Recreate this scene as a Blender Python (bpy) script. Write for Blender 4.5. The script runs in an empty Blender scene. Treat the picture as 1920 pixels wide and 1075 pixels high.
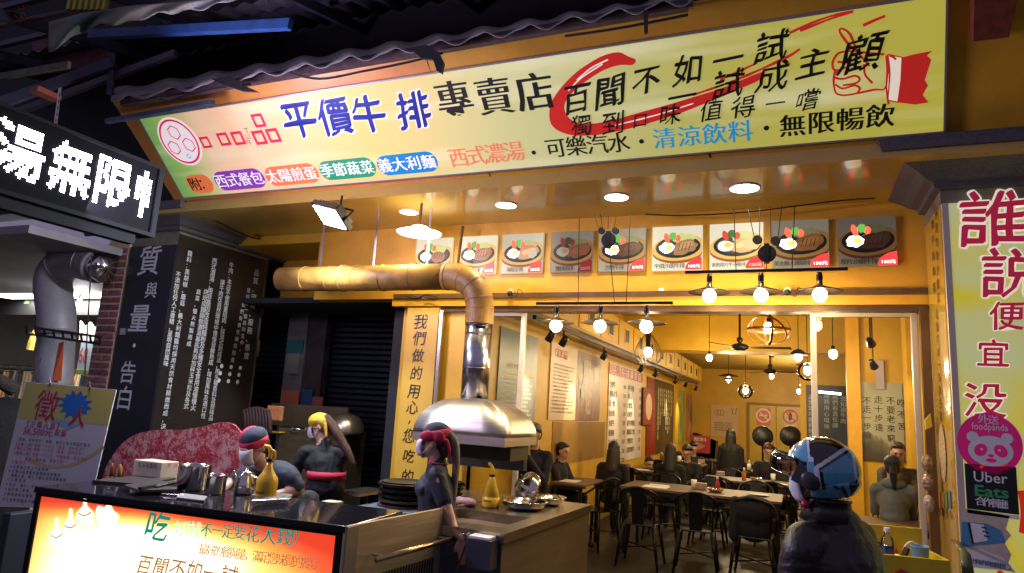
import bpy, bmesh, math, random
import numpy as np
from mathutils import Vector, Matrix, Quaternion, noise
random.seed(7)
S = bpy.context.scene
COL = S.collection
V = Vector
R = math.radians
PI = math.pi

# ------------------------------------------------------------------ camera, world, exposure
F = 1266.0
CAMH = 1.65
up = V((420, -7090, F)).normalized()
ax = -V((-3040, 46, F)); ax = (ax - up * ax.dot(up)).normalized()
ay = up.cross(ax)
if ay.z < 0: ay = -ay
C0 = V((0, 0, CAMH))
def ray(px, py):
    d = V((px - 960, py - 537.5, F))
    return V((ax.dot(d), ay.dot(d), up.dot(d)))
def onY(px, py, y): d = ray(px, py); return C0 + d * (y / d.y)
def onX(px, py, x): d = ray(px, py); return C0 + d * (x / d.x)
def onZ(px, py, z): d = ray(px, py); return C0 + d * ((z - CAMH) / d.z)
cam = bpy.data.objects.new('camera', bpy.data.cameras.new('camera'))
COL.objects.link(cam)
cam.data.sensor_width = 36; cam.data.sensor_fit = 'HORIZONTAL'
cam.data.lens = F / 1920 * 36
cam.data.clip_start = 0.05; cam.data.clip_end = 500
cx_ = V((ax.x, ay.x, up.x)); cy_ = -V((ax.y, ay.y, up.y)); cz_ = -V((ax.z, ay.z, up.z))
M4 = Matrix((cx_, cy_, cz_)).transposed().to_4x4(); M4.translation = C0
cam.matrix_world = M4
S.camera = cam
W = bpy.data.worlds.new('World'); S.world = W; W.use_nodes = True
bg = W.node_tree.nodes['Background']
bg.inputs[0].default_value = (.44, .38, .62, 1); bg.inputs[1].default_value = 0.33      # night sky over a lit street, no sun
S.view_settings.view_transform = 'Standard'; S.view_settings.look = 'None'
S.view_settings.exposure = 0.18; S.view_settings.gamma = 1; S.view_settings.use_curve_mapping = False
S.cycles.use_denoising = True
S.cycles.max_bounces = 6; S.cycles.diffuse_bounces = 3; S.cycles.glossy_bounces = 3
S.cycles.transparent_max_bounces = 12; S.cycles.transmission_bounces = 4
S.cycles.caustics_reflective = False; S.cycles.caustics_refractive = False
S.cycles.sample_clamp_indirect = 3.0

# ------------------------------------------------------------------ materials
def node_mat(name):
    m = bpy.data.materials.new(name); m.use_nodes = True
    nt = m.node_tree; b = nt.nodes['Principled BSDF']
    return m, nt, b
def mat(name, col, rough=0.5, metal=0.0, nscale=0, namt=0.25, bump=0.0, bscale=None, emit=None, es=0.0, spec=0.5, stretch=None, coat=0.0, rvar=0.0, sheen=0):
    m, nt, b = node_mat(name); N = nt.nodes; L = nt.links
    col = tuple(col) + (1,)
    b.inputs['Base Color'].default_value = col
    b.inputs['Roughness'].default_value = rough; b.inputs['Metallic'].default_value = metal
    b.inputs['Specular IOR Level'].default_value = spec
    b.inputs['Coat Weight'].default_value = coat
    if emit is not None:
        b.inputs['Emission Color'].default_value = tuple(emit) + (1,); b.inputs['Emission Strength'].default_value = es
    if nscale or bump:
        tc = N.new('ShaderNodeTexCoord'); mp = N.new('ShaderNodeMapping'); L.new(tc.outputs['Object'], mp.inputs[0])
        if stretch: mp.inputs['Scale'].default_value = stretch
    if nscale:
        nz = N.new('ShaderNodeTexNoise'); nz.inputs['Scale'].default_value = nscale; nz.inputs['Detail'].default_value = 6; nz.inputs['Roughness'].default_value = .65
        L.new(mp.outputs[0], nz.inputs[0])
        rp = N.new('ShaderNodeValToRGB'); rp.color_ramp.elements[0].position = .3; rp.color_ramp.elements[1].position = .72
        rp.color_ramp.elements[0].color = tuple(c * (1 - namt) for c in col[:3]) + (1,)
        rp.color_ramp.elements[1].color = tuple(min(1, c * (1 + namt * .6)) for c in col[:3]) + (1,)
        L.new(nz.outputs[0], rp.inputs[0]); L.new(rp.outputs[0], b.inputs['Base Color'])
        if rvar:
            mr = N.new('ShaderNodeMapRange'); mr.inputs['To Min'].default_value = max(0, rough - rvar); mr.inputs['To Max'].default_value = rough + rvar
            L.new(nz.outputs[0], mr.inputs[0]); L.new(mr.outputs[0], b.inputs['Roughness'])
    if bump:
        n2 = N.new('ShaderNodeTexNoise'); n2.inputs['Scale'].default_value = bscale or nscale or 20; n2.inputs['Detail'].default_value = 5
        L.new(mp.outputs[0], n2.inputs[0])
        bp = N.new('ShaderNodeBump'); bp.inputs['Strength'].default_value = bump; bp.inputs['Distance'].default_value = .02
        L.new(n2.outputs[0], bp.inputs['Height']); L.new(bp.outputs[0], b.inputs['Normal'])
    return m
def glow(name, col, strength):
    m, nt, b = node_mat(name)
    b.inputs['Base Color'].default_value = (.8, .8, .8, 1)
    b.inputs['Emission Color'].default_value = tuple(col) + (1,); b.inputs['Emission Strength'].default_value = strength
    return m
def lit(name, col, es, rough=.35):       # translucent film on a lit box: has its colour and gives off the same colour
    return mat(name, col, rough, emit=col, es=es)
def glass_thin(name, tint=(.95, .97, .95), refl=1.45, rough=.0, alpha_add=0.0):
    m = bpy.data.materials.new(name); m.use_nodes = True; nt = m.node_tree; nt.nodes.clear(); N = nt.nodes; L = nt.links
    o = N.new('ShaderNodeOutputMaterial'); mx = N.new('ShaderNodeMixShader'); t = N.new('ShaderNodeBsdfTransparent'); g = N.new('ShaderNodeBsdfGlossy'); f = N.new('ShaderNodeFresnel')
    t.inputs[0].default_value = tint + (1,); g.inputs['Roughness'].default_value = rough; f.inputs[0].default_value = refl
    ad = N.new('ShaderNodeMath'); ad.operation = 'ADD'; ad.inputs[1].default_value = alpha_add; ad.use_clamp = True
    L.new(f.outputs[0], ad.inputs[0]); L.new(ad.outputs[0], mx.inputs[0]); L.new(t.outputs[0], mx.inputs[1]); L.new(g.outputs[0], mx.inputs[2]); L.new(mx.outputs[0], o.inputs[0])
    return m
def brushed(name, col, rough=.3, axis=2):
    st = [60, 60, 60]; st[axis] = 1.5
    return mat(name, col, rough, 1.0, nscale=1.0, namt=.18, bump=.04, stretch=tuple(st), rvar=.08)

YEL = (.62, .36, .022)
m_yel = mat('yellow wall paint', YEL, .45, nscale=3, namt=.12, bump=.08, bscale=60)
m_yelg = mat('glossy yellow soffit panel', (.50, .33, .07), .2, nscale=2.5, namt=.10, bump=.10, bscale=6, coat=.3)
m_yel2 = mat('ochre fascia paint', (.72, .38, .03), .42, nscale=4, namt=.15, bump=.05, bscale=40)
m_org = mat('orange fascia paint', (.78, .33, .07), .35, nscale=4, namt=.12)
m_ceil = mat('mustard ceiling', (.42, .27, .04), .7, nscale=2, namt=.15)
m_floor = mat('dark floor', (.026, .022, .020), .45, nscale=5, namt=.35, bump=.1, rvar=.12)
m_street = mat('asphalt', (.045, .045, .048), .75, nscale=30, namt=.4, bump=.4, bscale=120)
m_darkwall = mat('dark wall render', (.012, .012, .018), .8, nscale=6, namt=.4, bump=.2)  # near-black render colour with random mottling
m_blk = mat('black metal', (.012, .012, .013), .35, .6)
m_blkp = mat('black plastic', (.01, .01, .011), .4)
m_steel = brushed('brushed steel', (.55, .52, .47), .28, 2)
m_steelh = brushed('brushed steel sheet', (.50, .46, .38), .3, 0)
m_chrome = mat('polished steel', (.72, .70, .66), .12, 1.0)
m_frame = mat('cream aluminium frame', (.62, .55, .42), .4, .2)
m_bronze = mat('brown aluminium lintel', (.16, .09, .045), .4, .4, nscale=8, namt=.3)
m_wood = mat('table wood', (.15, .09, .055), .55, nscale=2, namt=.35, stretch=(2, 18, 2))
m_leg = mat('dark table metal', (.02, .02, .022), .45, .5)
m_grayc = mat('dark grey stone cornice', (.10, .095, .10), .55, nscale=60, namt=.5, bump=.15, bscale=90)
m_white = mat('white print', (.8, .8, .8), .6)
m_black = mat('black print', (.012, .011, .010), .5)
m_red = mat('red print', (.62, .03, .05), .5)
m_skin = mat('skin', (.52, .30, .21), .5, nscale=30, namt=.08, bump=.04, bscale=180)
m_hair = mat('black hair', (.012, .010, .010), .4, nscale=3, namt=.5, bump=.5, stretch=(70, 70, 3))
m_lead = glow('floodlight diffuser', (.86, .93, 1.0), 40)
m_bulb = glow('warm bulb', (1.0, .72, .42), 26)
m_bulbw = glow('warm white bulb', (1.0, .86, .62), 14)
m_down = glow('downlight lens', (1.0, .84, .58), 22)
m_glass = glass_thin('door glass', (.93, .94, .90), 1.35)

# ------------------------------------------------------------------ mesh helpers
OFF = {}
class MB:
    def __init__(s): s.v = []; s.f = []; s.mi = []; s.cur = 0
    def add(s, vs, fs):
        n = len(s.v); s.v += [V(p) for p in vs]; s.f += [tuple(i + n for i in f) for f in fs]; s.mi += [s.cur] * len(fs); return s
    def box(s, a, b):       # two corners
        x0, y0, z0 = [min(a[i], b[i]) for i in range(3)]; x1, y1, z1 = [max(a[i], b[i]) for i in range(3)]
        return s.add([(x0, y0, z0), (x1, y0, z0), (x1, y1, z0), (x0, y1, z0), (x0, y0, z1), (x1, y0, z1), (x1, y1, z1), (x0, y1, z1)],
                     [(0, 3, 2, 1), (4, 5, 6, 7), (0, 1, 5, 4), (1, 2, 6, 5), (2, 3, 7, 6), (3, 0, 4, 7)])
    def obox(s, c, u, v, w):  # centre and three half vectors
        c, u, v, w = V(c), V(u), V(v), V(w)
        p = [c - u - v - w, c + u - v - w, c + u + v - w, c - u + v - w, c - u - v + w, c + u - v + w, c + u + v + w, c - u + v + w]
        return s.add(p, [(0, 3, 2, 1), (4, 5, 6, 7), (0, 1, 5, 4), (1, 2, 6, 5), (2, 3, 7, 6), (3, 0, 4, 7)])
    def bar(s, p, q, w, h=None, upv=(0, 0, 1)):
        p, q = V(p), V(q); d = (q - p); L = d.length; d.normalize(); upv = V(upv)
        if abs(d.dot(upv)) > .98: upv = V((0, 1, 0))
        a = d.cross(upv).normalized(); b = a.cross(d)
        return s.obox((p + q) / 2, d * L / 2, a * w / 2, b * (h or w) / 2)
    def tube(s, pts, r, n=10, cap=True, closed=False):
        pts = [V(p) for p in pts]; k = len(pts); rr = r if isinstance(r, (list, tuple)) else [r] * k
        base = len(s.v); prev = None; rings = []
        for i, p in enumerate(pts):
            if closed: t = pts[(i + 1) % k] - pts[i - 1]
            else: t = pts[min(i + 1, k - 1)] - pts[max(i - 1, 0)]
            t.normalize()
            if prev is None:
                a = t.orthogonal().normalized()
            else:
                a = (prev - t * prev.dot(t))
                a = a.normalized() if a.length > 1e-6 else t.orthogonal().normalized()
            prev = a; b = t.cross(a)
            rings.append([p + (a * math.cos(2 * PI * j / n) + b * math.sin(2 * PI * j / n)) * rr[i] for j in range(n)])
        vs = [q for rg in rings for q in rg]; fs = []
        for i in range(k if closed else k - 1):
            for j in range(n):
                i2 = (i + 1) % k
                fs.append((i * n + j, i * n + (j + 1) % n, i2 * n + (j + 1) % n, i2 * n + j))
        if cap and not closed: fs += [tuple(range(n))[::-1], tuple(range((k - 1) * n, k * n))]
        return s.add(vs, fs)
    def cyl(s, p, q, r, r2=None, n=16, cap=True): return s.tube([p, q], [r, r if r2 is None else r2], n, cap)
    def lathe(s, prof, c=(0, 0, 0), axis=(0, 0, 1), n=24, cap=True):
        axis = V(axis).normalized(); a = axis.orthogonal().normalized(); b = axis.cross(a); c = V(c); vs = []; fs = []; k = len(prof)
        for r_, h in prof:
            for j in range(n):
                t = 2 * PI * j / n; vs.append(c + axis * h + (a * math.cos(t) + b * math.sin(t)) * max(r_, 1e-4))
        for i in range(k - 1):
            for j in range(n): fs.append((i * n + j, i * n + (j + 1) % n, (i + 1) * n + (j + 1) % n, (i + 1) * n + j))
        if cap: fs += [tuple(range(n))[::-1], tuple(range((k - 1) * n, k * n))]
        return s.add(vs, fs)
    def ball(s, c, r, n=12, m=8, rot=None):
        r = V(r) if hasattr(r, '__len__') else V((r, r, r)); c = V(c); vs = []; fs = []
        def tr(p):
            p = V((p[0] * r.x, p[1] * r.y, p[2] * r.z))
            return c + (rot @ p if rot is not None else p)
        vs.append(tr((0, 0, -1)))
        for i in range(1, m):
            ph = -PI / 2 + PI * i / m
            for j in range(n): vs.append(tr((math.cos(ph) * math.cos(2 * PI * j / n), math.cos(ph) * math.sin(2 * PI * j / n), math.sin(ph))))
        vs.append(tr((0, 0, 1))); T = len(vs) - 1
        for j in range(n): fs.append((0, 1 + (j + 1) % n, 1 + j))
        for i in range(m - 2):
            for j in range(n): fs.append((1 + i * n + j, 1 + i * n + (j + 1) % n, 1 + (i + 1) * n + (j + 1) % n, 1 + (i + 1) * n + j))
        for j in range(n): fs.append((1 + (m - 2) * n + j, 1 + (m - 2) * n + (j + 1) % n, T))
        return s.add(vs, fs)
    def torus(s, c, R_, r, axis=(0, 0, 1), n=28, m=6, squash=1, a0=0, a1=2 * PI):
        axis = V(axis).normalized(); a = axis.orthogonal().normalized(); b = axis.cross(a); c = V(c)
        full = abs(a1 - a0 - 2 * PI) < 1e-6
        pts = [c + (a * math.cos(t) + b * math.sin(t) * squash) * R_ for t in [a0 + (a1 - a0) * j / n for j in range(n if full else n + 1)]]
        return s.tube(pts, r, m, closed=full)
    def poly(s, pts): return s.add(pts, [tuple(range(len(pts)))])
    def prism(s, pts, d):      # ordered outline pushed along d
        d = V(d); k = len(pts); vs = [V(p) for p in pts] + [V(p) + d for p in pts]
        fs = [tuple(range(k))[::-1], tuple(range(k, 2 * k))] + [(i, (i + 1) % k, k + (i + 1) % k, k + i) for i in range(k)]
        return s.add(vs, fs)
    def sheet(s, grid):        # grid of rows of points
        h = len(grid); w = len(grid[0]); vs = [p for row in grid for p in row]; fs = []
        for i in range(h - 1):
            for j in range(w - 1): fs.append((i * w + j, i * w + j + 1, (i + 1) * w + j + 1, (i + 1) * w + j))
        return s.add(vs, fs)
    def build(s, name, m, parent=None, smooth=False, bevel=0, solid=0, subsurf=0, fix=True):
        me = bpy.data.meshes.new(name); off = OFF.get(parent.name, V((0, 0, 0))) if parent else V((0, 0, 0))
        me.from_pydata([p - off for p in s.v], [], s.f)
        ms = m if isinstance(m, (list, tuple)) else [m]
        for x in ms: me.materials.append(x)
        if len(ms) > 1: me.polygons.foreach_set('material_index', s.mi)
        me.update()
        if fix:
            bm = bmesh.new(); bm.from_mesh(me); bmesh.ops.recalc_face_normals(bm, faces=bm.faces); bm.to_mesh(me); bm.free()
        if smooth: me.polygons.foreach_set('use_smooth', [True] * len(me.polygons))
        o = bpy.data.objects.new(name, me); COL.objects.link(o)
        if parent: o.parent = parent; OFF[o.name] = off
        else: OFF[o.name] = V((0, 0, 0))
        if solid:
            q = o.modifiers.new('solid', 'SOLIDIFY'); q.thickness = solid
        if bevel:
            q = o.modifiers.new('bevel', 'BEVEL'); q.width = bevel; q.segments = 2; q.limit_method = 'ANGLE'; q.angle_limit = R(40)
        if subsurf:
            q = o.modifiers.new('sub', 'SUBSURF'); q.levels = subsurf; q.render_levels = subsurf
        if smooth and bevel: pass
        return o
def thing(name, label, cat, loc=(0, 0, 0), group=None):
    o = bpy.data.objects.new(name, None); COL.objects.link(o); o.location = loc; o.empty_display_size = .1
    o['label'] = label; o['category'] = cat
    if group: o['group'] = group
    OFF[o.name] = V(loc); return o
def tag(o, label, cat, group=None):
    o['label'] = label; o['category'] = cat
    if group: o['group'] = group
    return o
def struct(o): o['kind'] = 'structure'; return o
def dup(root, loc, rotz=0, label=None, group=None):
    r = root.copy(); COL.objects.link(r); r.location = loc; r.rotation_euler = (0, 0, rotz)
    if label: r['label'] = label
    if group: r['group'] = group
    for ch in list(root.children):
        c = ch.copy(); COL.objects.link(c); c.parent = r
        for g in list(ch.children):
            d = g.copy(); COL.objects.link(d); d.parent = c
    return r
def light(kind, name, loc, energy, col, size=.1, target=None, spot=None, blend=.5, sy=None, spread=None):
    l = bpy.data.lights.new(name, kind); l.energy = energy; l.color = col
    if kind == 'AREA':
        l.size = size
        if sy: l.shape = 'RECTANGLE'; l.size_y = sy
        if spread: l.spread = R(spread)
    elif kind in ('POINT', 'SPOT'): l.shadow_soft_size = size
    if kind == 'SPOT': l.spot_size = R(spot or 60); l.spot_blend = blend
    o = bpy.data.objects.new(name, l); COL.objects.link(o); o.location = loc
    if target is not None: o.rotation_euler = (V(target) - V(loc)).to_track_quat('-Z', 'Y').to_euler()
    return o

# ------------------------------------------------------------------ flat print on planes
class Plane:
    def __init__(s, o, u, v):
        s.o = V(o); s.u = V(u).normalized(); v = V(v); s.v = (v - s.u * v.dot(s.u)).normalized(); s.n = s.u.cross(s.v)
        if s.n.dot(C0 - s.o) < 0: s.n = -s.n
    def hit(s, px, py):
        d = ray(px, py); t = (s.o - C0).dot(s.n) / d.dot(s.n); return C0 + d * t
    def at(s, px, py, h=0): return s.hit(px, py) + s.n * h
    def uv(s, px, py): p = s.hit(px, py) - s.o; return p.dot(s.u), p.dot(s.v)
    def w(s, a, b, h=0): return s.o + s.u * a + s.v * b + s.n * h
GC = {}
def glyph(ch, off):
    k = (ch, round(off, 3))
    if k not in GC:
        f = bpy.data.curves.new('g', 'FONT'); f.body = ch; f.offset = off; f.resolution_u = 2
        o = bpy.data.objects.new('g', f); m = bpy.data.meshes.new_from_object(o)
        vs = [(p.co.x, p.co.y) for p in m.vertices]; fs = [tuple(p.vertices) for p in m.polygons]
        bpy.data.meshes.remove(m); bpy.data.objects.remove(o); bpy.data.curves.remove(f)
        xs = [p[0] for p in vs] or [0]; ys = [p[1] for p in vs] or [0]
        GC[k] = (vs, fs, (min(xs), max(xs), min(ys), max(ys)))
    return GC[k]
def put_glyph(mb, pl, ch, cu, cv, hgt, off=.0, wid=None, slant=0, warp=0, h=.003, fit=False, rot=0, flip=False, _in=False):
    if not _in and not fit and len(ch) == 1 and ord(ch) > 0x2fff and off > .009:      # heavier stroke: shifted copies, each a hair above the last
        if off >= .045:                                                                # halo: copies all round
            for k in range(8):
                a = 2 * PI * (k + .5) / 8; put_glyph(mb, pl, ch, cu + (off - .01) * hgt * math.cos(a), cv + (off - .01) * hgt * math.sin(a), hgt, .006, wid, slant, warp, h + k * .00012, rot=rot, _in=True)
            return
        an = .75 if warp > .015 else 0.0; d = off * 1.05 + .006; n = 5                 # broad nib: thick across one direction, thin along it
        for k in range(n):
            e = d * (2 * k / (n - 1) - 1); put_glyph(mb, pl, ch, cu + e * hgt * math.cos(an), cv + e * hgt * math.sin(an), hgt, -.002, wid, slant, warp, h + k * .00012, rot=rot, _in=True)
        return
    vs, fs, bb = glyph(ch, off)
    if not fs: return
    cjk = (not fit) and len(ch) == 1 and ord(ch) > 0x2fff
    out = []; sd = (ord(ch[0]) % 97) * 1.7
    cr, sr = math.cos(rot), math.sin(rot)
    if cjk: cx, cy, sc, sx = CJKX, CJKY, hgt / CJKH, (wid or hgt) / CJKH
    else:
        cx = (bb[0] + bb[1]) / 2; cy = (bb[2] + bb[3]) / 2; sc = hgt / max(bb[3] - bb[2], 1e-3)
        sx = (wid / max(bb[1] - bb[0], 1e-3)) if (wid and fit) else sc
    for x, y in vs:
        x -= cx; y -= cy
        if warp:
            nv = noise.noise_vector(V((x * 2.6 + sd, y * 2.6, sd))); nw = noise.noise_vector(V((x * 8 + sd, y * 8, sd + 5)))
            x += warp * (nv.x + .35 * nw.x); y += warp * (nv.y + .35 * nw.y)
        x += slant * y
        a, b = x * sx, y * sc
        a, b = a * cr - b * sr, a * sr + b * cr
        out.append(pl.w(cu + a, cv + b, h))
    mb.add(out, fs)
_b = glyph('國', 0)[2]; CJKY = (_b[2] + _b[3]) / 2; CJKH = _b[3] - _b[2]; CJKX = (_b[0] + _b[1]) / 2
def chars(pl, items, m, parent, off=.0, warp=0, slant=0, h=.003, wscale=1.0, name='lettering', rot=0):
    mb = MB(); name = name.replace('lettering', 'character')
    for it in items:
        mb = MB()
        c, px, py, hp = it[:4]; ws = it[4] if len(it) > 4 else 1
        u, v = pl.uv(px, py); u1, v1 = pl.uv(px, py - hp / 2); u2, v2 = pl.uv(px, py + hp / 2)
        hg = math.hypot(u1 - u2, v1 - v2); put_glyph(mb, pl, c, u, v, hg, off, hg * ws * wscale, slant, warp, h, rot=rot); mb.build(name, m, parent, fix=False)
def cline(pl, s, a, b, h0, h1, m, parent, off=.0, warp=0, slant=0, h=.003, ws=1.0, name='lettering', rot=0):
    k = len(s); its = []
    ua, va = pl.uv(*a); ub, vb = pl.uv(*b); mb = MB()
    def hh(p, hp): u1, v1 = pl.uv(p[0], p[1] - hp / 2); u2, v2 = pl.uv(p[0], p[1] + hp / 2); return math.hypot(u1 - u2, v1 - v2)
    H0, H1 = hh(a, h0), hh(b, h1)
    for i, c in enumerate(s):
        if c == ' ': continue
        t = i / max(1, k - 1); H = H0 + (H1 - H0) * t
        put_glyph(mb, pl, c, ua + (ub - ua) * t, va + (vb - va) * t, H, off, H * ws, slant, warp, h, rot=rot)
        if max(h0, h1) >= 22: mb.build('character', m, parent, fix=False); mb = MB()
    if mb.v: o = mb.build(name, m, parent, fix=False); o['kind'] = 'stuff'; return o
def words(pl, s, p0, p1, m, parent, off=.0, h=.003, name='lettering', slant=0):   # string fitted between two corner pixels (bottom left, top right)
    u0, v0 = pl.uv(*p0); u1, v1 = pl.uv(*p1); mb = MB()
    put_glyph(mb, pl, s, (u0 + u1) / 2, (v0 + v1) / 2, abs(v1 - v0), off, abs(u1 - u0), slant, 0, h, fit=True)
    return mb.build(name, m, parent, fix=False)
def shape(pl, pts, m, parent, name, h=.002, smooth=0):
    P = [pl.at(x, y, h) for x, y in pts]
    if smooth: P = catmull(P, smooth, True)
    return MB().poly(P).build(name, m, parent, fix=False)
def catmull(P, k=4, closed=False):
    n = len(P); out = []
    rng = n if closed else n - 1
    for i in range(rng):
        g = lambda j: P[j % n] if closed else P[max(0, min(n - 1, j))]
        a, b, c, d = g(i - 1), g(i), g(i + 1), g(i + 2)
        for q in range(k):
            t = q / k
            out.append(.5 * ((2 * b) + (c - a) * t + (2 * a - 5 * b + 4 * c - d) * t * t + (3 * b - a - 3 * c + d) * t ** 3))
    if not closed: out.append(P[-1])
    return out
def strokes(pl, lines, wpx, m, parent, name, h=.003, closed=False, k=4):
    mb = MB()
    for ln in lines:
        P = [pl.at(x, y, h) for x, y in ln]
        w = (pl.at(ln[0][0] + wpx, ln[0][1]) - pl.at(*ln[0])).length / 2
        if k: P = catmull(P, k, closed)
        if closed: P = P + [P[0]]
        L = []; 
        for i, p in enumerate(P):
            t = (P[min(i + 1, len(P) - 1)] - P[max(i - 1, 0)])
            if closed and i in (0, len(P) - 1): t = P[1] - P[-2]
            t.normalize(); a = pl.n.cross(t); ww = w * (.75 + .5 * noise.noise(p * 9 + V((3, 1, 2))) + .25)
            L.append((p + a * ww, p - a * ww))
        mb.sheet(L)
    return mb.build(name, m, parent, fix=False)
def ellipse(pl, cu, cv, a, b, h, n=28, rot=0, jag=0, seed=0):
    P = []
    for i in range(n):
        t = 2 * PI * i / n; q = 1 + (jag * noise.noise(V((math.cos(t) * 2 + seed, math.sin(t) * 2, seed))) if jag else 0)
        x, y = a * q * math.cos(t), b * q * math.sin(t)
        P.append(pl.w(cu + x * math.cos(rot) - y * math.sin(rot), cv + x * math.sin(rot) + y * math.cos(rot), h))
    return P
def panel(name, pl, c0, c1, thick, m, parent=None, bevel=0):    # board whose front face lies on the plane, uv corners
    mb = MB(); P = [pl.w(c0[0], c0[1]), pl.w(c1[0], c0[1]), pl.w(c1[0], c1[1]), pl.w(c0[0], c1[1])]
    mb.prism(P, -pl.n * thick); return mb.build(name, m, parent, bevel=bevel)
# ================================================================== the building shell
FY = 5.8; HZ = 2.53; SOF = 3.40; SY = 4.75; LW = -2.85; BW = 21.0; CZ = 3.30
PX = 0.935                                   # right pillar, side face
LPX = -5.95                                 # left pillar, side face
struct(MB().box((-60, -30, -.3), (60, 60, -.012)).build('ground', m_street))
struct(MB().box((-7.4, 3.9, -.011), (2.9, FY + .1, 0)).build('arcade_floor', m_floor))
struct(MB().box((-3.3, FY + .1, -.011), (2.9, BW, 0)).build('restaurant_floor', m_floor))
# joint strips of the dark floor tiles
def wallbox(name, a, b, m): return struct(MB().box(a, b).build(name, m))
# interior walls and ceiling
wallbox('wall_left', (LW - .15, FY + .1, 0), (LW, BW, 3.6), m_yel)
wallbox('wall_back', (LW - .15, BW, 0), (3.0, BW + .15, 3.6), m_yel)
wallbox('wall_right', (2.25, FY + .1, 0), (2.4, BW, 3.6), m_yel)
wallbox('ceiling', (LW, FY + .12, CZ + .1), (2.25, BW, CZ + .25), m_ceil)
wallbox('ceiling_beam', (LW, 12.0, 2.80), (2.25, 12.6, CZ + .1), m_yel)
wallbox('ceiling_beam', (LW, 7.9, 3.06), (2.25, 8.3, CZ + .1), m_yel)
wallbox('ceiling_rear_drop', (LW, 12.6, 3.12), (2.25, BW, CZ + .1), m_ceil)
wallbox('wall_front_left', (-3.62, FY, 0), (LW, FY + .18, HZ + .06), m_yel)
# facade wall with the menu pictures above the door header
wallbox('facade_wall_upper', (-4.75, FY - .02, 2.66), (PX + 1.9, FY + .2, 3.9), m_yel2)
wallbox('facade_ledge', (-3.72, FY - .07, 2.655), (PX, FY - .02, 2.70), m_bronze)
wallbox('facade_beam', (-3.74, FY - .05, 2.58), (PX, FY + .14, 2.655), m_yel2)
wallbox('door_lintel', (-3.2, FY - .03, HZ), (PX - .02, FY + .12, 2.578), m_bronze)
# soffit over the pavement
so = MB()
so.add([(-6.6, SY + .04, SOF), (PX + 1.9, SY + .04, SOF), (PX + 1.9, FY, SOF), (-6.6, FY, SOF), (-6.6, SY + .04, SOF + .1), (PX + 1.9, SY + .04, SOF + .1), (PX + 1.9, FY, SOF + .1), (-6.6, FY, SOF + .1)],
       [(0, 3, 2, 1), (4, 5, 6, 7), (0, 1, 5, 4), (1, 2, 6, 5), (2, 3, 7, 6), (3, 0, 4, 7)])
struct(so.build('soffit', m_yelg))
# raised rear bay of the soffit on the left, bright yellow slope behind the floodlight
wallbox('soffit_left_rear', (-9.0, FY + .001, 3.30), (-4.752, 8.2, 3.4), m_yel)
wallbox('alcove_header', (-5.95, 6.6, 2.68), (-3.70, 6.75, 3.3), m_yel2)
# dark alcove left of the shop: return wall, shutter wall
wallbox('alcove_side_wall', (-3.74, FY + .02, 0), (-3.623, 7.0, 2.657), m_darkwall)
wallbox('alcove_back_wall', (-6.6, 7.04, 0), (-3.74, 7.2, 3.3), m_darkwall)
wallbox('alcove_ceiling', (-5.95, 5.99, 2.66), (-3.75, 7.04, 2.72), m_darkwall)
# fascia: the slanted board carrying the sign
S_bot = V((0, SY, 3.535)); S_top = V((0, 4.14, 4.115)); SV = (S_top - S_bot).normalized()
SP = Plane(S_bot, (1, 0, 0), SV)                    # sign plane, u = world x
FP = Plane(S_bot - SP.n * .035, (1, 0, 0), SV)      # fascia plane just behind
def fpt(u, v, h=0): return FP.w(u, v, h)
fb = MB()
fb.prism([fpt(-5.80, -.13), fpt(1.42, -.13), fpt(1.42, 1.02), fpt(-5.92, 1.02)], -FP.n * .05)
fascia = fb.build('fascia_board', [m_yel2], None)
tag(fascia, 'slanted ochre fascia board behind the long yellow sign', 'fascia')
# orange film on the left half of the fascia
o1 = MB().prism([fpt(-5.84, -.128, .002), fpt(-2.55, -.128, .002), fpt(-2.55, 1.01, .002), fpt(-5.90, 1.01, .002)], FP.n * .002).build('orange_film', m_org, fascia)
# seams in the lip under the sign
sm = MB()
for u in (-2.3, -.55): sm.bar(fpt(u, -.128, .004), fpt(u, -.03, .004), .004, .004, FP.n)
sm.build('seam', m_bronze, fascia)
# small panel between soffit and fascia on the right, brown box on the fascia
bb = MB().prism([FP.at(1818, -10, .005), FP.at(1898, -20, .005), FP.at(1882, 58, .005), FP.at(1817, 66, .005)], FP.n * .12).build('junction_box', mat('rust red steel', (.22, .05, .025), .5, nscale=14, namt=.5))
tag(bb, 'rust red steel box fixed to the fascia at top right', 'metal box')
# building above
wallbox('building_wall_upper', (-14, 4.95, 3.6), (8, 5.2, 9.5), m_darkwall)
wallbox('building_wall_right', (1.47, 4.6, 3.5), (8, 4.94, 9.5), mat('dark mesh wall', (.018, .02, .018), .8, nscale=90, namt=.7, bump=.3))
# ------------------------------------------------------------------ pillars
def cornice(name, label, pts_front, x0, x1, y0, y1, zt, parent=None):
    pass
def cornice_run(mb, prof, path):
    # prof: (out, z) list; path: list of (point xy, outward xy mitre)
    rows = []
    for (x, y), (ox, oy) in path: rows.append([V((x + ox * o, y + oy * o, z)) for o, z in prof])
    mb.sheet(rows)
PR = [(0, 2.98), (.03, 3.0), (.035, 3.06), (.07, 3.09), (.11, 3.16), (.17, 3.23), (.20, 3.25), (.205, 3.30), (.27, 3.315), (.28, 3.40), (.29, 3.46), (0, 3.465)]
PR = [(o * 1.42, 3.27 + (z - 2.98) * .25 / .485) for o, z in PR]
pr_ = thing('right_pillar', 'thick right pillar with yellow lit banner and dark stone cornice', 'pillar', (PX, 5.15, 0))
m_pil = mat('pillar render', (.20, .17, .12), .7, nscale=10, namt=.3)
MB().box((PX, 5.17, 0), (PX + 1.9, FY + .15, 3.4)).build('shaft', m_pil, pr_)
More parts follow.
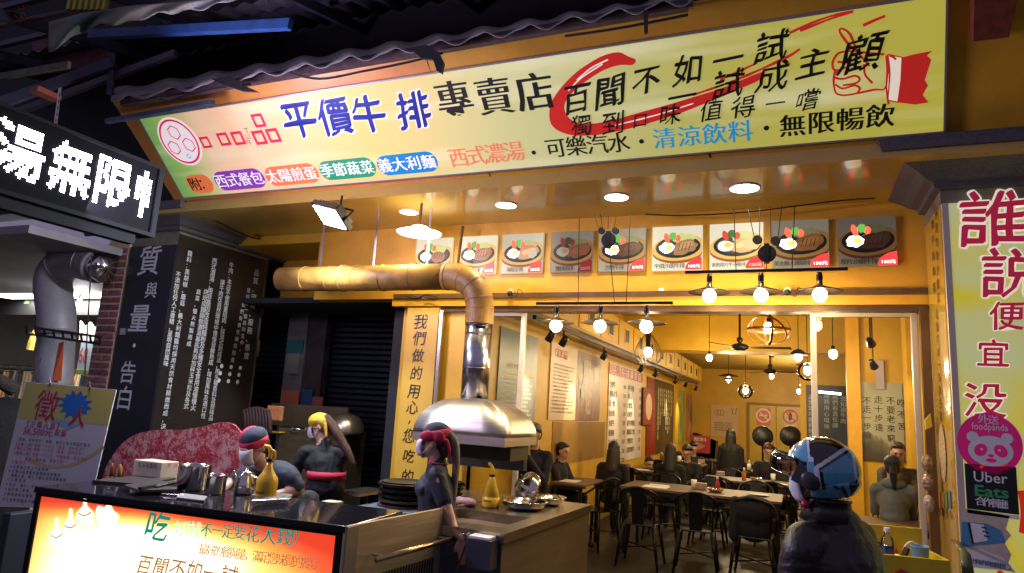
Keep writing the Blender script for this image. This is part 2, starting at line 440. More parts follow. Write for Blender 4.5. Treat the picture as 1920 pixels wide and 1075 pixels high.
mb = MB(); cornice_run(mb, PR, [((PX, FY - .03), (-1, 0)), ((PX, 5.15), (-1, -1)), ((PX + 2.2, 5.15), (0, -1))]); mb.build('cornice', m_grayc, pr_, solid=0)
lp = thing('left_pillar', 'left pillar with black lettered strip, dark poster side and stone cornice', 'pillar', (LPX, 5.0, 0))
MB().box((-6.62, 5.02, 0), (LPX - .021, 6.35, 3.4)).build('shaft', m_pil, lp)
PL_ = [(o * .62, z) for o, z in PR]
mb = MB(); cornice_run(mb, PL_, [((-7.4, 5.0), (0, -1)), ((LPX, 5.0), (1, -1)), ((LPX, 6.6), (1, 0))]); mb.build('cornice', m_grayc, lp)
# wires and bracket bits on the left cornice
wr = MB()
wr.tube(catmull([V((-5.62, 5.0, 3.42)), V((-5.60, 5.6, 3.35)), V((-5.64, 6.1, 3.41)), V((-5.6, 6.6, 3.34))], 6), .008, 6)
wr.tube(catmull([V((-5.66, 5.0, 3.40)), V((-5.65, 5.5, 3.44)), V((-5.60, 6.0, 3.35)), V((-5.66, 6.5, 3.40))], 6), .006, 6)
wr.tube(catmull([V((-5.72, 5.3, 3.45)), V((-5.58, 5.7, 3.40)), V((-5.66, 6.2, 3.37))], 6), .005, 6)
tag(wr.build('cable', m_blkp), 'tangled cables lying along the left stone cornice', 'cables')
# ================================================================== the long main sign
UL, UR, VT = -5.66, .895, .84
def sign_face_mat():
    m, nt, b = node_mat('sign film'); N = nt.nodes; L = nt.links
    tc = N.new('ShaderNodeTexCoord'); sx = N.new('ShaderNodeSeparateXYZ'); L.new(tc.outputs['Object'], sx.inputs[0])
    mr = N.new('ShaderNodeMapRange'); mr.inputs['From Min'].default_value = 0; mr.inputs['From Max'].default_value = UR - UL
    L.new(sx.outputs['X'], mr.inputs[0])
    rp = N.new('ShaderNodeValToRGB'); cr = rp.color_ramp
    cols = [(0, (.16, .36, .10)), (.04, (.30, .46, .10)), (.10, (.82, .54, .34)), (.22, (.80, .50, .25)), (.36, (.68, .50, .16)), (.50, (.60, .55, .22)), (.60, (.52, .53, .23)), (.8, (.48, .45, .09)), (1, (.50, .45, .06))]  # peach stops on the left carry the LED display's pink glow in the colour
    cr.elements[0].position = 0; cr.elements[0].color = cols[0][1] + (1,); cr.elements[1].position = 1; cr.elements[1].color = cols[-1][1] + (1,)
    for p, c in cols[1:-1]: e = cr.elements.new(p); e.color = c + (1,)
    L.new(mr.outputs[0], rp.inputs[0])
    mp = N.new('ShaderNodeMapping'); mp.inputs['Rotation'].default_value = (0, 0, .12); mp.inputs['Scale'].default_value = (.35, 3, 3); L.new(tc.outputs['Object'], mp.inputs[0])
    nz = N.new('ShaderNodeTexNoise'); nz.inputs['Scale'].default_value = 1.2; nz.inputs['Detail'].default_value = 3; L.new(mp.outputs[0], nz.inputs[0])
    mx = N.new('ShaderNodeMixRGB'); mx.blend_type = 'MIX'; mx.inputs[2].default_value = (.82, .80, .50, 1)
    r2 = N.new('ShaderNodeMapRange'); r2.inputs['From Min'].default_value = .48; r2.inputs['From Max'].default_value = .75; r2.inputs['To Max'].default_value = .65; L.new(nz.outputs[0], r2.inputs[0])
    L.new(r2.outputs[0], mx.inputs[0]); L.new(rp.outputs[0], mx.inputs[1])
    L.new(mx.outputs[0], b.inputs['Base Color']); L.new(mx.outputs[0], b.inputs['Emission Color']); b.inputs['Emission Strength'].default_value = .58
    b.inputs['Roughness'].default_value = .3
    return m
sg = thing('shop_sign', 'long slanted yellow backlit shop sign with brush lettering and thumbs-up', 'shop sign', tuple(SP.w(UL, 0)))
face = MB().prism([V((0, 0, 0)), V((UR - UL, 0, 0)), V((UR - UL - .065, VT, 0)), V((0, VT, 0))], (0, 0, -.03)).build('sign_face', sign_face_mat(), None)
face.parent = sg
face.matrix_local = Matrix((SP.u, SP.v, SP.u.cross(SP.v))).transposed().to_4x4()
OFF[face.name] = V((0, 0, 0))
fr = MB(); w_ = .012
for a, b in (((UL - w_, -w_), (UR + w_, 0)), ((UL - w_, VT), (UR + w_, VT + w_)), ((UL - w_, 0), (UL, VT)), ):
    fr.prism([SP.w(a[0], a[1], .006), SP.w(b[0], a[1], .006), SP.w(b[0], b[1], .006), SP.w(a[0], b[1], .006)], -SP.n * .04)
fr.prism([SP.w(UR, -w_, .006), SP.w(UR + w_, -w_, .006), SP.w(UR - .065 + w_, VT + w_, .006), SP.w(UR - .065, VT + w_, .006)], -SP.n * .04)
fr.build('frame', mat('pale sign frame', (.42, .40, .44), .35, .5), sg)
k_blk = m_black
k_pink = lit('crimson sign print', (.70, .02, .09), .55)
k_red = lit('red sign print', (.62, .025, .02), .40)
k_blue = lit('navy sign print', (.015, .03, .25), .3)
k_org = lit('salmon sign print', (.78, .22, .12), .45)
k_cy = lit('cyan sign print', (.02, .30, .55), .5)
k_wht = lit('white sign print', (.85, .78, .80), .6)
k_hal = lit('pale halo sign print', (.85, .78, .62), .55)
k_pur = lit('purple sign print', (.26, .05, .42), .45); k_or2 = lit('orange oval print', (.80, .18, .06), .5); k_grn = lit('green sign print', (.02, .28, .13), .45); k_bl2 = lit('blue oval print', (.01, .20, .45), .5)
cu, cv = SP.uv(337, 266)
mb = MB(); 
def ringpoly(pl, cu, cv, a, b, wdt, h, n=40, rot=0):
    m = MB(); o = ellipse(pl, cu, cv, a, b, h, n, rot); i = ellipse(pl, cu, cv, a - wdt, b - wdt, h, n, rot)
    m.sheet([[o[k % n], i[k % n]] for k in range(n + 1)]); return m
MB().poly(ellipse(SP, cu, cv, .235, .245, .002)).build('emblem_disc', k_wht, sg, fix=False)
ringpoly(SP, cu, cv, .215, .225, .02, .004).build('emblem_ring', k_pink, sg, fix=False)
for a, b in ((-.005, .095), (-.10, -.05), (.095, -.04)):
    ringpoly(SP, cu + a, cv + b, .072, .075, .012, .004, 6, .5).build('emblem_mouth', k_pink, sg, fix=False)
ringpoly(SP, cu + .02, cv - .15, .024, .024, .006, .004, 16).build('registered_mark', k_bl2, sg, fix=False)
def sq(cxp, cyp, hp):
    u, v = SP.uv(cxp, cyp); u2, v2 = SP.uv(cxp, cyp + hp / 2); a = abs(v - v2); w = a * .40; m = MB()
    for p, q in (((u - a, v - a), (u + a, v - a + w)), ((u - a, v + a - w), (u + a, v + a)), ((u - a, v - a + w), (u - a + w, v + a - w)), ((u + a - w, v - a + w), (u + a, v + a - w))):
        m.poly([SP.w(p[0], p[1], .004), SP.w(q[0], p[1], .004), SP.w(q[0], q[1], .004), SP.w(p[0], q[1], .004)])
    m.build('red_square', k_pink, sg, fix=False)
for a in ((386, 267, 22), (420, 261, 25), (447, 259, 26), (485, 226, 26), (487, 258, 27), (513, 254, 27)): sq(*a)
chars(SP, [('ㄒ', 463, 245, 10), ('ㄩ', 465, 256, 9), ('ㄢ', 467, 268, 10)], k_blk, sg)
big = [('平', 562, 226, 62), ('價', 628, 221, 62), ('牛', 692, 215, 62), ('排', 775, 208, 62)]
chars(SP, big, k_wht, sg, off=.06, warp=.05, slant=.14, h=.002, name='lettering_halo')
chars(SP, big, k_blue, sg, off=.034, warp=.05, slant=.14, h=.004)
chars(SP, [('專', 852, 188, 64), ('賣', 927, 182, 64), ('店', 1003, 174, 66)], k_blk, sg, off=.026, warp=.012)
# red brush stroke: the open loop and the rising dry tail
sw = [(1186, 122), (1192, 112), (1178, 106), (1160, 98), (1132, 104), (1106, 118), (1080, 136), (1054, 162), (1036, 188), (1030, 210), (1033, 232), (1048, 246), (1075, 254), (1110, 254), (1146, 249), (1200, 236), (1262, 217), (1300, 203), (1352, 182), (1396, 160), (1430, 142), (1432, 134), (1400, 146), (1352, 166), (1300, 182), (1254, 196), (1196, 212), (1150, 225), (1110, 232), (1082, 230), (1064, 218), (1058, 200), (1066, 182), (1082, 166), (1108, 146), (1136, 130), (1164, 122)]
shape(SP, sw, k_red, sg, 'brush_stroke', .0015, smooth=3)
strokes(SP, [[(1300, 178), (1380, 150), (1470, 110), (1500, 92)], [(1320, 190), (1400, 158), (1440, 140)], [(1480, 62), (1530, 40), (1570, 27), (1600, 22)], [(1500, 58), (1550, 38), (1592, 24)], [(1618, 48), (1640, 38), (1660, 30)], [(1350, 150), (1420, 118)], [(1280, 196), (1380, 168)]], 5, k_red, sg, 'dry_brush', .0017)
strokes(SP, [[(1082, 150), (1108, 128), (1140, 112)], [(1066, 170), (1090, 146), (1130, 120)], [(1150, 236), (1230, 216), (1300, 194)]], 2.2, k_hal, sg, 'dry_streak', .0025)
chars(SP, [('百', 1082, 186, 50), ('聞', 1144, 172, 56), ('不', 1212, 152, 48), ('如', 1290, 132, 52), ('一', 1364, 112, 50), ('試', 1447, 88, 56)], k_blk, sg, off=.022, warp=.07, slant=.32, h=.004, rot=.09)
chars(SP, [('一', 1278, 182, 46), ('試', 1366, 158, 52), ('成', 1450, 144, 52), ('主', 1524, 118, 50), ('顧', 1618, 100, 66)], k_blk, sg, off=.018, warp=.07, slant=.32, h=.0055, rot=.09)
chars(SP, [('獨', 1090, 236, 36), ('到', 1150, 232, 40), ('口', 1200, 226, 26), ('味', 1256, 216, 36), ('值', 1334, 207, 36), ('得', 1394, 201, 38), ('一', 1453, 194, 30), ('嚐', 1514, 187, 36)], k_blk, sg, off=.0095, warp=.07, slant=.25, h=.0065, rot=.05)
cline(SP, '西式濃湯', (860, 296), (964, 284), 33, 34, k_org, sg, off=.012)
cline(SP, '可樂汽水', (1042, 278), (1160, 268), 34, 35, k_blk, sg, off=.012)
cline(SP, '清涼飲料', (1246, 260), (1388, 247), 36, 38, k_cy, sg, off=.014)
cline(SP, '無限暢飲', (1486, 236), (1650, 218), 39, 41, k_blk, sg, off=.022)
for x, y in ((1001, 286), (1203, 265), (1437, 240)):
    u, v = SP.uv(x, y); MB().poly(ellipse(SP, u, v, .018, .018, .004, 14)).build('dot', k_blk, sg, fix=False)
def pill(cxp, cyp, wp, hp, m_, txt, tm=k_wht, th=None):
    a = SP.uv(cxp - wp / 2, cyp + wp * .045); b = SP.uv(cxp + wp / 2, cyp - wp * .045); t = SP.uv(cxp, cyp - hp / 2); q = SP.uv(cxp, cyp + hp / 2)
    hw = abs(b[0] - a[0]) / 2; hh = math.hypot(t[0] - q[0], t[1] - q[1]) / 2; u, v = SP.uv(cxp, cyp); hh *= .95; r = min(hh, hw); P = []
    for i in range(25):
        an = -PI / 2 + PI * i / 24; P.append(SP.w(u + hw - r + r * math.cos(an), v + r * math.sin(an), .002))
    for i in range(25):
        an = PI / 2 + PI * i / 24; P.append(SP.w(u - hw + r + r * math.cos(an), v + r * math.sin(an), .002))
    MB().poly(P).build('oval_badge', m_, sg, fix=False)
    n = len(txt); x0 = cxp - wp / 2 + wp / (n + .5) * .62 if n > 2 else cxp - wp * .2; x1 = 2 * cxp - x0
    cline(SP, txt, (x0, cyp + (cxp - x0) * .09), (x1, cyp - (x1 - cxp) * .09), th or hp * .62, th or hp * .62, tm, sg, off=.018, h=.004)
pill(375, 345, 46, 32, k_or2, '附：', k_blk); pill(449, 337, 92, 34, k_pur, '西式餐包'); pill(547, 328, 98, 35, k_or2, '太陽煎蛋'); pill(651, 317, 104, 36, k_grn, '季節蔬菜'); pill(763, 307, 112, 38, k_bl2, '義大利麵')
# thumbs-up in a red cuff
hand = [[(1566, 132), (1563, 150), (1566, 172), (1576, 178), (1590, 178), (1612, 174)], [(1606, 96), (1592, 84), (1578, 66), (1574, 56), (1580, 54), (1592, 62), (1600, 78), (1608, 98), (1620, 112), (1630, 124)],
        [(1606, 96), (1590, 96), (1572, 100), (1562, 114), (1562, 128), (1570, 132), (1586, 126)], [(1570, 132), (1564, 144), (1580, 148), (1602, 142), (1612, 148), (1604, 156), (1580, 160)], [(1566, 158), (1580, 166), (1602, 160), (1612, 166), (1606, 176)],
        [(1612, 174), (1640, 168), (1656, 168), (1662, 160)], [(1612, 98), (1640, 100), (1658, 102)], [(1570, 116), (1590, 118), (1604, 124)], [(1620, 120), (1622, 140), (1636, 156)], [(1662, 104), (1664, 130), (1662, 164), (1666, 196)], [(1668, 104), (1676, 108), (1680, 112)]]
strokes(SP, hand, 4.2, k_red, sg, 'thumb_outline', .003)
shape(SP, [(1664, 102), (1694, 108), (1686, 190), (1664, 188)], k_hal, sg, 'white_cuff', .0025)
shape(SP, [(1690, 108), (1712, 102), (1748, 95), (1738, 104), (1746, 112), (1734, 150), (1740, 160), (1730, 178), (1741, 192), (1716, 196), (1682, 192), (1688, 150)], k_red, sg, 'red_sleeve', .003)
strokes(SP, [[(1664, 102), (1694, 108)], [(1664, 188), (1686, 192)], [(1664, 102), (1668, 140), (1664, 190)]], 3, k_red, sg, 'cuff_outline', .0035)
# ================================================================== LED sign on the left
XL = -4.6
LP = Plane((XL, 2, 3), (0, 1, 0), (0, 0, 1))
lt = thing('led_sign', 'white scrolling LED character sign on black housing at upper left', 'LED sign', (XL, 2.6, 2.85))
MB().box((XL - .16, 1.4, 2.80), (XL - .003, 3.62, 3.345)).build('housing', mat('led face black', (.004, .004, .005), .9, spec=.1), lt, bevel=.008)
fr = MB()
for a, b in (((1.38, 2.785), (3.64, 2.815)), ((1.38, 3.33), (3.64, 3.355)), ((3.60, 2.815), (3.64, 3.33))): fr.box((XL - .17, a[0], a[1]), (XL + .012, b[0], b[1]))
fr.build('housing_frame', mat('matt black frame', (.006, .006, .008), .8, spec=.15), lt)
MB().box((XL - .10, 1.4, 2.70), (XL - .02, 3.5, 2.785)).build('mounting_rail', bpy.data.materials['matt black frame'], lt)
dots = MB(); pitch = .0182
from mathutils.bvhtree import BVHTree
def led(ch, px0, px1, zlo, zhi, cut=None):
    vs, fs, bb = glyph(ch, .022)
    bv = BVHTree.FromPolygons([V((x, y, 0)) for x, y in vs], fs)
    y0 = LP.uv(px0[0], px0[1])[0]; y1 = LP.uv(px1[0], px1[1])[0]
    n = int((zhi - zlo) / pitch); m_ = int((y1 - y0) / pitch)
    for i in range(m_):
        for j in range(n):
            a = (i + .5) / m_; b = (j + .5) / n
            if cut and a > cut: continue
            x = bb[0] + (bb[1] - bb[0]) * a; y = bb[2] + (bb[3] - bb[2]) * b
            if bv.ray_cast(V((x, y, 1)), V((0, 0, -1)))[0] is not None:
                cu = y0 + (i + .5) * pitch; cv = zlo - 3 + (j + .5) * pitch; q = pitch * .40
                dots.poly([LP.w(cu - q, cv - q, .004), LP.w(cu + q, cv - q, .004), LP.w(cu + q, cv + q, .004), LP.w(cu - q, cv + q, .004)])
led('湯', (-12, 250), (92, 280), 2.91, 3.29); led('無', (95, 300), (176, 320), 2.91, 3.29); led('限', (180, 330), (252, 350), 2.91, 3.29); led('暢', (256, 340), (330, 380), 2.91, 3.29, cut=.34)
dd = dots.build('lit_diode', glow('LED diode', (.86, .78, 1.0), 26), lt, fix=False); dd['kind'] = 'stuff'
light('AREA', 'led_display_glow', (XL + .05, 2.75, 3.09), 110, (.80, .62, 1.0), 1.5, (XL + 2, 2.95, 3.35), sy=.3)
light('AREA', 'led_display_glow', (XL + .05, 3.1, 3.0), 30, (.80, .68, 1.0), .9, (XL - .6 + 1.2, 5.6, 2.4), sy=.3)
# ================================================================== right banner on pillar
BP = Plane((PX, 5.15, 0), (1, 0, 0), (0, 0, 1))
bn = thing('pillar_banner', 'yellow lit banner with large red brush characters on right pillar', 'banner', (PX, 5.15, .3))
def banner_mat():
    m, nt, b = node_mat('banner film'); N = nt.nodes; L = nt.links
    tc = N.new('ShaderNodeTexCoord'); nz = N.new('ShaderNodeTexNoise'); nz.inputs['Scale'].default_value = 1.1; nz.inputs['Detail'].default_value = 2; nz.inputs['Distortion'].default_value = 1.2; L.new(tc.outputs['Object'], nz.inputs[0])
    rp = N.new('ShaderNodeValToRGB'); rp.color_ramp.elements[0].position = .38; rp.color_ramp.elements[0].color = (.56, .48, .03, 1); rp.color_ramp.elements[1].position = .62; rp.color_ramp.elements[1].color = (.44, .50, .30, 1)
    L.new(nz.outputs[0], rp.inputs[0]); L.new(rp.outputs[0], b.inputs['Base Color']); L.new(rp.outputs[0], b.inputs['Emission Color']); b.inputs['Emission Strength'].default_value = .55; b.inputs['Roughness'].default_value = .4
    return m
MB().box((PX + .035, 5.12, .2), (PX + 1.9, 5.168, 3.165)).build('banner_sheet', banner_mat(), bn)
BP = Plane((PX, 5.12, 0), (1, 0, 0), (0, 0, 1))
MB().box((PX - .004, 5.115, .2), (PX + .033, 5.16, 3.165)).build('edge_trim', m_frame, bn)
rc = [('誰', 1862, 413, 98), ('説', 1896, 513, 88), ('便', 1887, 593, 50), ('宜', 1862, 664, 48), ('没', 1847, 752, 62)]
chars(BP, rc, k_hal, bn, off=.05, warp=.035, slant=.08, h=.002, name='lettering_halo')
chars(BP, rc, lit('crimson banner print', (.55, .015, .06), .3), bn, off=.018, warp=.035, slant=.08, h=.004)
chars(BP, [('？', 1892, 1060, 50)], k_red, bn, off=.05, warp=.04, h=.004)
strokes(BP, [[(1914, 920), (1922, 960), (1916, 1000)]], 14, k_red, bn, 'red_stroke')
# stickers
def sticker(name, label, c0, c1, m_, th=.004, tilt=0, pl=None, up_=.004):
    t = thing(name, label, 'sticker', tuple(BP.w(*c0)))
    P2 = Plane(BP.w(0, 0, up_), BP.u + BP.v * tilt, BP.v - BP.u * tilt)
    return t, P2
pk = lit('magenta sticker', (.50, .01, .14), .22)  # sticker is no lamp; a slight emission brightens its colour
t, P2 = sticker('delivery_sticker', 'round magenta panda delivery sticker on the yellow banner', BP.uv(1855, 870), None, None)
u, v = P2.uv(1855, 832)
MB().poly(ellipse(P2, u, v, .172, .185, .002, 40)).build('disc', pk, t, fix=False)
words(P2, 'foodpanda', (1822, 809), (1889, 796), m_white, t, off=.006, h=.004)
chars(P2, [('外', 1843, 786, 16), ('送', 1862, 788, 16)], m_white, t, off=.01, h=.004)
u, v = P2.uv(1857, 846)
MB().poly(ellipse(P2, u, v, .118, .092, .004, 32)).build('panda_face', m_white, t, fix=False)
for a in (-1, 1):
    MB().poly(ellipse(P2, u + a * .09, v + .082, .032, .032, .0035, 16)).build('panda_ear', m_white, t, fix=False)
    MB().poly(ellipse(P2, u + a * .052, v + .004, .033, .040, .0055, 16, rot=a * .5)).build('panda_eye_patch', pk, t, fix=False)
    MB().poly(ellipse(P2, u + a * .046, v + .008, .008, .008, .0065, 10)).build('panda_eye', m_white, t, fix=False)
MB().poly(ellipse(P2, u, v - .028, .016, .010, .0055, 12)).build('panda_nose', pk, t, fix=False)
MB().poly(ellipse(P2, u, v - .056, .028, .013, .0055, 14)).build('panda_mouth', pk, t, fix=False)
strokes(P2, [[(1838, 878), (1848, 866), (1846, 874)], [(1868, 872), (1884, 872), (1888, 862)]], 6, k_red, t, 'red_ribbon')
t, P2 = sticker('black_delivery_sticker', 'square black food delivery sticker below the round magenta one', BP.uv(1855, 950), None, None)
MB().poly([P2.at(1808, 869, .002), P2.at(1905, 876, .002), P2.at(1911, 966, .002), P2.at(1813, 954, .002)]).build('card', mat('sticker black', (.012, .013, .014), .35), t, fix=False)
MB().poly([P2.at(1813, 955, .002), P2.at(1911, 967, .002), P2.at(1912, 975, .002), P2.at(1814, 962, .002)]).build('white_strip', m_white, t, fix=False)
words(P2, 'Uber', (1826, 903), (1888, 888), m_white, t, off=.008, h=.004)
words(P2, 'Eats', (1828, 930), (1890, 914), mat('green print', (.05, .42, .12), .5), t, off=.02, h=.004)
cline(P2, '合作餐廳', (1838, 940), (1880, 946), 16, 16, m_white, t, off=.02, h=.004)
cline(P2, '享美味免出門', (1824, 961), (1850, 964), 6, 6, m_black, t, h=.004)
t, P2 = sticker('pay_sticker', 'torn white and blue scan-to-pay sticker low on the banner', BP.uv(1850, 1060), None, None)
MB().poly([P2.at(*p, .002) for p in ((1800, 952), (1850, 960), (1893, 968), (1886, 992), (1896, 1004), (1884, 1018), (1896, 1040), (1890, 1058), (1905, 1074), (1886, 1070), (1850, 1066), (1803, 1062))]).build('paper', mat('torn sticker paper', (.62, .55, .42), .7, nscale=20, namt=.2), t, fix=False)
MB().poly([P2.at(*p, .003) for p in ((1803, 978), (1850, 982), (1876, 994), (1886, 1018), (1850, 1022), (1802, 1026))]).build('blue_patch', mat('sky blue print', (.08, .28, .48), .5), t, fix=False)
MB().poly([P2.at(*p, .0045) for p in ((1816, 980), (1844, 984), (1852, 1014), (1824, 1018))]).build('phone_card', m_white, t, fix=False)
strokes(P2, [[(1816, 980), (1820, 1000), (1824, 1020)], [(1840, 988), (1850, 991)], [(1842, 996), (1853, 999)], [(1844, 1004), (1854, 1007)]], 4, m_black, t, 'finger_line', .0055)
MB().poly([P2.at(*p, .0045) for p in ((1803, 1026), (1840, 1030), (1880, 1046), (1896, 1062), (1885, 1070), (1803, 1062))]).build('white_patch', m_white, t, fix=False)
cline(P2, '掃出你的專屬優惠', (1816, 1050), (1880, 1062), 9, 10, mat('slate print', (.12, .2, .35), .6), t, off=.02, h=.006)
# side face: glossy gold panel with small writing
GP = Plane((PX - .012, 5.15, 0), (0, 1, 0), (0, 0, 1))
m_gold = mat('glossy golden film', (.62, .40, .05), .12, 0, nscale=3, namt=.15, bump=.25, bscale=5, coat=.6)
m_ink = mat('olive ink', (.10, .06, .01), .6)
t = thing('pillar_side_poster', 'glossy golden panel with vertical writing on the inner pillar side', 'panel', (PX, 5.15, .2))
MB().box((PX - .010, 5.15, .2), (PX - .001, FY - .08, 3.16)).build('film', m_gold, t)
for (a, b), s in ((((1748, 392), (1752, 540)), '平價牛排專賣'), (((1756, 402), (1760, 560)), '附西式餐包濃湯'), (((1742, 600), (1748, 800)), '獨到口味值得一嚐'), (((1757, 590), (1764, 780)), '百聞不如一試成主顧')):
    cline(GP, s, a, b, 17, 18, m_ink, t, off=.01, h=.003, warp=.04)
for i, c in enumerate(((.62, .10, .04), (.55, .3, .05), (.05, .28, .10), (.04, .16, .35))):
    q = GP.uv(1762 + i * 6.5, 936); MB().poly([GP.w(q[0] + .02, q[1] - .06, .003), GP.w(q[0] - .035, q[1] - .06, .003), GP.w(q[0] - .035, q[1] + .05, .003), GP.w(q[0] + .02, q[1] + .05, .003)]).build('colour_square', mat('square print', c, .5), t, fix=False)
cline(GP, '歡迎使用', (1762, 958), (1784, 966), 16, 16, m_ink, t, off=.01)
st_ = MB().poly(ellipse(GP, *GP.uv(1768, 848), .11, .19, .004, 24, jag=.1)); st_.build('round_decal', mat('cream decal', (.62, .45, .28), .5, nscale=60, namt=.8), t, fix=False)
MB().box((PX - .07, FY - .075, 0), (PX - .012, FY - .02, 2.56)).build('shutter_guide', m_bronze, t)
# ================================================================== soffit downlights
dl_lab = ['leftmost', 'second from left', 'third from left', 'rightmost']
for i, (px, py, r) in enumerate(((767, 397, .085), (949, 384, .09), (1156, 369, .095), (1396, 352, .105))):
    p = onZ(px, py, SOF); t = thing('downlight', f'round recessed downlight in the glossy soffit, {dl_lab[i]} of four', 'downlight', tuple(p), 'downlights in the soffit')
    MB().lathe([(r + .014, -.001), (r + .014, -.006), (r, -.010), (r, -.001)], p, n=28).build('trim_ring', m_frame, t, smooth=False)
    MB().lathe([(.001, -.014), (r * .7, -.013), (r, -.008), (r, -.002)], p, n=28).build('lens', m_down, t, smooth=True)
    light('SPOT', 'downlight_beam', p - V((0, 0, .03)), 62, (1, .80, .50), .07, p - V((0, 0, 2)), 150, .9)
# hanging saucer lamp
p = onY(786, 437, 5.05); t = thing('saucer_lamp', 'glowing white saucer shaped hanging lamp under the leftmost downlight', 'lamp', tuple(p))
MB().lathe([(.03, .07), (.07, .055), (.10, .03), (.20, .0), (.195, -.006), (.001, -.006)], p, n=32).build('lamp_shade', glow('opal shade', (1, .86, .60), 7), t, smooth=True)
MB().cyl(p + V((0, 0, .07)), V((p.x, p.y, SOF)), .012, n=8).build('stem', m_bronze, t)
light('POINT', 'saucer_glow', p - V((0, 0, .05)), 10, (1, .78, .45), .1)
# conduit hanging left of it
tag(MB().cyl(onY(868, 424, 5.6), onY(858, 500, 5.6), .014, n=8).build('conduit', m_bronze), 'thin brown conduit pipe dropping beside the menu pictures', 'pipe')
# ================================================================== floodlight
fp = onY(618, 408, 4.6); t = thing('floodlight', 'square LED floodlight shining cold white under the sign', 'floodlight', tuple(fp))
fd = (V((-.35, -.55, -.85))).normalized(); fu = V((1, 0, -.0)); fu = (fu - fd * fu.dot(fd)).normalized(); fv = fd.cross(fu)
MB().obox(fp - fd * .03, fu * .17, fv * .13, fd * .028).build('housing', m_blkp, t, bevel=.006)
MB().obox(fp, fu * .145, fv * .105, fd * .004).build('lit_panel', m_lead, t)
fins = MB()
for i in range(9): fins.obox(fp - fd * .075 + fu * (-.14 + .035 * i), fu * .003, fv * .10, fd * .02)
fins.build('cooling_fin', m_blkp, t)['kind'] = 'stuff'
MB().tube([fp + fu * .18, fp + fu * .18 - fd * .14, fp - fu * .18 - fd * .14, fp - fu * .18], .009, 6).build('bracket', m_blk, t)
MB().cyl(fp - fd * .14, V((fp.x + .03, fp.y + .1, SOF)), .01, n=8).build('stem', m_blk, t)
light('AREA', 'floodlight_beam', fp + fd * .02, 110, (.80, .90, 1.0), .26, fp + fd * 2, sy=.2)
# ================================================================== menu pictures
def menu_mat(tag_, base, k): return lit(f'{tag_} {k:.2f}', base, k)
MM = {}
def mm(n, c, k):
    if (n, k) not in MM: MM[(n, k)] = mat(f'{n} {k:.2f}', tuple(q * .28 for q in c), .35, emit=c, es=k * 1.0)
    return MM[(n, k)]
MPL = Plane((0, FY - .055, 0), (1, 0, 0), (0, 0, 1))
tops = lambda x: 440.6 - .0496 * (x - 942.6)
bots = lambda x: 512.9 - .020 * (x - 959.5)
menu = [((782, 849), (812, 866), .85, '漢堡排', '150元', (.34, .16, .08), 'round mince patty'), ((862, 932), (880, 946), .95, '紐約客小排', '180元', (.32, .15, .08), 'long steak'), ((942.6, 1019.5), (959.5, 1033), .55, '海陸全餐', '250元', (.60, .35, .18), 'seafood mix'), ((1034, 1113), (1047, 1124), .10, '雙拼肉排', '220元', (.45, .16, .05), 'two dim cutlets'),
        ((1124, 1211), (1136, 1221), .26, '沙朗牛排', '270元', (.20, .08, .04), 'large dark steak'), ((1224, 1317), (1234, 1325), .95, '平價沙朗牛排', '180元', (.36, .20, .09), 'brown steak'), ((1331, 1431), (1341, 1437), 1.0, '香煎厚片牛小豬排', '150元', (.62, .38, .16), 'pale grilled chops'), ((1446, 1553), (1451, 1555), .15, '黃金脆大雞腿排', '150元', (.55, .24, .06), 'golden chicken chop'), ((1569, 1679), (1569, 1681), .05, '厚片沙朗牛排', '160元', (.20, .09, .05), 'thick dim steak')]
MMK = [m_[2] for m_ in menu]
ordn = ['first', 'second', 'third', 'fourth', 'fifth', 'sixth', 'seventh', 'eighth', 'ninth']
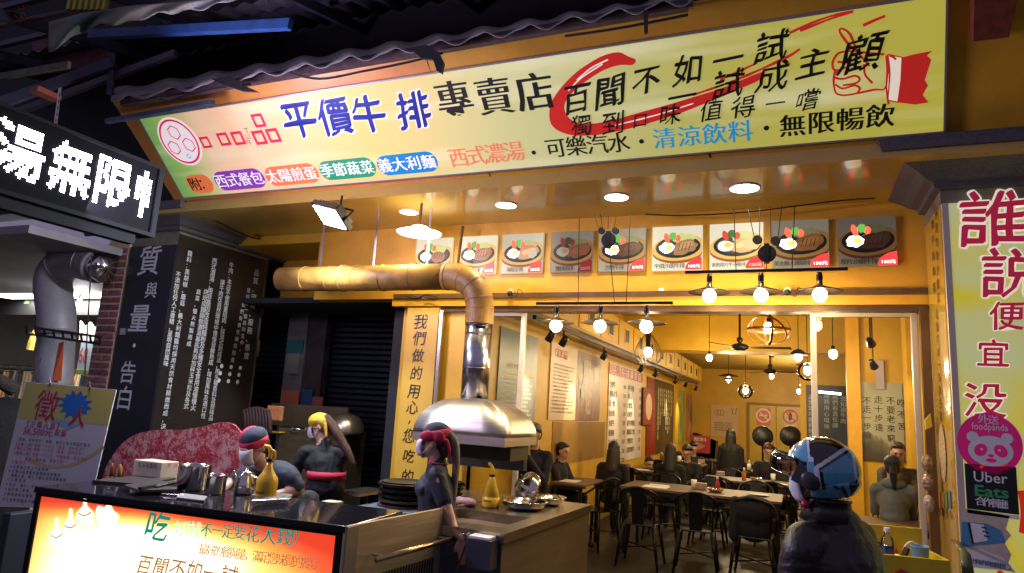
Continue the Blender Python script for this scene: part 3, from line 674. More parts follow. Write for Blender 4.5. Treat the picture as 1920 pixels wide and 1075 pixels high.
for i, (tx, bx, k, cap, price, meat, what) in enumerate(menu):
    pl = MPL; u0, v1 = pl.uv(tx[0], tops(tx[0])); u1, _ = pl.uv(tx[1], tops(tx[1])); _, v0 = pl.uv(bx[0], bots(bx[0]))
    u1 = u0 + (u1 - u0) * 1.0; w = u1 - u0; hh = v1 - v0
    t = thing('menu_picture', f'{"brightly lit" if k > .5 else "dim"} menu picture of a {what} on iron plate, {ordn[i]} from left', 'menu picture', tuple(pl.w(u0, v0)), 'menu pictures above the doors')
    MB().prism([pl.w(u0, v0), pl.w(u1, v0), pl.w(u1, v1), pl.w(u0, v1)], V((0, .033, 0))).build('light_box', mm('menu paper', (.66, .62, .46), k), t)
    cu, cv = (u0 + u1) / 2 + w * .02, v0 + hh * .52
    def clip(P):   # keep a shape inside the card
        return [V((min(max(q.x, u0 + .002), u1 - .002), q.y, min(max(q.z, v0 + .002), v1 - .002))) for q in P]
    E_ = lambda a, b, rx, rz, h, n=24, rot=0, jag=0, sd=0: MB().poly(clip(ellipse(pl, cu + a * w, cv + b * hh, rx * w, rz * hh, h, n, rot, jag, sd)))
    E_(.03, -.07, .56, .30, .002, rot=.08).build('board_edge', mm('board brown', (.28, .09, .03), k), t, fix=False)
    E_(.03, -.02, .56, .29, .003, rot=.08).build('wooden_board', mm('board', (.72, .42, .10), k), t, fix=False)
    E_(.0, .0, .45, .25, .004, rot=.05).build('iron_plate', mm('plate', (.015, .02, .02), k), t, fix=False)
    E_(0, .02, .40, .205, .005, rot=.05).build('plate_well', mm('plate2', (.05, .055, .05), k), t, fix=False)
    E_(.12, .17, .22, .13, .006, jag=.4, sd=i).build('salad', mm('salad', (.55, .58, .22), k), t, fix=False)
    if i == 0: E_(.12, -.04, .20, .15, .008, jag=.15).build('meat', mm('meat' + str(i), meat, k), t, fix=False)
    else: E_(.13, -.01, .27, .16, .008, rot=.25, jag=.3, sd=i * 3).build('meat', mm('meat' + str(i), meat, k), t, fix=False); E_(.15, .03, .17, .07, .009, rot=.3, jag=.5, sd=i * 5).build('sear_mark', mm('sear' + str(i), tuple(min(1, c * 1.5) for c in meat), k), t, fix=False)
    if i in (2,):
        for k in range(4): MB().sheet([[pl.w(cu + (.02 + .07 * k) * w + math.cos(a_) * w * q, cv + hh * .10 + math.sin(a_) * hh * q * 1.1, .0105 + k * .0002) for q in (.035, .075)] for a_ in [.3 + 3.2 * j / 8 for j in range(9)]]).build('shrimp', mm('shrimp', (.75, .25, .12), MMK[i]), t, fix=False)
        E_(.25, -.05, .11, .10, .0108, rot=.5, jag=.2).build('scallop', mm('scallop', (.55, .52, .40), MMK[i]), t, fix=False)
    elif i in (3, 6): E_(.27, .03, .16, .15, .0098, jag=.25, sd=i).build('second_cutlet', mm('cutlet' + str(i), tuple(min(1, c * 1.25) for c in meat), MMK[i]), t, fix=False)
    else:
        for k in range(4): MB().poly([pl.w(cu + (.0 + .07 * k + a_) * w, cv + b_ * hh, .0102) for a_, b_ in ((0, -.09), (.012, -.09), (.052, .08), (.04, .08))]).build('grill_mark', mm('grill mark', (.06, .025, .015), MMK[i]), t, fix=False)
    E_(-.22, -.02, .15, .12, .009, jag=.25, sd=i).build('egg_white', mm('egg', (.80, .80, .68), k), t, fix=False)
    E_(-.17, .0, .07, .055, .010).build('egg_yolk', mm('yolk', (.85, .55, .05), k), t, fix=False)
    E_(-.22, .21, .055, .12, .010, rot=.3, jag=.2).build('tomato', mm('tomato', (.65, .06, .03), k), t, fix=False)
    E_(.0, .20, .06, .08, .010, jag=.2).build('tomato', mm('tomato', (.65, .06, .03), k), t, fix=False)
    E_(-.10, .24, .075, .09, .011, jag=.5, sd=4).build('broccoli', mm('broccoli', (.05, .16, .03), k), t, fix=False)
    P = [pl.w(u1 - .002, v0 + .002, .012)] + [pl.w(u1 - .002 - w * .32 * math.cos(a), v0 + .002 + hh * .27 * math.sin(a), .012) for a in [PI / 2 * j / 10 for j in range(11)]][::1]
    MB().poly(P).build('price_corner', mm('price red', (.55, .02, .02), k), t, fix=False)
    m = MB(); put_glyph(m, pl, price, u1 - w * .145, v0 + hh * .075, hh * .075, .012, w * .23, h=.014, fit=True); m.build('price', mm('price white', (.8, .7, .6), k), t, fix=False)['kind'] = 'stuff'
    m = MB(); n = len(cap); sz = min(w * .62 / n, hh * .11)
    for j, c in enumerate(cap): put_glyph(m, pl, c, u0 + w * .36 + (j - (n - 1) / 2) * sz * 1.02, v0 + hh * .09, sz, .01, sz, h=.012)
    m.build('caption', m_black, t, fix=False)['kind'] = 'stuff'
# ================================================================== doors: three glazed leaves in cream frames
def door_leaf(label, x0, x1, name='sliding_door', y=FY + .03, glaze=True):
    t = thing(name, label, 'glass door', (x0, y, 0)); w = .045
    m = MB(); m.box((x0, y - .02, 0.02), (x0 + w, y + .02, HZ - .003)); m.build('stile', m_frame, t, bevel=.004)
    m = MB(); m.box((x1 - w, y - .02, 0.02), (x1, y + .02, HZ - .003)); m.build('stile', m_frame, t, bevel=.004)
    MB().box((x0 + w, y - .018, HZ - .035), (x1 - w, y + .018, HZ - .004)).build('top_rail', m_frame, t)
    MB().box((x0 + w, y - .018, .02), (x1 - w, y + .018, .12)).build('bottom_rail', m_frame, t)
    MB().box((x0 + w, y - .004, .12), (x1 - w, y + .004, HZ - .035)).build('pane', m_glass, t)
    return t
xa = onY(829, 700, FY).x; xb = onY(985, 590, FY).x; xc = onY(1521, 700, FY).x; xd = onY(1727, 700, FY).x
door_leaf('left glass door leaf behind the steel hood, cream frame', -3.19, xb)
door_leaf('right glass door leaf with cream frame beside the right pillar', xc, PX - .075)
struct(MB().box((-3.235, FY - .06, 0), (-3.195, FY + .04, HZ)).build('door_jamb', m_bronze))
# yellow vertical banner with brush text left of the doors
YP = Plane((0, FY - .075, 0), (1, 0, 0), (0, 0, 1))
t = thing('vertical_banner', 'tall yellow board with black brush characters left of the glass doors', 'banner', (-3.6, FY - .07, .4))
u0 = YP.uv(764, 575)[0]; u1 = YP.uv(824, 575)[0]
MB().box((u0, FY - .072, .35), (u1, FY - .04, 2.56)).build('board', mat('yellow board', (.66, .40, .05), .45, nscale=2.5, namt=.12), t, bevel=.004)
YP = Plane((0, FY - .072, 0), (1, 0, 0), (0, 0, 1))
its = [('我', 789, 604, 27), ('們', 787, 635, 25), ('做', 784, 667, 24), ('的', 781, 700, 24), ('用', 777, 734, 26), ('心', 774, 765, 24), ('，', 774, 786, 20), ('您', 768, 818, 26), ('吃', 767, 856, 24), ('的', 764, 894, 26), ('安', 760, 935, 44)]
chars(YP, its, m_black, t, off=.004, warp=.06, slant=.12, h=.003)
MB().box((u1 + .02, FY - .09, .35), (u1 + .05, FY - .03, 2.53)).build('steel_trim', m_steel, t)
# wire bundle and dome camera on the beam above
tag(MB().tube(catmull([onY(762, 556, FY - .1), onY(780, 560, FY - .12), onY(800, 553, FY - .1), onY(822, 560, FY - .12), onY(800, 562, FY - .1), onY(770, 552, FY - .12)], 5), .006, 6).build('wire_bundle', m_blkp), 'messy wire bundle on the beam above the vertical yellow banner', 'wires')
def dome_cam(px, py, label):
    p = onY(px, py, FY - .1); t = thing('security_camera', label, 'security camera', tuple(p))
    MB().cyl(p + V((0, .05, .01)), p + V((0, 0, .01)), .028, n=14).build('base', m_frame, t); MB().ball(p + V((0, -.01, -.01)), .026).build('lens_dome', m_blkp, t, smooth=True)
    MB().tube(catmull([p, p + V((.06, 0, -.04)), p + V((.08, 0, .03)), p + V((.12, 0, 0))], 4), .004, 6).build('cable', m_blkp, t)
dome_cam(957, 549, 'small dome camera on the beam left of the doorway'); dome_cam(1476, 547, 'small dome camera on the beam behind the right pendant bar')
# ================================================================== pendant bars with three saucer shades each
def sauc(name, t, p, r=.155):
    s = MB().lathe([(.018, .10), (.022, .045), (.035, .04), (.06, .028), (r, .0), (r, -.004), (.06, .020), (.0, .022)], p, n=32, cap=False).build('lamp_shade', mat('dark enamel shade', (.09, .07, .05), .3, .5) if 'SH' not in globals() else SH, t, smooth=True); globals()['SH'] = s.data.materials[0]
    MB().lathe([(.016, .14), (.022, .12), (.022, .09), (.014, .05)], p, n=14).build('socket', m_blk, s, smooth=True)
    MB().ball(p - V((0, 0, .028)), (.050, .050, .052), 18, 12).build('bulb', m_bulb, s, smooth=True)
def pend_bar(label, y, b0, b1, bulbs, cords, pulley):
    p0, p1 = onY(*b0, y), onY(*b1, y); p1.z = p0.z = (p0.z + p1.z) / 2
    t = thing('pendant_bar', label, 'pendant lamp', tuple(p0)); MB().bar(p0, p1, .022, .022).build('bar', m_blk, t)
    for (px, py) in bulbs:
        p = onY(px, py, y); q = V((p.x, p.y, p0.z - .16)); sauc('', t, q)
        light('POINT', 'pendant_glow', q - V((0, 0, .11)), 10, (1, .74, .42), .05)
    for a, b in cords: MB().tube([onY(*a, y), onY(*b, y)], .0035, 5).build('cord', m_blk, t)
    if pulley:
        for (px, py, r) in pulley:
            c = onY(px, py, y); MB().lathe([(r, -.012), (r * .88, -.004), (r * .88, .004), (r, .012)], c, (.2, 1, 0), 20).build('pulley_wheel', m_blk, t); 
            if r > .04: MB().obox(c + V((0, 0, -.0)), V((.018, 0, 0)), V((0, .022, 0)), V((0, 0, r * 1.15))).build('pulley_frame', m_blk, t)
pend_bar('left black pendant bar carrying three saucer lamps before the doors', 5.3, (1006, 566), (1262, 572), [(1043, 600), (1125, 602), (1212, 604)],
         [((1086, 408), (1084, 566)), ((1182, 402), (1174, 568)), ((1114, 403), (1124, 432)), ((1126, 403), (1130, 430)), ((1141, 403), (1140, 430)), ((1156, 403), (1150, 432)), ((1142, 460), (1152, 568))],
         [(1128, 433, .028), (1154, 433, .028), (1141, 450, .062)])
pend_bar('right black pendant bar carrying three saucer lamps below menu pictures', 5.3, (1285, 505), (1590, 511), [(1330, 541), (1427, 545), (1537, 544)],
         [((1376, 390), (1380, 506)), ((1490, 386), (1485, 508)), ((1402, 390), (1414, 444)), ((1425, 389), (1424, 450)), ((1444, 388), (1446, 452)), ((1466, 386), (1458, 450)), ((1438, 492), (1436, 508))],
         [(1420, 450, .034), (1454, 452, .034), (1438, 476, .066)])
tag(MB().tube(catmull([onY(1210, 402, 5.6), onY(1280, 404, 5.6), onY(1400, 398, 5.6), onY(1560, 378, 5.6), onY(1640, 372, 5.6)], 5), .006, 5).build('cable', m_blkp), 'thin dark cable sagging across the wall above the menu pictures', 'cable')
# reflective lamp dots of the street do not exist as objects; one small blue-white reflector clip, its glint put in as emission
tag(MB().ball(onY(1240, 543, FY - .08), (.022, .01, .012), 10, 6).build('reflecting_clip', glow('blue clip glint', (.5, .8, 1), 2)), 'tiny blue-white reflecting clip on the beam above the doors', 'reflecting clip')
# ================================================================== awning remains, beams and tarp above the sign
m_corr = mat('weathered corrugated sheet', (.30, .28, .27), .7, nscale=7, namt=.5, bump=.3, bscale=30)
m_blue = mat('blue painted steel', (.02, .08, .26), .5, nscale=9, namt=.35)
m_rust = mat('dark rusted angle steel', (.08, .05, .06), .6, nscale=15, namt=.5)
ya = 3.75
rows = []
N_ = 220
for i in range(N_ + 1):
    f = i / N_; px = 208 + (1300 - 208) * f; pt = 168 - .165 * (px - 208) - 0; pb = pt + 15 + (1 - f) * 10
    wv = math.sin(f * 2 * PI * 13)
    d = .035 * wv
    dr = max(0, math.sin(f * 2 * PI * 13 + .6)) ** 2 * 11 * (.6 + .5 * noise.noise(V((f * 30, 0, 0)))) 
    a = onY(px, pt, ya + .55); b = onY(px, pb + dr * .9 - 4, ya); a.z += d * .6; b.z += d
    mid = a.lerp(b, .5); rows.append([a, mid, b])
cs = MB().sheet(rows); o = cs.build('corrugated_awning', m_corr, solid=.004, smooth=True)
tag(o, 'weathered corrugated awning edge hanging above the long sign', 'awning')
bm_ = MB(); bm_.bar(onY(230, 194, ya + .12), onY(1290, 10, ya + .12), .05, .06); tag(bm_.build('awning_beam', m_rust), 'rusty steel beam under the corrugated awning edge', 'steel beam')
bm_ = MB(); bm_.bar(onY(200, 228, ya + .2), onY(400, 192, ya + .2), .04, .04); tag(bm_.build('lower_beam', mat('blue-grey steel', (.07, .10, .16), .45, nscale=10, namt=.4)), 'blue-grey steel tube just above the sign top left', 'steel beam')
strip_ = MB(); strip_.bar(onY(1075, 50, ya + .25), onY(1300, 8, ya + .25), .02, .05); tag(strip_.build('metal_flashing', m_chrome), 'bright metal flashing strip above the sign at top', 'flashing')
for i, pts in enumerate(([(300, 178), (318, 182), (334, 176), (400, 158), (470, 150)], [(540, 128), (600, 140), (680, 126), (760, 110), (830, 92)], [(1060, 60), (1130, 50), (1200, 38), (1290, 20)])):
    tag(MB().tube(catmull([onY(x, y + 8, ya + .05) for x, y in pts], 5), .009, 6).build('cable', m_blkp), ['frayed cable sagging above the green sign end', 'dark cable under the awning above the blue characters', 'dark cable at the top right end of the awning'][i], 'cable')
# torn black membrane corner
for i, (pts, lab) in enumerate((([(395, 148), (430, 142), (452, 158), (484, 172), (455, 171), (420, 160)], 'torn black membrane flap under awning near sign left end'), ([(770, 92), (800, 84), (822, 98), (832, 118), (828, 138), (818, 132), (812, 112), (790, 110)], 'torn black membrane flap under awning above the sign middle'), ([(1206, 18), (1214, 20), (1214, 60), (1208, 62)], 'black strap end hanging from the awning at top'))):
    tag(MB().prism([onY(x, y, ya - .02) for x, y in pts], V((0, .02, 0))).build('membrane_flap', m_blkp), lab, 'flap')
# blue painted long beam and diagonal struts at upper left
tag(MB().bar(onY(170, 66, 3.5), onY(545, 46, 3.5), .05, .075).build('blue_beam', m_blue), 'long blue painted steel beam at upper left', 'steel beam')
tag(MB().bar(onY(-30, 205, 3.3), onY(210, 118, 3.9), .05, .09).build('diagonal_strut', mat('slate painted steel', (.06, .06, .10), .5, nscale=9, namt=.4)), 'slate diagonal strut above the LED sign', 'steel strut')
tag(MB().bar(onY(-30, 150, 3.4), onY(130, 122, 3.4), .03, .06).build('green_flashing', mat('olive weathered flashing', (.12, .13, .06), .6, nscale=12, namt=.5)), 'olive weathered flashing strip at far upper left', 'flashing')
tag(MB().box(onY(72, 160, 3.3), onY(98, 192, 3.5)).build('red_box', mat('faded red box', (.35, .07, .04), .5, nscale=10, namt=.4)), 'faded red box fixed above the LED sign', 'box')
t = thing('slotted_angle', 'slotted steel angle hanging the LED sign from above', 'slotted angle', tuple(onY(108, 235, 3.2)))
MB().bar(onY(113, 165, 3.2), onY(104, 232, 3.2), .035, .005, (0, 1, 0)).build('angle', m_steel, t)
for k in range(5): MB().bar(onY(112 - k * 1.7, 176 + k * 12, 3.19), onY(111.4 - k * 1.7, 181 + k * 12, 3.19), .008, .003, (0, 1, 0)).build('slot', m_black, t)
# ragged tarp
rows = []
top = [(90, 42), (160, 24), (240, 12), (330, 4), (430, -6), (560, -20)]
bot = [(92, 98), (150, 62), (185, 48), (245, 42), (300, 26), (380, 18), (440, -2), (560, -10)]
def interp(L, x):
    for (a, b), (c, d) in zip(L, L[1:]):
        if a <= x <= c: return b + (d - b) * (x - a) / (c - a)
    return L[-1][1]
for i in range(60):
    x = 92 + (555 - 92) * i / 59; a = interp(top, x); b = interp(bot, x) + 3 * math.sin(i * .9)
    rows.append([onY(x, a + (b - a) * j / 6, 3.15 + .06 * math.sin(i * .5 + j * .7) * j / 6) for j in range(7)])
def tarp_mat():
    m, nt, b = node_mat('patched tarp'); N = nt.nodes; L = nt.links
    tc = N.new('ShaderNodeTexCoord'); sx = N.new('ShaderNodeSeparateXYZ'); L.new(tc.outputs['Object'], sx.inputs[0])
    wv = N.new('ShaderNodeTexVoronoi'); wv.inputs['Scale'].default_value = 2.4; L.new(tc.outputs['Object'], wv.inputs[0])
    rp = N.new('ShaderNodeValToRGB'); rp.color_ramp.elements[0].color = (.20, .19, .12, 1); rp.color_ramp.elements[1].color = (.10, .16, .18, 1)
    L.new(wv.outputs['Color'], rp.inputs[0]); L.new(rp.outputs[0], b.inputs['Base Color']); b.inputs['Roughness'].default_value = .8; return m
tag(MB().sheet(rows).build('ragged_tarp', tarp_mat(), smooth=True, solid=.004), 'ragged grey-green tarp edge hanging at the upper left', 'tarp')
# window grille with scrolls, far upper left
t = thing('scroll_grille', 'red wrought iron scroll grille at the top left corner', 'grille', tuple(onY(30, 30, 3.2)))
for (x, y, r) in ((42, 8, 12), (20, 14, 9), (44, 30, 7)):
    pts = [onY(x + r * (1 - k / 22) * math.cos(k * .55), y + r * (1 - k / 22) * math.sin(k * .55), 3.2) for k in range(18)]
    MB().tube(catmull(pts, 2), .006, 6).build('scroll', mat('grille red', (.20, .05, .03), .5) if 'GR' not in globals() else GR, t); GR = t.children[-1].data.materials[0]
for a, b in (((-5, 20), (48, -5)), ((-5, 2), (40, 40)), ((-5, 48), (70, 30))): MB().bar(onY(*a, 3.21), onY(*b, 3.21), .008, .008).build('grille_bar', GR, t)
tag(MB().bar(onY(-20, 52, 3.25), onY(130, 22, 3.25), .04, .03).build('ledge_pipe', m_rust), 'dark pipe ledge below the scroll grille at top left', 'pipe')
for i in range(7):
    a = onY(128 + i * 11, -6, 4.2); b = onY(133 + i * 11, 16, 4.2)
    MB().box((a.x, 4.2, b.z), (a.x + .045, 4.24, a.z)).build('louvre', mat('yellow louvre', (.45, .36, .03), .5) if 'YL' not in globals() else YL, globals().get('yl_t') or thing('yellow_louvre', 'yellow louvre slats glimpsed at the top left edge', 'louvre', tuple(a))); yl_t = [o for o in bpy.data.objects if o.name.startswith('yellow_louvre')][0]; YL = yl_t.children[0].data.materials[0]

# canopy frame over the pavement: rafters, purlins and a dark corrugated roof sheet
m_raft = mat('dark steelwork', (.045, .045, .075), .5, nscale=10, namt=.5); cf = thing('canopy_frame', 'dark steel canopy frame with rafters and purlins over the long sign', 'canopy', (-3, 4, 4.8))
for x in (-7.4, -6.2, -5.0, -3.8, -2.6, -1.4): MB().bar((x, 2.9, 4.62), (x, 4.94, 5.15), .05, .09).build('rafter', m_raft, cf)
for y, z in ((3.2, 4.76), (3.8, 4.92), (4.4, 5.08)): MB().bar((-8.6, y, z + .05), (-.2, y, z + .05), .05, .05).build('purlin', m_raft, cf)
rows = []
for i in range(241):
    x = -8.6 + 8.4 * i / 240; d = .022 * math.sin(i * 1.05); rows.append([V((x, 4.15, 5.10 + d)), V((x, 4.94, 5.31 + d))])
MB().sheet(rows).build('roof_sheet', mat('dark roof sheet', (.07, .065, .08), .6, nscale=5, namt=.5), cf, smooth=True, solid=.003)
tag(MB().prism([onY(*p, 4.3) for p in ((60, 70), (200, 60), (210, 120), (60, 140))], (0, .05, 0)).build('rusty_panel', mat('rusty red panel', (.12, .03, .03), .7, nscale=9, namt=.6)), 'rusty red sheet panel in the dark behind the torn tarp', 'metal panel')
for pts, w, col, lab in ((((212, 100), (206, 178)), .05, (.10, .10, .14), 'short upright steel post above the left sign end'), (((-20, 230), (330, 100)), .045, (.07, .06, .09), 'long thin diagonal strut crossing the dark upper left')):
    tag(MB().bar(onY(*pts[0], 3.9), onY(*pts[1], 4.0), w, w * 1.4).build('steel_strut', mat('strut steel', col, .5, nscale=10, namt=.5)), lab, 'steel strut')
# ================================================================== air duct along the left wall
DX = LW + .52
t = thing('air_duct', 'yellow box duct with square dark vents running along the left wall', 'air duct', (DX, 6.2, 2.6))
MB().box((LW + .002, 6.1, 2.62), (DX, 19.0, 3.0)).build('duct_body', m_yel, t)
y = 7.1
while y < 18.5:
    f = MB(); f.box((DX, y - .13, 2.69), (DX + .012, y + .13, 2.91)); f = f.build('vent', m_frame, t); MB().box((DX + .0125, y - .105, 2.71), (DX + .016, y + .105, 2.89)).build('vent_grille', m_black, f)
    MB().box((DX + .001, y + .46, 2.621), (DX + .006, y + .475, 2.999)).build('duct_seam', m_bronze, t)
    y += .98
tr = MB().box((DX - .06, 6.2, 2.52), (DX - .02, 18.5, 2.56)).build('light_track', m_blk); tag(tr, 'black light track hanging below the yellow duct', 'light track')
MB().box((DX - .30, 6.2, 2.585), (DX, 18.9, 2.618)).build('duct_tray', m_steelh, t)
def spot(py_, on, label, dx=.0, aim=None, e=70):
    p = V((DX - .04 + dx, py_, 2.52)); t = thing('track_spotlight', label, 'spotlight', tuple(p), 'track spotlights along the left wall')
    ax_ = (V((LW, py_ + (.1), 1.75)) - p).normalized() if aim is None else (V(aim) - p).normalized(); h = p - V((0, 0, .12))
    MB().cyl(p, h, .012, n=6).build('stem', m_blk, t)
    MB().lathe([(.025, -.07), (.035, -.05), (.042, .05), (.038, .052), (.001, .04)], h, ax_, 14).build('lamp_can', m_blkp, t, smooth=True)
    MB().lathe([(.001, .045), (.034, .047), (.001, .049)], h, ax_, 12).build('lens', m_bulbw if on else m_blkp, t)
    if on: light('SPOT', 'poster_beam', h + ax_ * .07, e, (1, .80, .50), .03, h + ax_ * 2, 48, .7)
for a in ((6.7, 0, 'black track spotlight nearest the doorway, unlit side to camera'), (7.15, 1, 'second black track spotlight from the doorway'), (8.9, 1, 'track spotlight above the brown collage poster'), (11.3, 1, 'track spotlight lighting the left price column of white menu board'), (12.6, 1, 'track spotlight lighting the right price column of white menu board'),
          (14.9, 1, 'track spotlight above the black writing poster'), (16.4, 1, 'track spotlight at the far end of the black writing poster'), (18.2, 1, 'farthest track spotlight before the back wall')): spot(*a)
# ================================================================== posters on the left wall
LPn = Plane((LW + .004, 8, 0), (0, 1, 0), (0, 0, 1))
def wall_poster(name, label, tl, tr_, zb, m, pl=LPn, cat='poster', th=.012):
    a = pl.uv(*tl); b = pl.uv(*tr_); zt = (a[1] + b[1]) / 2
    t = thing(name, label, cat, tuple(pl.w(a[0], zb)))
    MB().prism([pl.w(a[0], zb), pl.w(b[0], zb), pl.w(b[0], zt), pl.w(a[0], zt)], pl.n * th).build('sheet', m, t)
    return t, a[0], b[0], zb, zt, Plane(pl.w(0, 0, th), pl.u, pl.v)
def textrows(pl, t, u0, u1, v0, v1, n, m, seed=0, txt='平價牛排專賣店西式濃湯可樂汽水清涼飲料無限暢飲獨到口味值得一嚐', fill=(.5, 1)):
    rnd = random.Random(seed); mb = MB(); dv = (v1 - v0) / n; sgn = 1 if u1 > u0 else -1; s = dv * .62
    for i in range(n):
        k = int(abs(u1 - u0) / s * rnd.uniform(*fill)); o = rnd.randrange(len(txt))
        for j in range(k): put_glyph(mb, pl, txt[(o + j) % len(txt)], u0 + sgn * s * (j + .5), v1 - dv * (i + .5), s * .88, .0)
    o = mb.build('lettering', m, t, fix=False); o['kind'] = 'stuff'; return o
m_p1 = mat('grey blue poster', (.17, .19, .20), .35, nscale=2, namt=.25)
t, u0, u1, v0, v1, pl = wall_poster('grey_poster', 'grey-blue text poster on the left wall behind the glass leaf', (938, 613), (1008, 633), 1.35, m_p1)
textrows(pl, t, u0 + .08, u1 - .08, v0 + .1, v0 + .62, 11, m_white, 1, fill=(.8, 1)); textrows(pl, t, u0 + .2, u1 - .2, v0 + .68, v0 + .80, 1, m_white, 3)
MB().prism([pl.w(u0 + .1, v0 + .645, .001), pl.w(u1 - .1, v0 + .645, .001), pl.w(u1 - .1, v0 + .66, .001), pl.w(u0 + .1, v0 + .66, .001)], pl.n * .001).build('rule_line', m_yel, t)
m_p2 = mat('beige poster', (.62, .46, .30), .4, nscale=1.5, namt=.15); m_col = mat('brown photo collage', (.24, .10, .06), .4, nscale=2.6, namt=.9, stretch=(1, 3, 1))
t, u0, u1, v0, v1, pl = wall_poster('collage_poster', 'beige text poster with brown photo collage on the left wall', (1033, 643), (1126, 670), 1.52, m_p2)
um = u0 + (u1 - u0) * .47
MB().prism([pl.w(um, v0, .001), pl.w(u1, v0, .001), pl.w(u1, v1, .001), pl.w(um, v1, .001)], pl.n * .001).build('photo_collage', m_col, t)
rr = random.Random(4)
for i in range(12):
    a = um + .02 + rr.random() * (u1 - um - .35); b = v0 + .03 + rr.random() * (v1 - v0 - .3)
    MB().prism([pl.w(a, b, .002 + i * .0006), pl.w(a + .3, b, .002 + i * .0006), pl.w(a + .3, b + .22, .002 + i * .0006), pl.w(a, b + .22, .002 + i * .0006)], pl.n * .0004).build('photo', mat('collage photo', (rr.uniform(.2, .5), rr.uniform(.1, .3), rr.uniform(.05, .18)), .4, nscale=9, namt=.8), t)
textrows(pl, t, u0 + .1, um - .1, v0 + .08, v1 - .25, 14, mat('brown ink', (.10, .04, .03), .6), 2, fill=(.7, 1)); m = MB(); 
for i, c in enumerate('口口口品'): put_glyph(m, pl, c, u0 + .2 + i * .13, v1 - .12, .12, .02)
m.build('red_title', m_red, t, fix=False)['kind'] = 'stuff'
tag(MB().box((LW + .003, 8.3, .95), (LW + .008, 10.9, 1.50)).build('ochre_dado', mat('ochre board', (.30, .16, .03), .35, nscale=2, namt=.2)), 'plain ochre board on the left wall under the collage poster', 'wall board')
m_p3 = mat('white menu board', (.62, .55, .50), .35)
t, u0, u1, v0, v1, pl = wall_poster('menu_board', 'tall white menu board with red header and two price columns', (1142, 677), (1204, 701), .82, m_p3)
MB().prism([pl.w(u0, v1 - .20, .001), pl.w(u1, v1 - .20, .001), pl.w(u1, v1 - .02, .001), pl.w(u0, v1 - .02, .001)], pl.n * .001).build('red_header', mat('menu red', (.45, .02, .03), .4), t)
m = MB()
for i, c in enumerate('平價牛排專賣店'): put_glyph(m, pl, c, u0 + .3 + i * (u1 - u0 - .6) / 6, v1 - .11, .15, .01, .25, h=.003)
m.build('header_lettering', m_white, t, fix=False)['kind'] = 'stuff'
rr = random.Random(8); m = MB()
for col in (0, 1):
    for i in range(9 - col):
        vv = v1 - .36 - i * .16; c0 = u0 + .12 + col * (u1 - u0) * .5
        for j in range(rr.randint(3, 5)): put_glyph(m, pl, '沙朗牛排雞豬菲力鱈魚套餐'[(i * 3 + j + col) % 12], c0 + j * .13, vv, .10, .01, .12, h=.002)
        put_glyph(m, pl, str(rr.choice((120, 150, 180, 220, 250))), c0 + (u1 - u0) * .38, vv, .07, .01, .2, h=.002, fit=True)
m.build('price_list', m_black, t, fix=False)['kind'] = 'stuff'
t, u0, u1, v0, v1, pl = wall_poster('red_product_poster', 'small framed red poster with pale bowl hanging before the black poster', (1206, 724), (1226, 733), 1.45, mat('dark red poster', (.30, .03, .02), .3, nscale=3, namt=.5), Plane((LW + .05, 8, 0), (0, 1, 0), (0, 0, 1)))
MB().poly(ellipse(pl, (u0 + u1) / 2, (v0 + v1) / 2, abs(u1 - u0) * .3, .27, .002)).build('bowl', mat('cream bowl', (.75, .5, .38), .4), t)
t, u0, u1, v0, v1, pl = wall_poster('black_poster', 'black poster with glowing vertical writing on the left wall', (1213, 706), (1263, 722), .82, mat('black writing poster', (.025, .02, .018), .25, nscale=3, namt=.6))
m = MB(); 
for cidx in range(8):
    for j in range(rr.randint(6, 11)): put_glyph(m, pl, '品質環境服務態度用心您吃的安心牛肉濃湯'[(cidx * 5 + j) % 19], u0 + (u1 - u0) * (.38 + cidx * .075), v1 - .22 - j * .105, .095, .006, .16, h=.002)
m.build('lettering', mat('pale gold ink', (.75, .68, .35), .4), t, fix=False)['kind'] = 'stuff'
MB().prism([pl.w(u0, v0, .001), pl.w(u0 + (u1 - u0) * .3, v0, .001), pl.w(u0 + (u1 - u0) * .22, v1, .001), pl.w(u0, v1, .001)], pl.n * .001).build('red_margin', mat('deep red print', (.25, .01, .01), .35, nscale=3, namt=.5), t)
t, u0, u1, v0, v1, pl = wall_poster('green_poster', 'narrow green and white poster near the back left corner', (1273, 730), (1283, 736), .95, mat('lime print', (.30, .42, .10), .4, nscale=3, namt=.7))
t, u0, u1, v0, v1, pl = wall_poster('orange_poster', 'orange and white photo poster at the back left corner', (1287, 736), (1311, 746), 1.0, mat('orange photo print', (.62, .30, .16), .4, nscale=1.4, namt=.8))
MB().poly(ellipse(pl, (u0 + u1) / 2, (v0 + v1) / 2 + .1, abs(u1 - u0) * .3, .35, .002, jag=.3)).build('grey_figure', mat('grey print', (.20, .17, .17), .5), t)
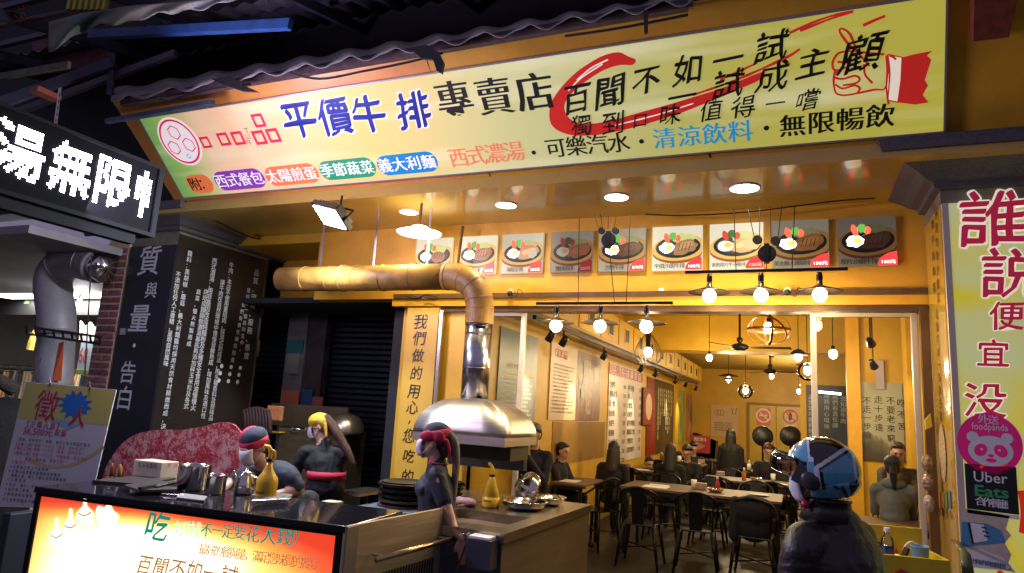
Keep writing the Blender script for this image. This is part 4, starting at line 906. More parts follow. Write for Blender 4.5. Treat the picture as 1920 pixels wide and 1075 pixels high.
# ================================================================== back wall
BPn = Plane((0, BW - .004, 1), (1, 0, 0), (0, 0, 1))
def back_rect(c0, c1): a = BPn.uv(*c0); b = BPn.uv(*c1); return a[0], b[0], b[1], a[1]
t = thing('double_door', 'yellow double door in the back wall with warning posters', 'door', (-.4, BW - .03, 0))
a = BPn.uv(1405, 762); b = BPn.uv(1508, 766); xm = BPn.uv(1455, 765)[0]
m_door = mat('yellow door paint', (.55, .38, .03), .4, nscale=3, namt=.1)
for q, r_ in ((a[0], xm - .01), (xm + .01, b[0])): 
    l = MB().box((q, BW - .05, .02), (r_, BW - .002, 2.12)).build('door_leaf', m_door, t, bevel=.006); MB().cyl(V((xm + (.08 if q > a[0] else -.08), BW - .055, 1.0)), V((xm + (.08 if q > a[0] else -.08), BW - .055, 1.25)), .012, n=8).build('pull_handle', m_chrome, l)
f = MB(); f.box((a[0] - .06, BW - .06, 0), (a[0] - .005, BW - .002, 2.19)); f.box((b[0] + .005, BW - .06, 0), (b[0] + .06, BW - .002, 2.19)); f.box((a[0] - .004, BW - .06, 2.125), (b[0] + .004, BW - .002, 2.19)); f.build('door_frame', mat('brown door frame', (.25, .14, .02), .5), t)
BQ = Plane((0, BW - .055, 1), (1, 0, 0), (0, 0, 1))
def warn(px0, px1, y0, y1, col, ring, label, kind):
    u0, v1 = BQ.uv(px0, y0); u1, v0 = BQ.uv(px1, y1); t = thing('warning_poster', label, 'poster', tuple(BQ.w(u0, v0)))
    MB().prism([BQ.w(u0, v0), BQ.w(u1, v0), BQ.w(u1, v1), BQ.w(u0, v1)], BQ.n * .006).build('sheet', mat('warning sheet', col, .5), t)
    c = ((u0 + u1) / 2, (v0 + v1) / 2 + .03); ringpoly(BQ, *c, .20, .20, .035, .009).build('prohibition_ring', ring, t, fix=False)
    MB().prism([BQ.w(c[0] - .14, c[1] + .12, .010), BQ.w(c[0] - .12, c[1] + .14, .010), BQ.w(c[0] + .14, c[1] - .12, .010), BQ.w(c[0] + .12, c[1] - .14, .010)], BQ.n * .001).build('diagonal_bar', ring, t)
    if kind: MB().prism([BQ.w(c[0] - .11, c[1] - .02, .008), BQ.w(c[0] + .11, c[1] - .02, .008), BQ.w(c[0] + .11, c[1] + .02, .008), BQ.w(c[0] - .11, c[1] + .02, .008)], BQ.n * .001).build('cigarette', m_white, t)
    else: MB().poly(ellipse(BQ, c[0], c[1], .05, .11, .008, 14, jag=.4)).build('figure', m_black, t)
    m = MB(); 
    for i, s_ in enumerate('禁止吸煙' if kind else '禁止飲食'): put_glyph(m, BQ, s_, u0 + .12 + i * (u1 - u0 - .24) / 3, v1 - .06, .075, .01, h=.008)
    m.build('lettering', ring if not kind else m_white, t, fix=False)['kind'] = 'stuff'
warn(1418, 1445, 764, 799, (.65, .17, .10), m_white, 'orange no smoking poster on the left back door leaf', 1)
warn(1469, 1495, 767, 800, (.66, .50, .36), m_red, 'cream no eating poster with red ring on right back door leaf', 0)
t = thing('self_service_poster', 'cream self service poster with cup pictures beside the back door', 'poster', tuple(BPn.hit(1332, 820)))
u0, u1, v0, v1 = back_rect((1333, 759), (1383, 821)); MB().box((u0, BW - .02, v0 + 1), (u1, BW - .004, v1 + 1)).build('sheet', mat('cream poster', (.60, .42, .24), .5), t)
BR = Plane((0, BW - .021, 1), (1, 0, 0), (0, 0, 1)); textrows(BR, t, u0 + .1, u1 - .1, v0 + .15, v1 - .48, 4, m_black, 5, fill=(.9, 1))
strokes(BR, [[(1372, 765), (1374, 777), (1379, 777), (1381, 765)]], 1.2, mat('dark green print', (.02, .09, .05), .6), t, 'cup_outline', k=0)
for k in range(3): ringpoly(BR, u0 + .16 + .08 * k, v1 - .22, .05, .09, .014, .002, 16).build('pot_outline', m_red, t, fix=False)
# dark counter with drinks machine
t = thing('drinks_machine', 'black arched drinks machine with red front panel by the back wall', 'drinks machine', tuple(onY(1318, 860, 17)))
p0, p1 = onY(1298, 862, 17), onY(1340, 862, 17)
MB().prism([V((p0.x, 17, p0.z)), V((p1.x, 17, p0.z)), V((p1.x + .03, 17, p0.z + .45)), V((p1.x - .08, 17, onY(0, 812, 17).z)), V((p0.x, 17, onY(1300, 812, 17).z))], (0, .5, 0)).build('cabinet', m_blkp, t, bevel=.02)
a, b = onY(1294, 848, 16.99), onY(1332, 818, 16.99); MB().box((a.x, 16.96, a.z), (b.x, 16.99, b.z)).build('red_panel', mat('red panel', (.45, .03, .03), .4), t)
pq = Plane((0, 16.955, 0), (1, 0, 0), (0, 0, 1)); m = MB(); put_glyph(m, pq, '飲料', (a.x + b.x) / 2, b.z - .09, .09, .01, .3, h=.002, fit=True); m.build('lettering', m_white, t, fix=False); MB().poly(ellipse(pq, (a.x + b.x) / 2, a.z + .16, .13, .12, .002, 3)).build('emblem', mat('tan print', (.5, .25, .15), .5), t, fix=False)
tag(MB().box((-2.6, 16.8, 0), (-.9, 17.6, onY(1318, 862, 17).z - .003)).build('service_counter', mat('dark service counter', (.05, .035, .025), .5), bevel=.01), 'dark service counter carrying the drinks machine', 'counter')
# round black discs on poles
for (px, py, yy, lab) in ((1430, 818, 15.0, 'left round black fan before the yellow back door'), (1482, 818, 15.0, 'right round black fan before the yellow back door')):
    p = onY(px, py, yy); t = thing('pedestal_fan', lab, 'fan', (p.x, yy, 0)); r = .205
    MB().lathe([(r * .3, -.08), (r * .9, -.06), (r, -.02), (r, .02), (r * .92, .05), (.04, .07), (.001, .07)], p, (0, -1, .1), 28).build('fan_head', m_blkp, t, smooth=True)
    m = MB(); [m.torus(p + V((0, -.075, 0)), r * q, .004, (0, -1, .1), 24, 4) for q in (.25, .5, .75)]; m.build('guard', m_blk, t)['kind'] = 'stuff'
    MB().cyl(V((p.x, yy, .03)), p, .02, n=8).build('pole', m_blk, t); MB().lathe([(.2, 0), (.2, .02), (.03, .05)], (p.x, yy, 0), n=20).build('base', m_blk, t)
# ================================================================== right part: frontal walls with mural and dark poster
def frontal(name, y, pxa, pxb, m): a = onY(pxa, 700, y); b = onY(pxb, 700, y); return struct(MB().box((a.x, y, 0), (b.x, y + .12, CZ + .1)).build(name, m))
frontal('partition_wall', 11.0, 1597, 1712, m_yel); 
p = onY(1697, 700, 10.4); struct(MB().box((p.x, 10.2, 0), (2.25, 10.6, CZ + .1)).build('wall_pier', m_yel))
p = onY(1594, 700, 11); struct(MB().box((p.x - .05, 10.9, 0), (p.x + .12, 11.13, CZ + .1)).build('partition_edge', m_yel2))
struct(MB().box((onY(1500, 700, 14).x, 14.2, 0), (2.25, 14.35, CZ + .1)).build('partition_wall_rear', m_yel))
MP = Plane((0, 10.99, 0), (1, 0, 0), (0, 0, 1))
t = thing('mural_poster', 'pale landscape mural with vertical brush writing behind right glass leaf', 'mural', tuple(MP.hit(1600, 866)))
u0, v1 = MP.uv(1602, 716); u1, v0 = MP.uv(1697, 868)
def mural_mat():
    m, nt, b = node_mat('landscape mural'); N = nt.nodes; L = nt.links; tc = N.new('ShaderNodeTexCoord'); sx = N.new('ShaderNodeSeparateXYZ'); L.new(tc.outputs['Generated'], sx.inputs[0])
    nz = N.new('ShaderNodeTexNoise'); nz.inputs['Scale'].default_value = 5; nz.inputs['Detail'].default_value = 8; L.new(tc.outputs['Generated'], nz.inputs[0])
    a = N.new('ShaderNodeMath'); a.operation = 'MULTIPLY_ADD'; a.inputs[1].default_value = .30; L.new(nz.outputs[0], a.inputs[0]); L.new(sx.outputs['Z'], a.inputs[2])
    g = N.new('ShaderNodeMath'); g.operation = 'MULTIPLY_ADD'; g.inputs[1].default_value = .22; L.new(sx.outputs['X'], g.inputs[0]); L.new(a.outputs[0], g.inputs[2])
    rp = N.new('ShaderNodeValToRGB'); e = rp.color_ramp.elements; e[0].position = .36; e[0].color = (.07, .055, .035, 1); e[1].position = .54; e[1].color = (.36, .35, .25, 1); q = e.new(.48); q.color = (.16, .14, .09, 1)
    L.new(g.outputs[0], rp.inputs[0]); L.new(rp.outputs[0], b.inputs['Base Color']); b.inputs['Roughness'].default_value = .35; return m
MB().box((u0, 10.965, v0), (u1, 10.985, v1)).build('sheet', mural_mat(), t)
MQ = Plane((0, 10.963, 0), (1, 0, 0), (0, 0, 1))
for s_, x, y0, y1 in (('不走一步險', 1625, 752, 816), ('走十步遠', 1647, 750, 802), ('不要老來窮', 1670, 752, 822), ('吃不苦', 1690, 756, 800)): cline(MQ, s_, (x, y0), (x + 1, y1), 14, 13, m_black, t, off=.0, warp=.04)
tag(MB().box((onY(1641, 700, 10.96).x, 10.93, MP.uv(1641, 730)[1]), (onY(1657, 700, 10.96).x, 10.95, MP.uv(1650, 677)[1])).build('hanging_scroll', mat('lilac paper', (.42, .36, .46), .5)), 'pale lilac paper strip hanging above the landscape mural', 'paper strip')
RP_ = Plane((0, 14.19, 0), (1, 0, 0), (0, 0, 1))
t = thing('dark_mural_poster', 'dark blue poster with pale vertical writing left of landscape mural', 'poster', tuple(RP_.hit(1510, 850)))
u0, v1 = RP_.uv(1511, 722); u1, v0 = RP_.uv(1603, 905)
MB().box((u0, 14.16, v0), (u1, 14.185, v1)).build('sheet', mat('dark blue mural', (.035, .045, .065), .35, nscale=2.5, namt=.6), t)
RQ = Plane((0, 14.158, 0), (1, 0, 0), (0, 0, 1)); m_pale = mat('pale writing', (.45, .45, .42), .5)
for s_, x, y0, y1 in (('品質環境服務態度好', 1521, 745, 830), ('服務用心環境', 1550, 742, 800), ('我們有責任讓', 1566, 745, 798), ('您知道牛肉', 1581, 748, 790), ('熟成發酵濃', 1595, 742, 795)): cline(RQ, s_, (x, y0), (x, y1), 9, 9, m_pale, t, off=.01)
# long tube light seen through the glass
tt = MB().cyl(onY(1535, 735, 13.6), onY(1577, 739, 13.6), .02, n=8).build('tube_light', glow('tube glow', (.9, .95, 1), 10)); tag(tt, 'thin white tube light across the dark blue poster', 'tube light')
# ================================================================== ceiling fans
def cfan(px, py, y, ztop, label, ang=0):
    p = onY(px, py, y); t = thing('ceiling_fan', label, 'ceiling fan', tuple(p), 'ceiling fans')
    MB().cyl(p, V((p.x, p.y, ztop)), .016, n=8).build('rod', m_blk, t)
    MB().lathe([(.02, .16), (.045, .13), (.045, .10), (.02, .07), (.09, .05), (.13, .02), (.12, -.02), (.05, -.05), (.001, -.05)], p, n=22).build('motor', m_blkp, t, smooth=True)
    for k in range(3):
        an = ang + k * 2 * PI / 3; d = V((math.cos(an), math.sin(an), 0)); s_ = V((-d.y, d.x, 0)); m = MB()
        m.prism([p + d * .12 - s_ * .03 + V((0, 0, .01)), p + d * .3 - s_ * .055 + V((0, 0, .015)), p + d * .70 - s_ * .05 + V((0, 0, .02)), p + d * .72 + s_ * .04, p + d * .3 + s_ * .05, p + d * .12 + s_ * .03], V((0, 0, -.008))); m.build('blade', m_blkp, t)
cfan(1387, 652, 10.6, CZ + .1, 'black ceiling fan nearest the doorway', .0); cfan(1444, 697, 15.2, 3.12, 'black ceiling fan farther back near the bulbs', .1)
# ================================================================== interior pendants
def pendant(px, py, y, ztop, kind, label, e=9):
    p = onY(px, py, y); ztop = max(ztop, p.z + .2); t = thing('pendant_lamp', label, 'pendant lamp', tuple(p), 'pendant lamps hanging in the dining room')
    MB().cyl(V((p.x, p.y, p.z + .06)), V((p.x, p.y, ztop)), .005, n=6).build('cord', m_blk, t); MB().lathe([(.06, 0), (.06, -.02), (.01, -.03)], (p.x, p.y, ztop), n=14).build('canopy', m_blk, t)
    MB().cyl(p + V((0, 0, .04)), p + V((0, 0, .10)), .02, n=10).build('socket', m_blk, t)
    MB().ball(p, (.05, .05, .058), 14, 10).build('bulb', m_bulbw, t, smooth=True)
    if kind == 'cage':
        m = MB()
        for k in range(20):
            an = 2 * PI * k / 20; d = V((math.cos(an), math.sin(an), 0)); m.tube(catmull([p + V((0, 0, .20)) + d * .05, p + V((0, 0, .08)) + d * .13, p + V((0, 0, -.06)) + d * .17, p + V((0, 0, -.15)) + d * .10], 3), .0022, 4)
        m.torus(p + V((0, 0, -.15)), .10, .004, n=24, m=5); m.torus(p + V((0, 0, .20)), .05, .004, n=16, m=5); m.build('wire_cage', m_blk, t)['kind'] = 'stuff'
        MB().cyl(p + V((0, 0, .06)), p + V((0, 0, .30)), .03, n=10).build('neck', m_blk, t)
    if kind == 'gyro':
        mk = mat('copper ring', (.30, .14, .06), .35, .8)
        for axx in ((0, 0, 1), (1, .2, 0), (.2, 1, 0), (.6, .6, .5)):
            c = p + V((0, 0, -.02)); rows = []; A = V(axx).normalized(); a1 = A.orthogonal().normalized(); b1 = A.cross(a1)
            for k in range(33):
                an = 2 * PI * k / 32; d = a1 * math.cos(an) + b1 * math.sin(an); d2 = V((d.x * .21, d.y * .21, d.z * .155)); rows.append([c + d2 - A * .012, c + d2 + A * .012])
            MB().sheet(rows).build('ring', mk, t, solid=.003)
    if kind == 'lantern':
        for zz, r in ((.07, .20), (.0, .09), (-.05, .075)): MB().lathe([(.02, zz + .05), (r, zz), (r * .98, zz - .006), (.02, zz + .03)], p, n=20).build('lamp_shade', m_blkp, t, smooth=True)
    if kind == 'globe': MB().ball(p + V((0, 0, -.01)), .13, 18, 12).build('glass_globe', m_glass, t, smooth=True)
    if kind == 'dome': MB().lathe([(.02, .10), (.06, .08), (.11, .03), (.11, .02), (.05, .07)], p, n=20).build('lamp_shade', m_blkp, t, smooth=True)
    light('POINT', 'dining_glow', p - V((0, 0, .10)), e * 2.4, (1, .77, .44), .06)
pendant(1215, 660, 8.2, 3.4, 'cage', 'wire cage pendant with one bulb near the left duct')
pendant(1441, 615, 7.2, 3.4, 'gyro', 'copper ring orb pendant around a bright bulb', 12)
pendant(1330, 671, 11.2, 3.4, 'plain', 'bare bulb pendant on a long cord left of the near fan', 16)
pendant(1366, 712, 14.0, 3.12, 'lantern', 'black stacked-disc lantern pendant in the middle of room', 18)
pendant(1398, 733, 13.2, 3.12, 'globe', 'clear globe pendant below the lantern pendant', 18)
pendant(1447, 706, 16.4, 3.12, 'plain', 'bulb pendant hanging by the far ceiling fan', 22)
pendant(1497, 669, 9.6, 3.4, 'dome', 'upper domed pendant of the cluster left of the cream stile', 16)
pendant(1514, 695, 10.0, 3.4, 'globe', 'lower globe pendant of the cluster by the cream stile', 16)
pendant(1504, 722, 17.5, 3.12, 'plain', 'upper of two bulbs glowing beside the dark blue poster', 22)
pendant(1498, 734, 18.4, 3.12, 'plain', 'lower of two bulbs glowing beside the dark blue poster', 22)
pendant(1562, 664, 9.0, 3.4, 'plain', 'single round bulb seen through the right glass leaf', 16)
def cspot(px, py, y, label, aim, e=50):
    p = onY(px, py, y); t = thing('ceiling_spotlight', label, 'spotlight', tuple(p)); MB().cyl(p, V((p.x, p.y, CZ + .1)), .008, n=6).build('stem', m_blk, t); ax_ = (V(aim) - p).normalized()
    MB().lathe([(.02, -.09), (.035, -.06), (.05, .05), (.045, .052), (.001, .03)], p, ax_, 16).build('lamp_can', m_blkp, t, smooth=True); MB().lathe([(.001, .035), (.043, .04), (.001, .042)], p, ax_, 14).build('lens', m_bulbw, t)
    light('SPOT', 'ceiling_beam_light', p + ax_ * .08, e, (1, .82, .55), .04, p + ax_ * 2, 70, .7)
cspot(1632, 642, 8.3, 'black can spotlight hanging behind the right glass leaf', (1.5, 11, 1.6), 28); cspot(1637, 684, 9.6, 'small dark spotlight above the landscape mural', (1.6, 11, 1.4), 15)
for (px, py) in ((1332, 741), (1342, 748), (1349, 738)):
    pass
# ================================================================== tables and chairs
def make_table(name, label, x0, x1, y0, y1, z=.78, group='dining tables'):
    t = thing(name, label, 'table', ((x0 + x1) / 2, (y0 + y1) / 2, 0), group); MB().box((x0, y0, z - .03), (x1, y1, z)).build('tabletop', m_wood, t, bevel=.004)
    fr_ = MB(); fr_.box((x0 + .03, y0 + .03, z - .075), (x1 - .03, y0 + .06, z - .032)); fr_.box((x0 + .03, y1 - .06, z - .075), (x1 - .03, y1 - .03, z - .032)); fr_.build('apron', m_leg, t)
    for a in (x0 + .06, x1 - .06):
        for b in (y0 + .06, y1 - .06): MB().box((a - .02, b - .02, 0), (a + .02, b + .02, z - .076)).build('leg', m_leg, t)
    return t
def make_chair(label):
    t = thing('metal_chair', label, 'chair', (0, 0, 0), 'black metal dining chairs')
    MB().add([(-.18, -.18, .44), (.18, -.18, .44), (.21, .19, .45), (-.21, .19, .45), (-.18, -.18, .46), (.18, -.18, .46), (.21, .19, .47), (-.21, .19, .47)], [(0, 3, 2, 1), (4, 5, 6, 7), (0, 1, 5, 4), (1, 2, 6, 5), (2, 3, 7, 6), (3, 0, 4, 7)]).build('seat', m_blk, t, bevel=.012)
    for a, b in ((-1, -1), (1, -1), (-1, 1), (1, 1)):
        m = MB(); top = V((a * .17, b * .17, .45)); bot = V((a * .23, b * .23, 0)); m.tube([top, top.lerp(bot, .5) + V((0, 0, .0)), bot], [.028, .02, .013], 6); m.build('leg', m_blk, t, smooth=True)
    m = MB(); m.tube(catmull([V((-.20, .10, .46)), V((-.225, .06, .62)), V((-.225, -.05, .68)), V((-.19, -.21, .80)), V((0, -.245, .86)), V((.19, -.21, .80)), V((.225, -.05, .68)), V((.225, .06, .62)), V((.20, .10, .46))], 4), .0125, 7); m.build('arm_hoop', m_blk, t, smooth=True)
    m = MB(); m.tube([V((-.17, -.17, .45)), V((-.185, -.21, .80))], .011, 6); m.build('back_post', m_blk, t); m = MB(); m.tube([V((.17, -.17, .45)), V((.185, -.21, .80))], .011, 6); m.build('back_post', m_blk, t)
    m = MB(); m.sheet([[V((-.065, -.175, .45)), V((.065, -.175, .45))], [V((-.07, -.20, .62)), V((.07, -.20, .62))], [V((-.075, -.235, .85)), V((.075, -.235, .85))]]); m.build('back_slat', m_blk, t, solid=.006)
    m = MB(); m.tube([V((-.2, -.2, .2)), V((.2, .2, .2))], .008, 5); m.tube([V((.2, -.2, .203)), V((-.2, .2, .203))], .008, 5); m.build('cross_brace', m_blk, t)
    return t
tabs = [('long wooden table nearest the doorway in the dining room', -2.0, -.15, 8.45, 9.35), ('wooden table against left wall beside the seated man with phone', -2.78, -2.35, 8.1, 9.0), ('second row wooden table on the left side of the room', -2.7, -1.9, 11.0, 11.7), ('second row wooden table in the middle of the room', -1.3, .3, 10.7, 11.4),
        ('third row wooden table on the left side of the room', -2.7, -1.6, 13.4, 14.1), ('third row wooden table in the middle of the room', -1.1, .35, 12.9, 13.6), ('grey table in front of couple behind right glass leaf', .55, 1.6, 7.3, 7.95), ('far wooden table near the drinks counter', -2.3, -.6, 15.4, 16.0)]
for i, (lab, a, b, c, d) in enumerate(tabs): make_table('dining_table', lab, a, b, c, d)
ch0 = make_chair('x')
cspots = [(-1.62, 7.95, 0, 'front row metal chair facing the nearest long table, leftmost'), (-1.02, 8.0, .08, 'front row metal chair facing the nearest long table, middle'), (-.42, 8.0, -.06, 'front row metal chair facing the nearest long table, rightmost beside helmet'),
          (-2.32, 8.55, 1.2, 'metal chair between the wall table and the long table'), (-1.7, 9.75, PI, 'metal chair behind the nearest long table, left one'), (-1.1, 9.8, PI, 'metal chair behind the nearest long table, centre one'), (-.5, 9.75, PI, 'metal chair behind the nearest long table, right one'),
          (-1.0, 10.3, 0, 'metal chair before the middle second row table, left one'), (-.3, 10.3, 0, 'metal chair before the middle second row table, right one'), (-2.3, 10.55, 0, 'metal chair before the left second row table'), (-1.0, 11.8, PI, 'metal chair behind the middle second row table, left one'), (-.2, 11.85, PI, 'metal chair behind the middle second row table, right one'),
          (-.85, 12.5, 0, 'metal chair before the third row middle table, left one'), (-.1, 12.5, 0, 'metal chair before the third row middle table, right one'), (-2.3, 12.9, 0, 'metal chair before the left third row table'), (-1.8, 14.6, PI, 'metal chair behind the left third row table'), (-.4, 14.1, PI, 'metal chair behind the third row middle table'),
          (.95, 8.35, PI - .2, 'metal chair with the hooded diner behind the right glass leaf'), (-1.9, 15.0, 0, 'metal chair before the far table, left one'), (-1.1, 15.0, 0, 'metal chair before the far table, right one'), (.75, 6.9, .1, 'metal chair just behind the right glass leaf')]
for i, (x, y, a, lab) in enumerate(cspots):
    if i == 0: ch0.location = (x, y, 0); ch0.rotation_euler = (0, 0, a); ch0['label'] = lab
    else: dup(ch0, (x, y, 0), a, lab)
# small things on the tables
def bottle(px, py, y, label, col, z=.78):
    p = onY(px, py, y); t = thing('sauce_bottle', label, 'bottle', (p.x, y, z)); b = V((p.x, y, z + .002)); MB().lathe([(.03, 0), (.032, .01), (.032, .10), (.012, .14), (.012, .15)], b, n=14).build('bottle_body', mat('bottle body', col, .3), t, smooth=True); MB().lathe([(.014, .151), (.014, .175), (.001, .18)], b, n=10).build('cap', m_white, t)
bottle(1345, 900, 8.9, 'red sauce bottle with white cap on the nearest long table', (.35, .02, .02)); bottle(1395, 890, 11.0, 'amber sauce bottle on the second row middle table', (.4, .15, .02)); bottle(1240, 872, 13.6, 'dark sauce bottle on left third row table', (.12, .03, .02)); bottle(1405, 880, 13.2, 'white tissue shaker on third row middle table', (.6, .6, .6))
tag(MB().box((-1.75, 8.55, .783), (-1.45, 8.85, .789)).build('paper_sheet', m_white), 'white paper sheet on the left end of the nearest long table', 'paper'); tag(MB().box((-2.7, 8.2, .783), (-2.5, 8.5, .79)).build('order_sheet', m_white), 'white order sheet on the table against left wall', 'paper')
for i, (x, y, r) in enumerate(((-.9, 8.8, .10), (-.55, 11.0, .09), (-2.1, 13.7, .09), (-.5, 13.2, .09))):
    tag(MB().lathe([(r * .6, 0), (r * .9, .02), (r, .05), (r * .95, .05), (r * .5, .01), (.001, .01)], (x, y, .783), n=20).build('bowl', m_chrome, smooth=True), ['steel bowl on the nearest long table', 'steel bowl on the second row middle table', 'steel bowl on the left third row table', 'steel bowl on the third row middle table'][i], 'bowl')
# ================================================================== left pillar dressing: dark poster, black lettered strip, brick column
DPn = Plane((LPX, 5, 0), (0, 1, 0), (0, 0, 1))
t = thing('dark_text_poster', 'dark brown poster with white vertical writing on left pillar side', 'poster', (LPX, 5.02, .9))
z0, z1 = .95, 3.24
MB().box((LPX - .02, 5.02, z0), (LPX - .002, 6.3, z1)).build('sheet', mat('dark brown poster film', (.030, .022, .018), .3, nscale=1.2, namt=.4, coat=.3), t)
cols = [('品質、環境、服務、態度', (481, 512), (462, 668), 13), ('是經營一個店的生命，', (466, 545), (452, 655), 9), ('我們有責任讓您知道………', (456, 572), (428, 715), 9), ('牛肉：本店不使用重組肉，採濕式熟成法，用多種香料及提味品，', (434, 498), (394, 795), 11), ('讓牛肉在自然環境中慢慢發酵熟成，增加風味及適口性', (417, 530), (381, 780), 11),
        ('西式濃湯：用非基因改造純麵粉及多種安全食用油慢慢火', (402, 490), (362, 765), 12), ('烘焙成麵醬做濃湯基底再添加碎玉米粒及各式', (386, 548), (349, 762), 11), ('蔬菜，慢火熬製而成', (372, 548), (354, 645), 10), ('醬料：黑胡椒、蘑菇、義大利麵醬均採用天然食材精燉而成，決', (356, 476), (306, 800), 11), ('不添加任何人工香精，呈現自然風味', (334, 515), (311, 682), 11)]
for s_, a, b, hp in cols: hp = min(hp * .92, math.hypot(a[0] - b[0], a[1] - b[1]) / (len(s_) - 1) * .95); cline(DPn, s_, a, b, hp, hp, m_white, t, off=.0, h=.002)
# marbled beef print at the foot of the poster
def beef_mat():
    m, nt, b = node_mat('marbled beef print'); N = nt.nodes; L = nt.links; tc = N.new('ShaderNodeTexCoord')
    nz = N.new('ShaderNodeTexNoise'); nz.inputs['Scale'].default_value = 9; nz.inputs['Detail'].default_value = 5; nz.inputs['Distortion'].default_value = 1.6; L.new(tc.outputs['Object'], nz.inputs[0])
    v2 = N.new('ShaderNodeTexNoise'); v2.inputs['Scale'].default_value = 34; v2.inputs['Detail'].default_value = 4; v2.inputs['Distortion'].default_value = 2.5; L.new(tc.outputs['Object'], v2.inputs[0])
    mu = N.new('ShaderNodeMath'); mu.operation = 'MULTIPLY_ADD'; mu.inputs[1].default_value = .5; L.new(v2.outputs[0], mu.inputs[0]); 
    m3 = N.new('ShaderNodeMath'); m3.operation = 'MULTIPLY'; m3.inputs[1].default_value = .5; L.new(nz.outputs[0], m3.inputs[0]); L.new(m3.outputs[0], mu.inputs[2])
    rp = N.new('ShaderNodeValToRGB'); e = rp.color_ramp.elements; e[0].position = .45; e[0].color = (.42, .02, .04, 1); e[1].position = .56; e[1].color = (.72, .42, .40, 1); q = e.new(.50); q.color = (.58, .11, .13, 1)
    L.new(mu.outputs[0], rp.inputs[0]); L.new(rp.outputs[0], b.inputs['Base Color']); b.inputs['Roughness'].default_value = .35; return m
bp_ = [(196, 884), (214, 850), (236, 826), (262, 812), (300, 806), (340, 806), (380, 800), (412, 792), (436, 795), (452, 812), (462, 840), (455, 870), (440, 905), (300, 925), (200, 915)]
BPL = Plane((LPX + .012, 5, 0), (0, 1, 0), (0, 0, 1))
# the beef picture is a cut-out board standing in front of the pillar, under the poster
BFP = Plane((0, 4.60, 0), (1, 0, 0), (0, 0, 1)); bt = thing('beef_cutout', 'cut-out board printed with marbled raw beef under the dark poster', 'display board', tuple(BFP.hit(330, 900)))
P = [BFP.at(x, y) for x, y in bp_]; P = catmull(P, 3, True); MB().prism(P, (0, .015, 0)).build('board', beef_mat(), bt)
# black strip on the front face of the pillar with big white characters
SPn = Plane((0, 4.995, 0), (1, 0, 0), (0, 0, 1))
a, b = SPn.hit(232, 600), SPn.hit(303, 600)
t = thing('black_letter_strip', 'black upright board with large white characters on left pillar front', 'board', (a.x, 4.99, .6))
MB().box((SPn.hit(240, 500).x, 4.995, .6), (LPX - .002, 5.018, 3.12)).build('board', mat('black board', (.008, .009, .016), .45), t)
chars(SPn, [('質', 281, 490, 50), ('與', 284, 545, 27), ('量', 262, 598, 48), ('告', 240, 699, 38), ('白', 234, 748, 40)], mat('grey white lettering', (.55, .55, .60), .5), t, off=.008, warp=.03, slant=.04)
MB().poly(ellipse(SPn, *SPn.uv(252, 648), .022, .022, .003, 14)).build('dot', m_white, t, fix=False)
MB().box((SPn.hit(226, 622).x, 4.985, SPn.hit(230, 628).z), (SPn.hit(236, 622).x, 4.993, SPn.hit(230, 616).z)).build('clip_plate', m_steel, t)
# brick column
bx0, bx1 = SPn.hit(196, 600).x - .02, SPn.hit(238, 500).x - .012
t = thing('brick_column', 'column of purple lit dark red bricks beside the black strip', 'column', (bx0, 5.0, 0))
MB().box((bx0 - .1, 4.997, 0), (bx1, 5.6, 3.2)).build('mortar_core', mat('pale mortar', (.62, .48, .28), .85, nscale=30, namt=.3), t)
m_brick = [mat('dark red brick', (.26, .08, .10), .55, nscale=22, namt=.5, bump=.3, bscale=40), mat('purple red brick', (.30, .10, .14), .5, nscale=18, namt=.6, bump=.3, bscale=40), mat('worn brick', (.20, .07, .08), .6, nscale=26, namt=.8, bump=.3, bscale=40)]
bm1 = [MB().box((-.155, -.02, -.032), (.155, .02, .032)) for _ in range(1)][0]
zz = .9; row = 0; meshes = {}
wf = (bx1 - bx0 + .09)
while zz < 3.12:
    nb = 1
    cuts = [0, .55, 1] if row % 2 else [0, .30, .98, 1]
    for c0_, c1_ in zip(cuts, cuts[1:]):
        if c1_ - c0_ < .05: continue
        x0 = bx0 - .09 + wf * c0_ + .003; x1 = bx0 - .09 + wf * c1_ - .003; key = (round(x1 - x0, 3), row % 3)
        if key not in meshes:
            o = MB().box((-(x1 - x0) / 2, -.010, -.030), ((x1 - x0) / 2, .03, .026)).build('brick', m_brick[row % 3], None, bevel=.004); o.parent = t; meshes[key] = o
        else: o = meshes[key].copy(); COL.objects.link(o)
        o.location = V(((x0 + x1) / 2, 5.0 + random.uniform(-.003, .003), zz)) - V(t.location)
    zz += .078; row += 1
# ================================================================== neighbour shop at far left
m_shopw = mat('neighbour white wall', (.62, .60, .52), .6, nscale=2, namt=.08); m_shopc = mat('neighbour ceiling', (.30, .27, .30), .7, nscale=3, namt=.2)
struct(MB().box((-18, 9.5, 0), (-6.7, 9.65, 3.4)).build('neighbour_wall_back', m_shopw))
struct(MB().box((-18, 4.0, 3.02), (-6.75, 9.5, 3.1)).build('neighbour_ceiling', m_shopc))
struct(MB().box((-18, 5.2, -.011), (-7.41, 9.5, 0)).build('neighbour_floor', m_floor))
struct(MB().box((-6.75, 5.7, 0), (-6.65, 9.5, 3.4)).build('neighbour_wall_right', m_shopw))
struct(MB().box((-18, 9.3, 0), (-17.9, 5, 3.4)).build('neighbour_wall_left', m_shopw))
t = thing('dark_sign_band', 'dark header band with green figure two inside the neighbouring shop', 'sign band', tuple(onY(60, 565, 7.5)))
a, b = onY(-40, 590, 7.5), onY(210, 532, 7.5); MB().box((a.x, 7.5, a.z), (b.x, 7.6, b.z + .05)).build('band', m_blkp, t)
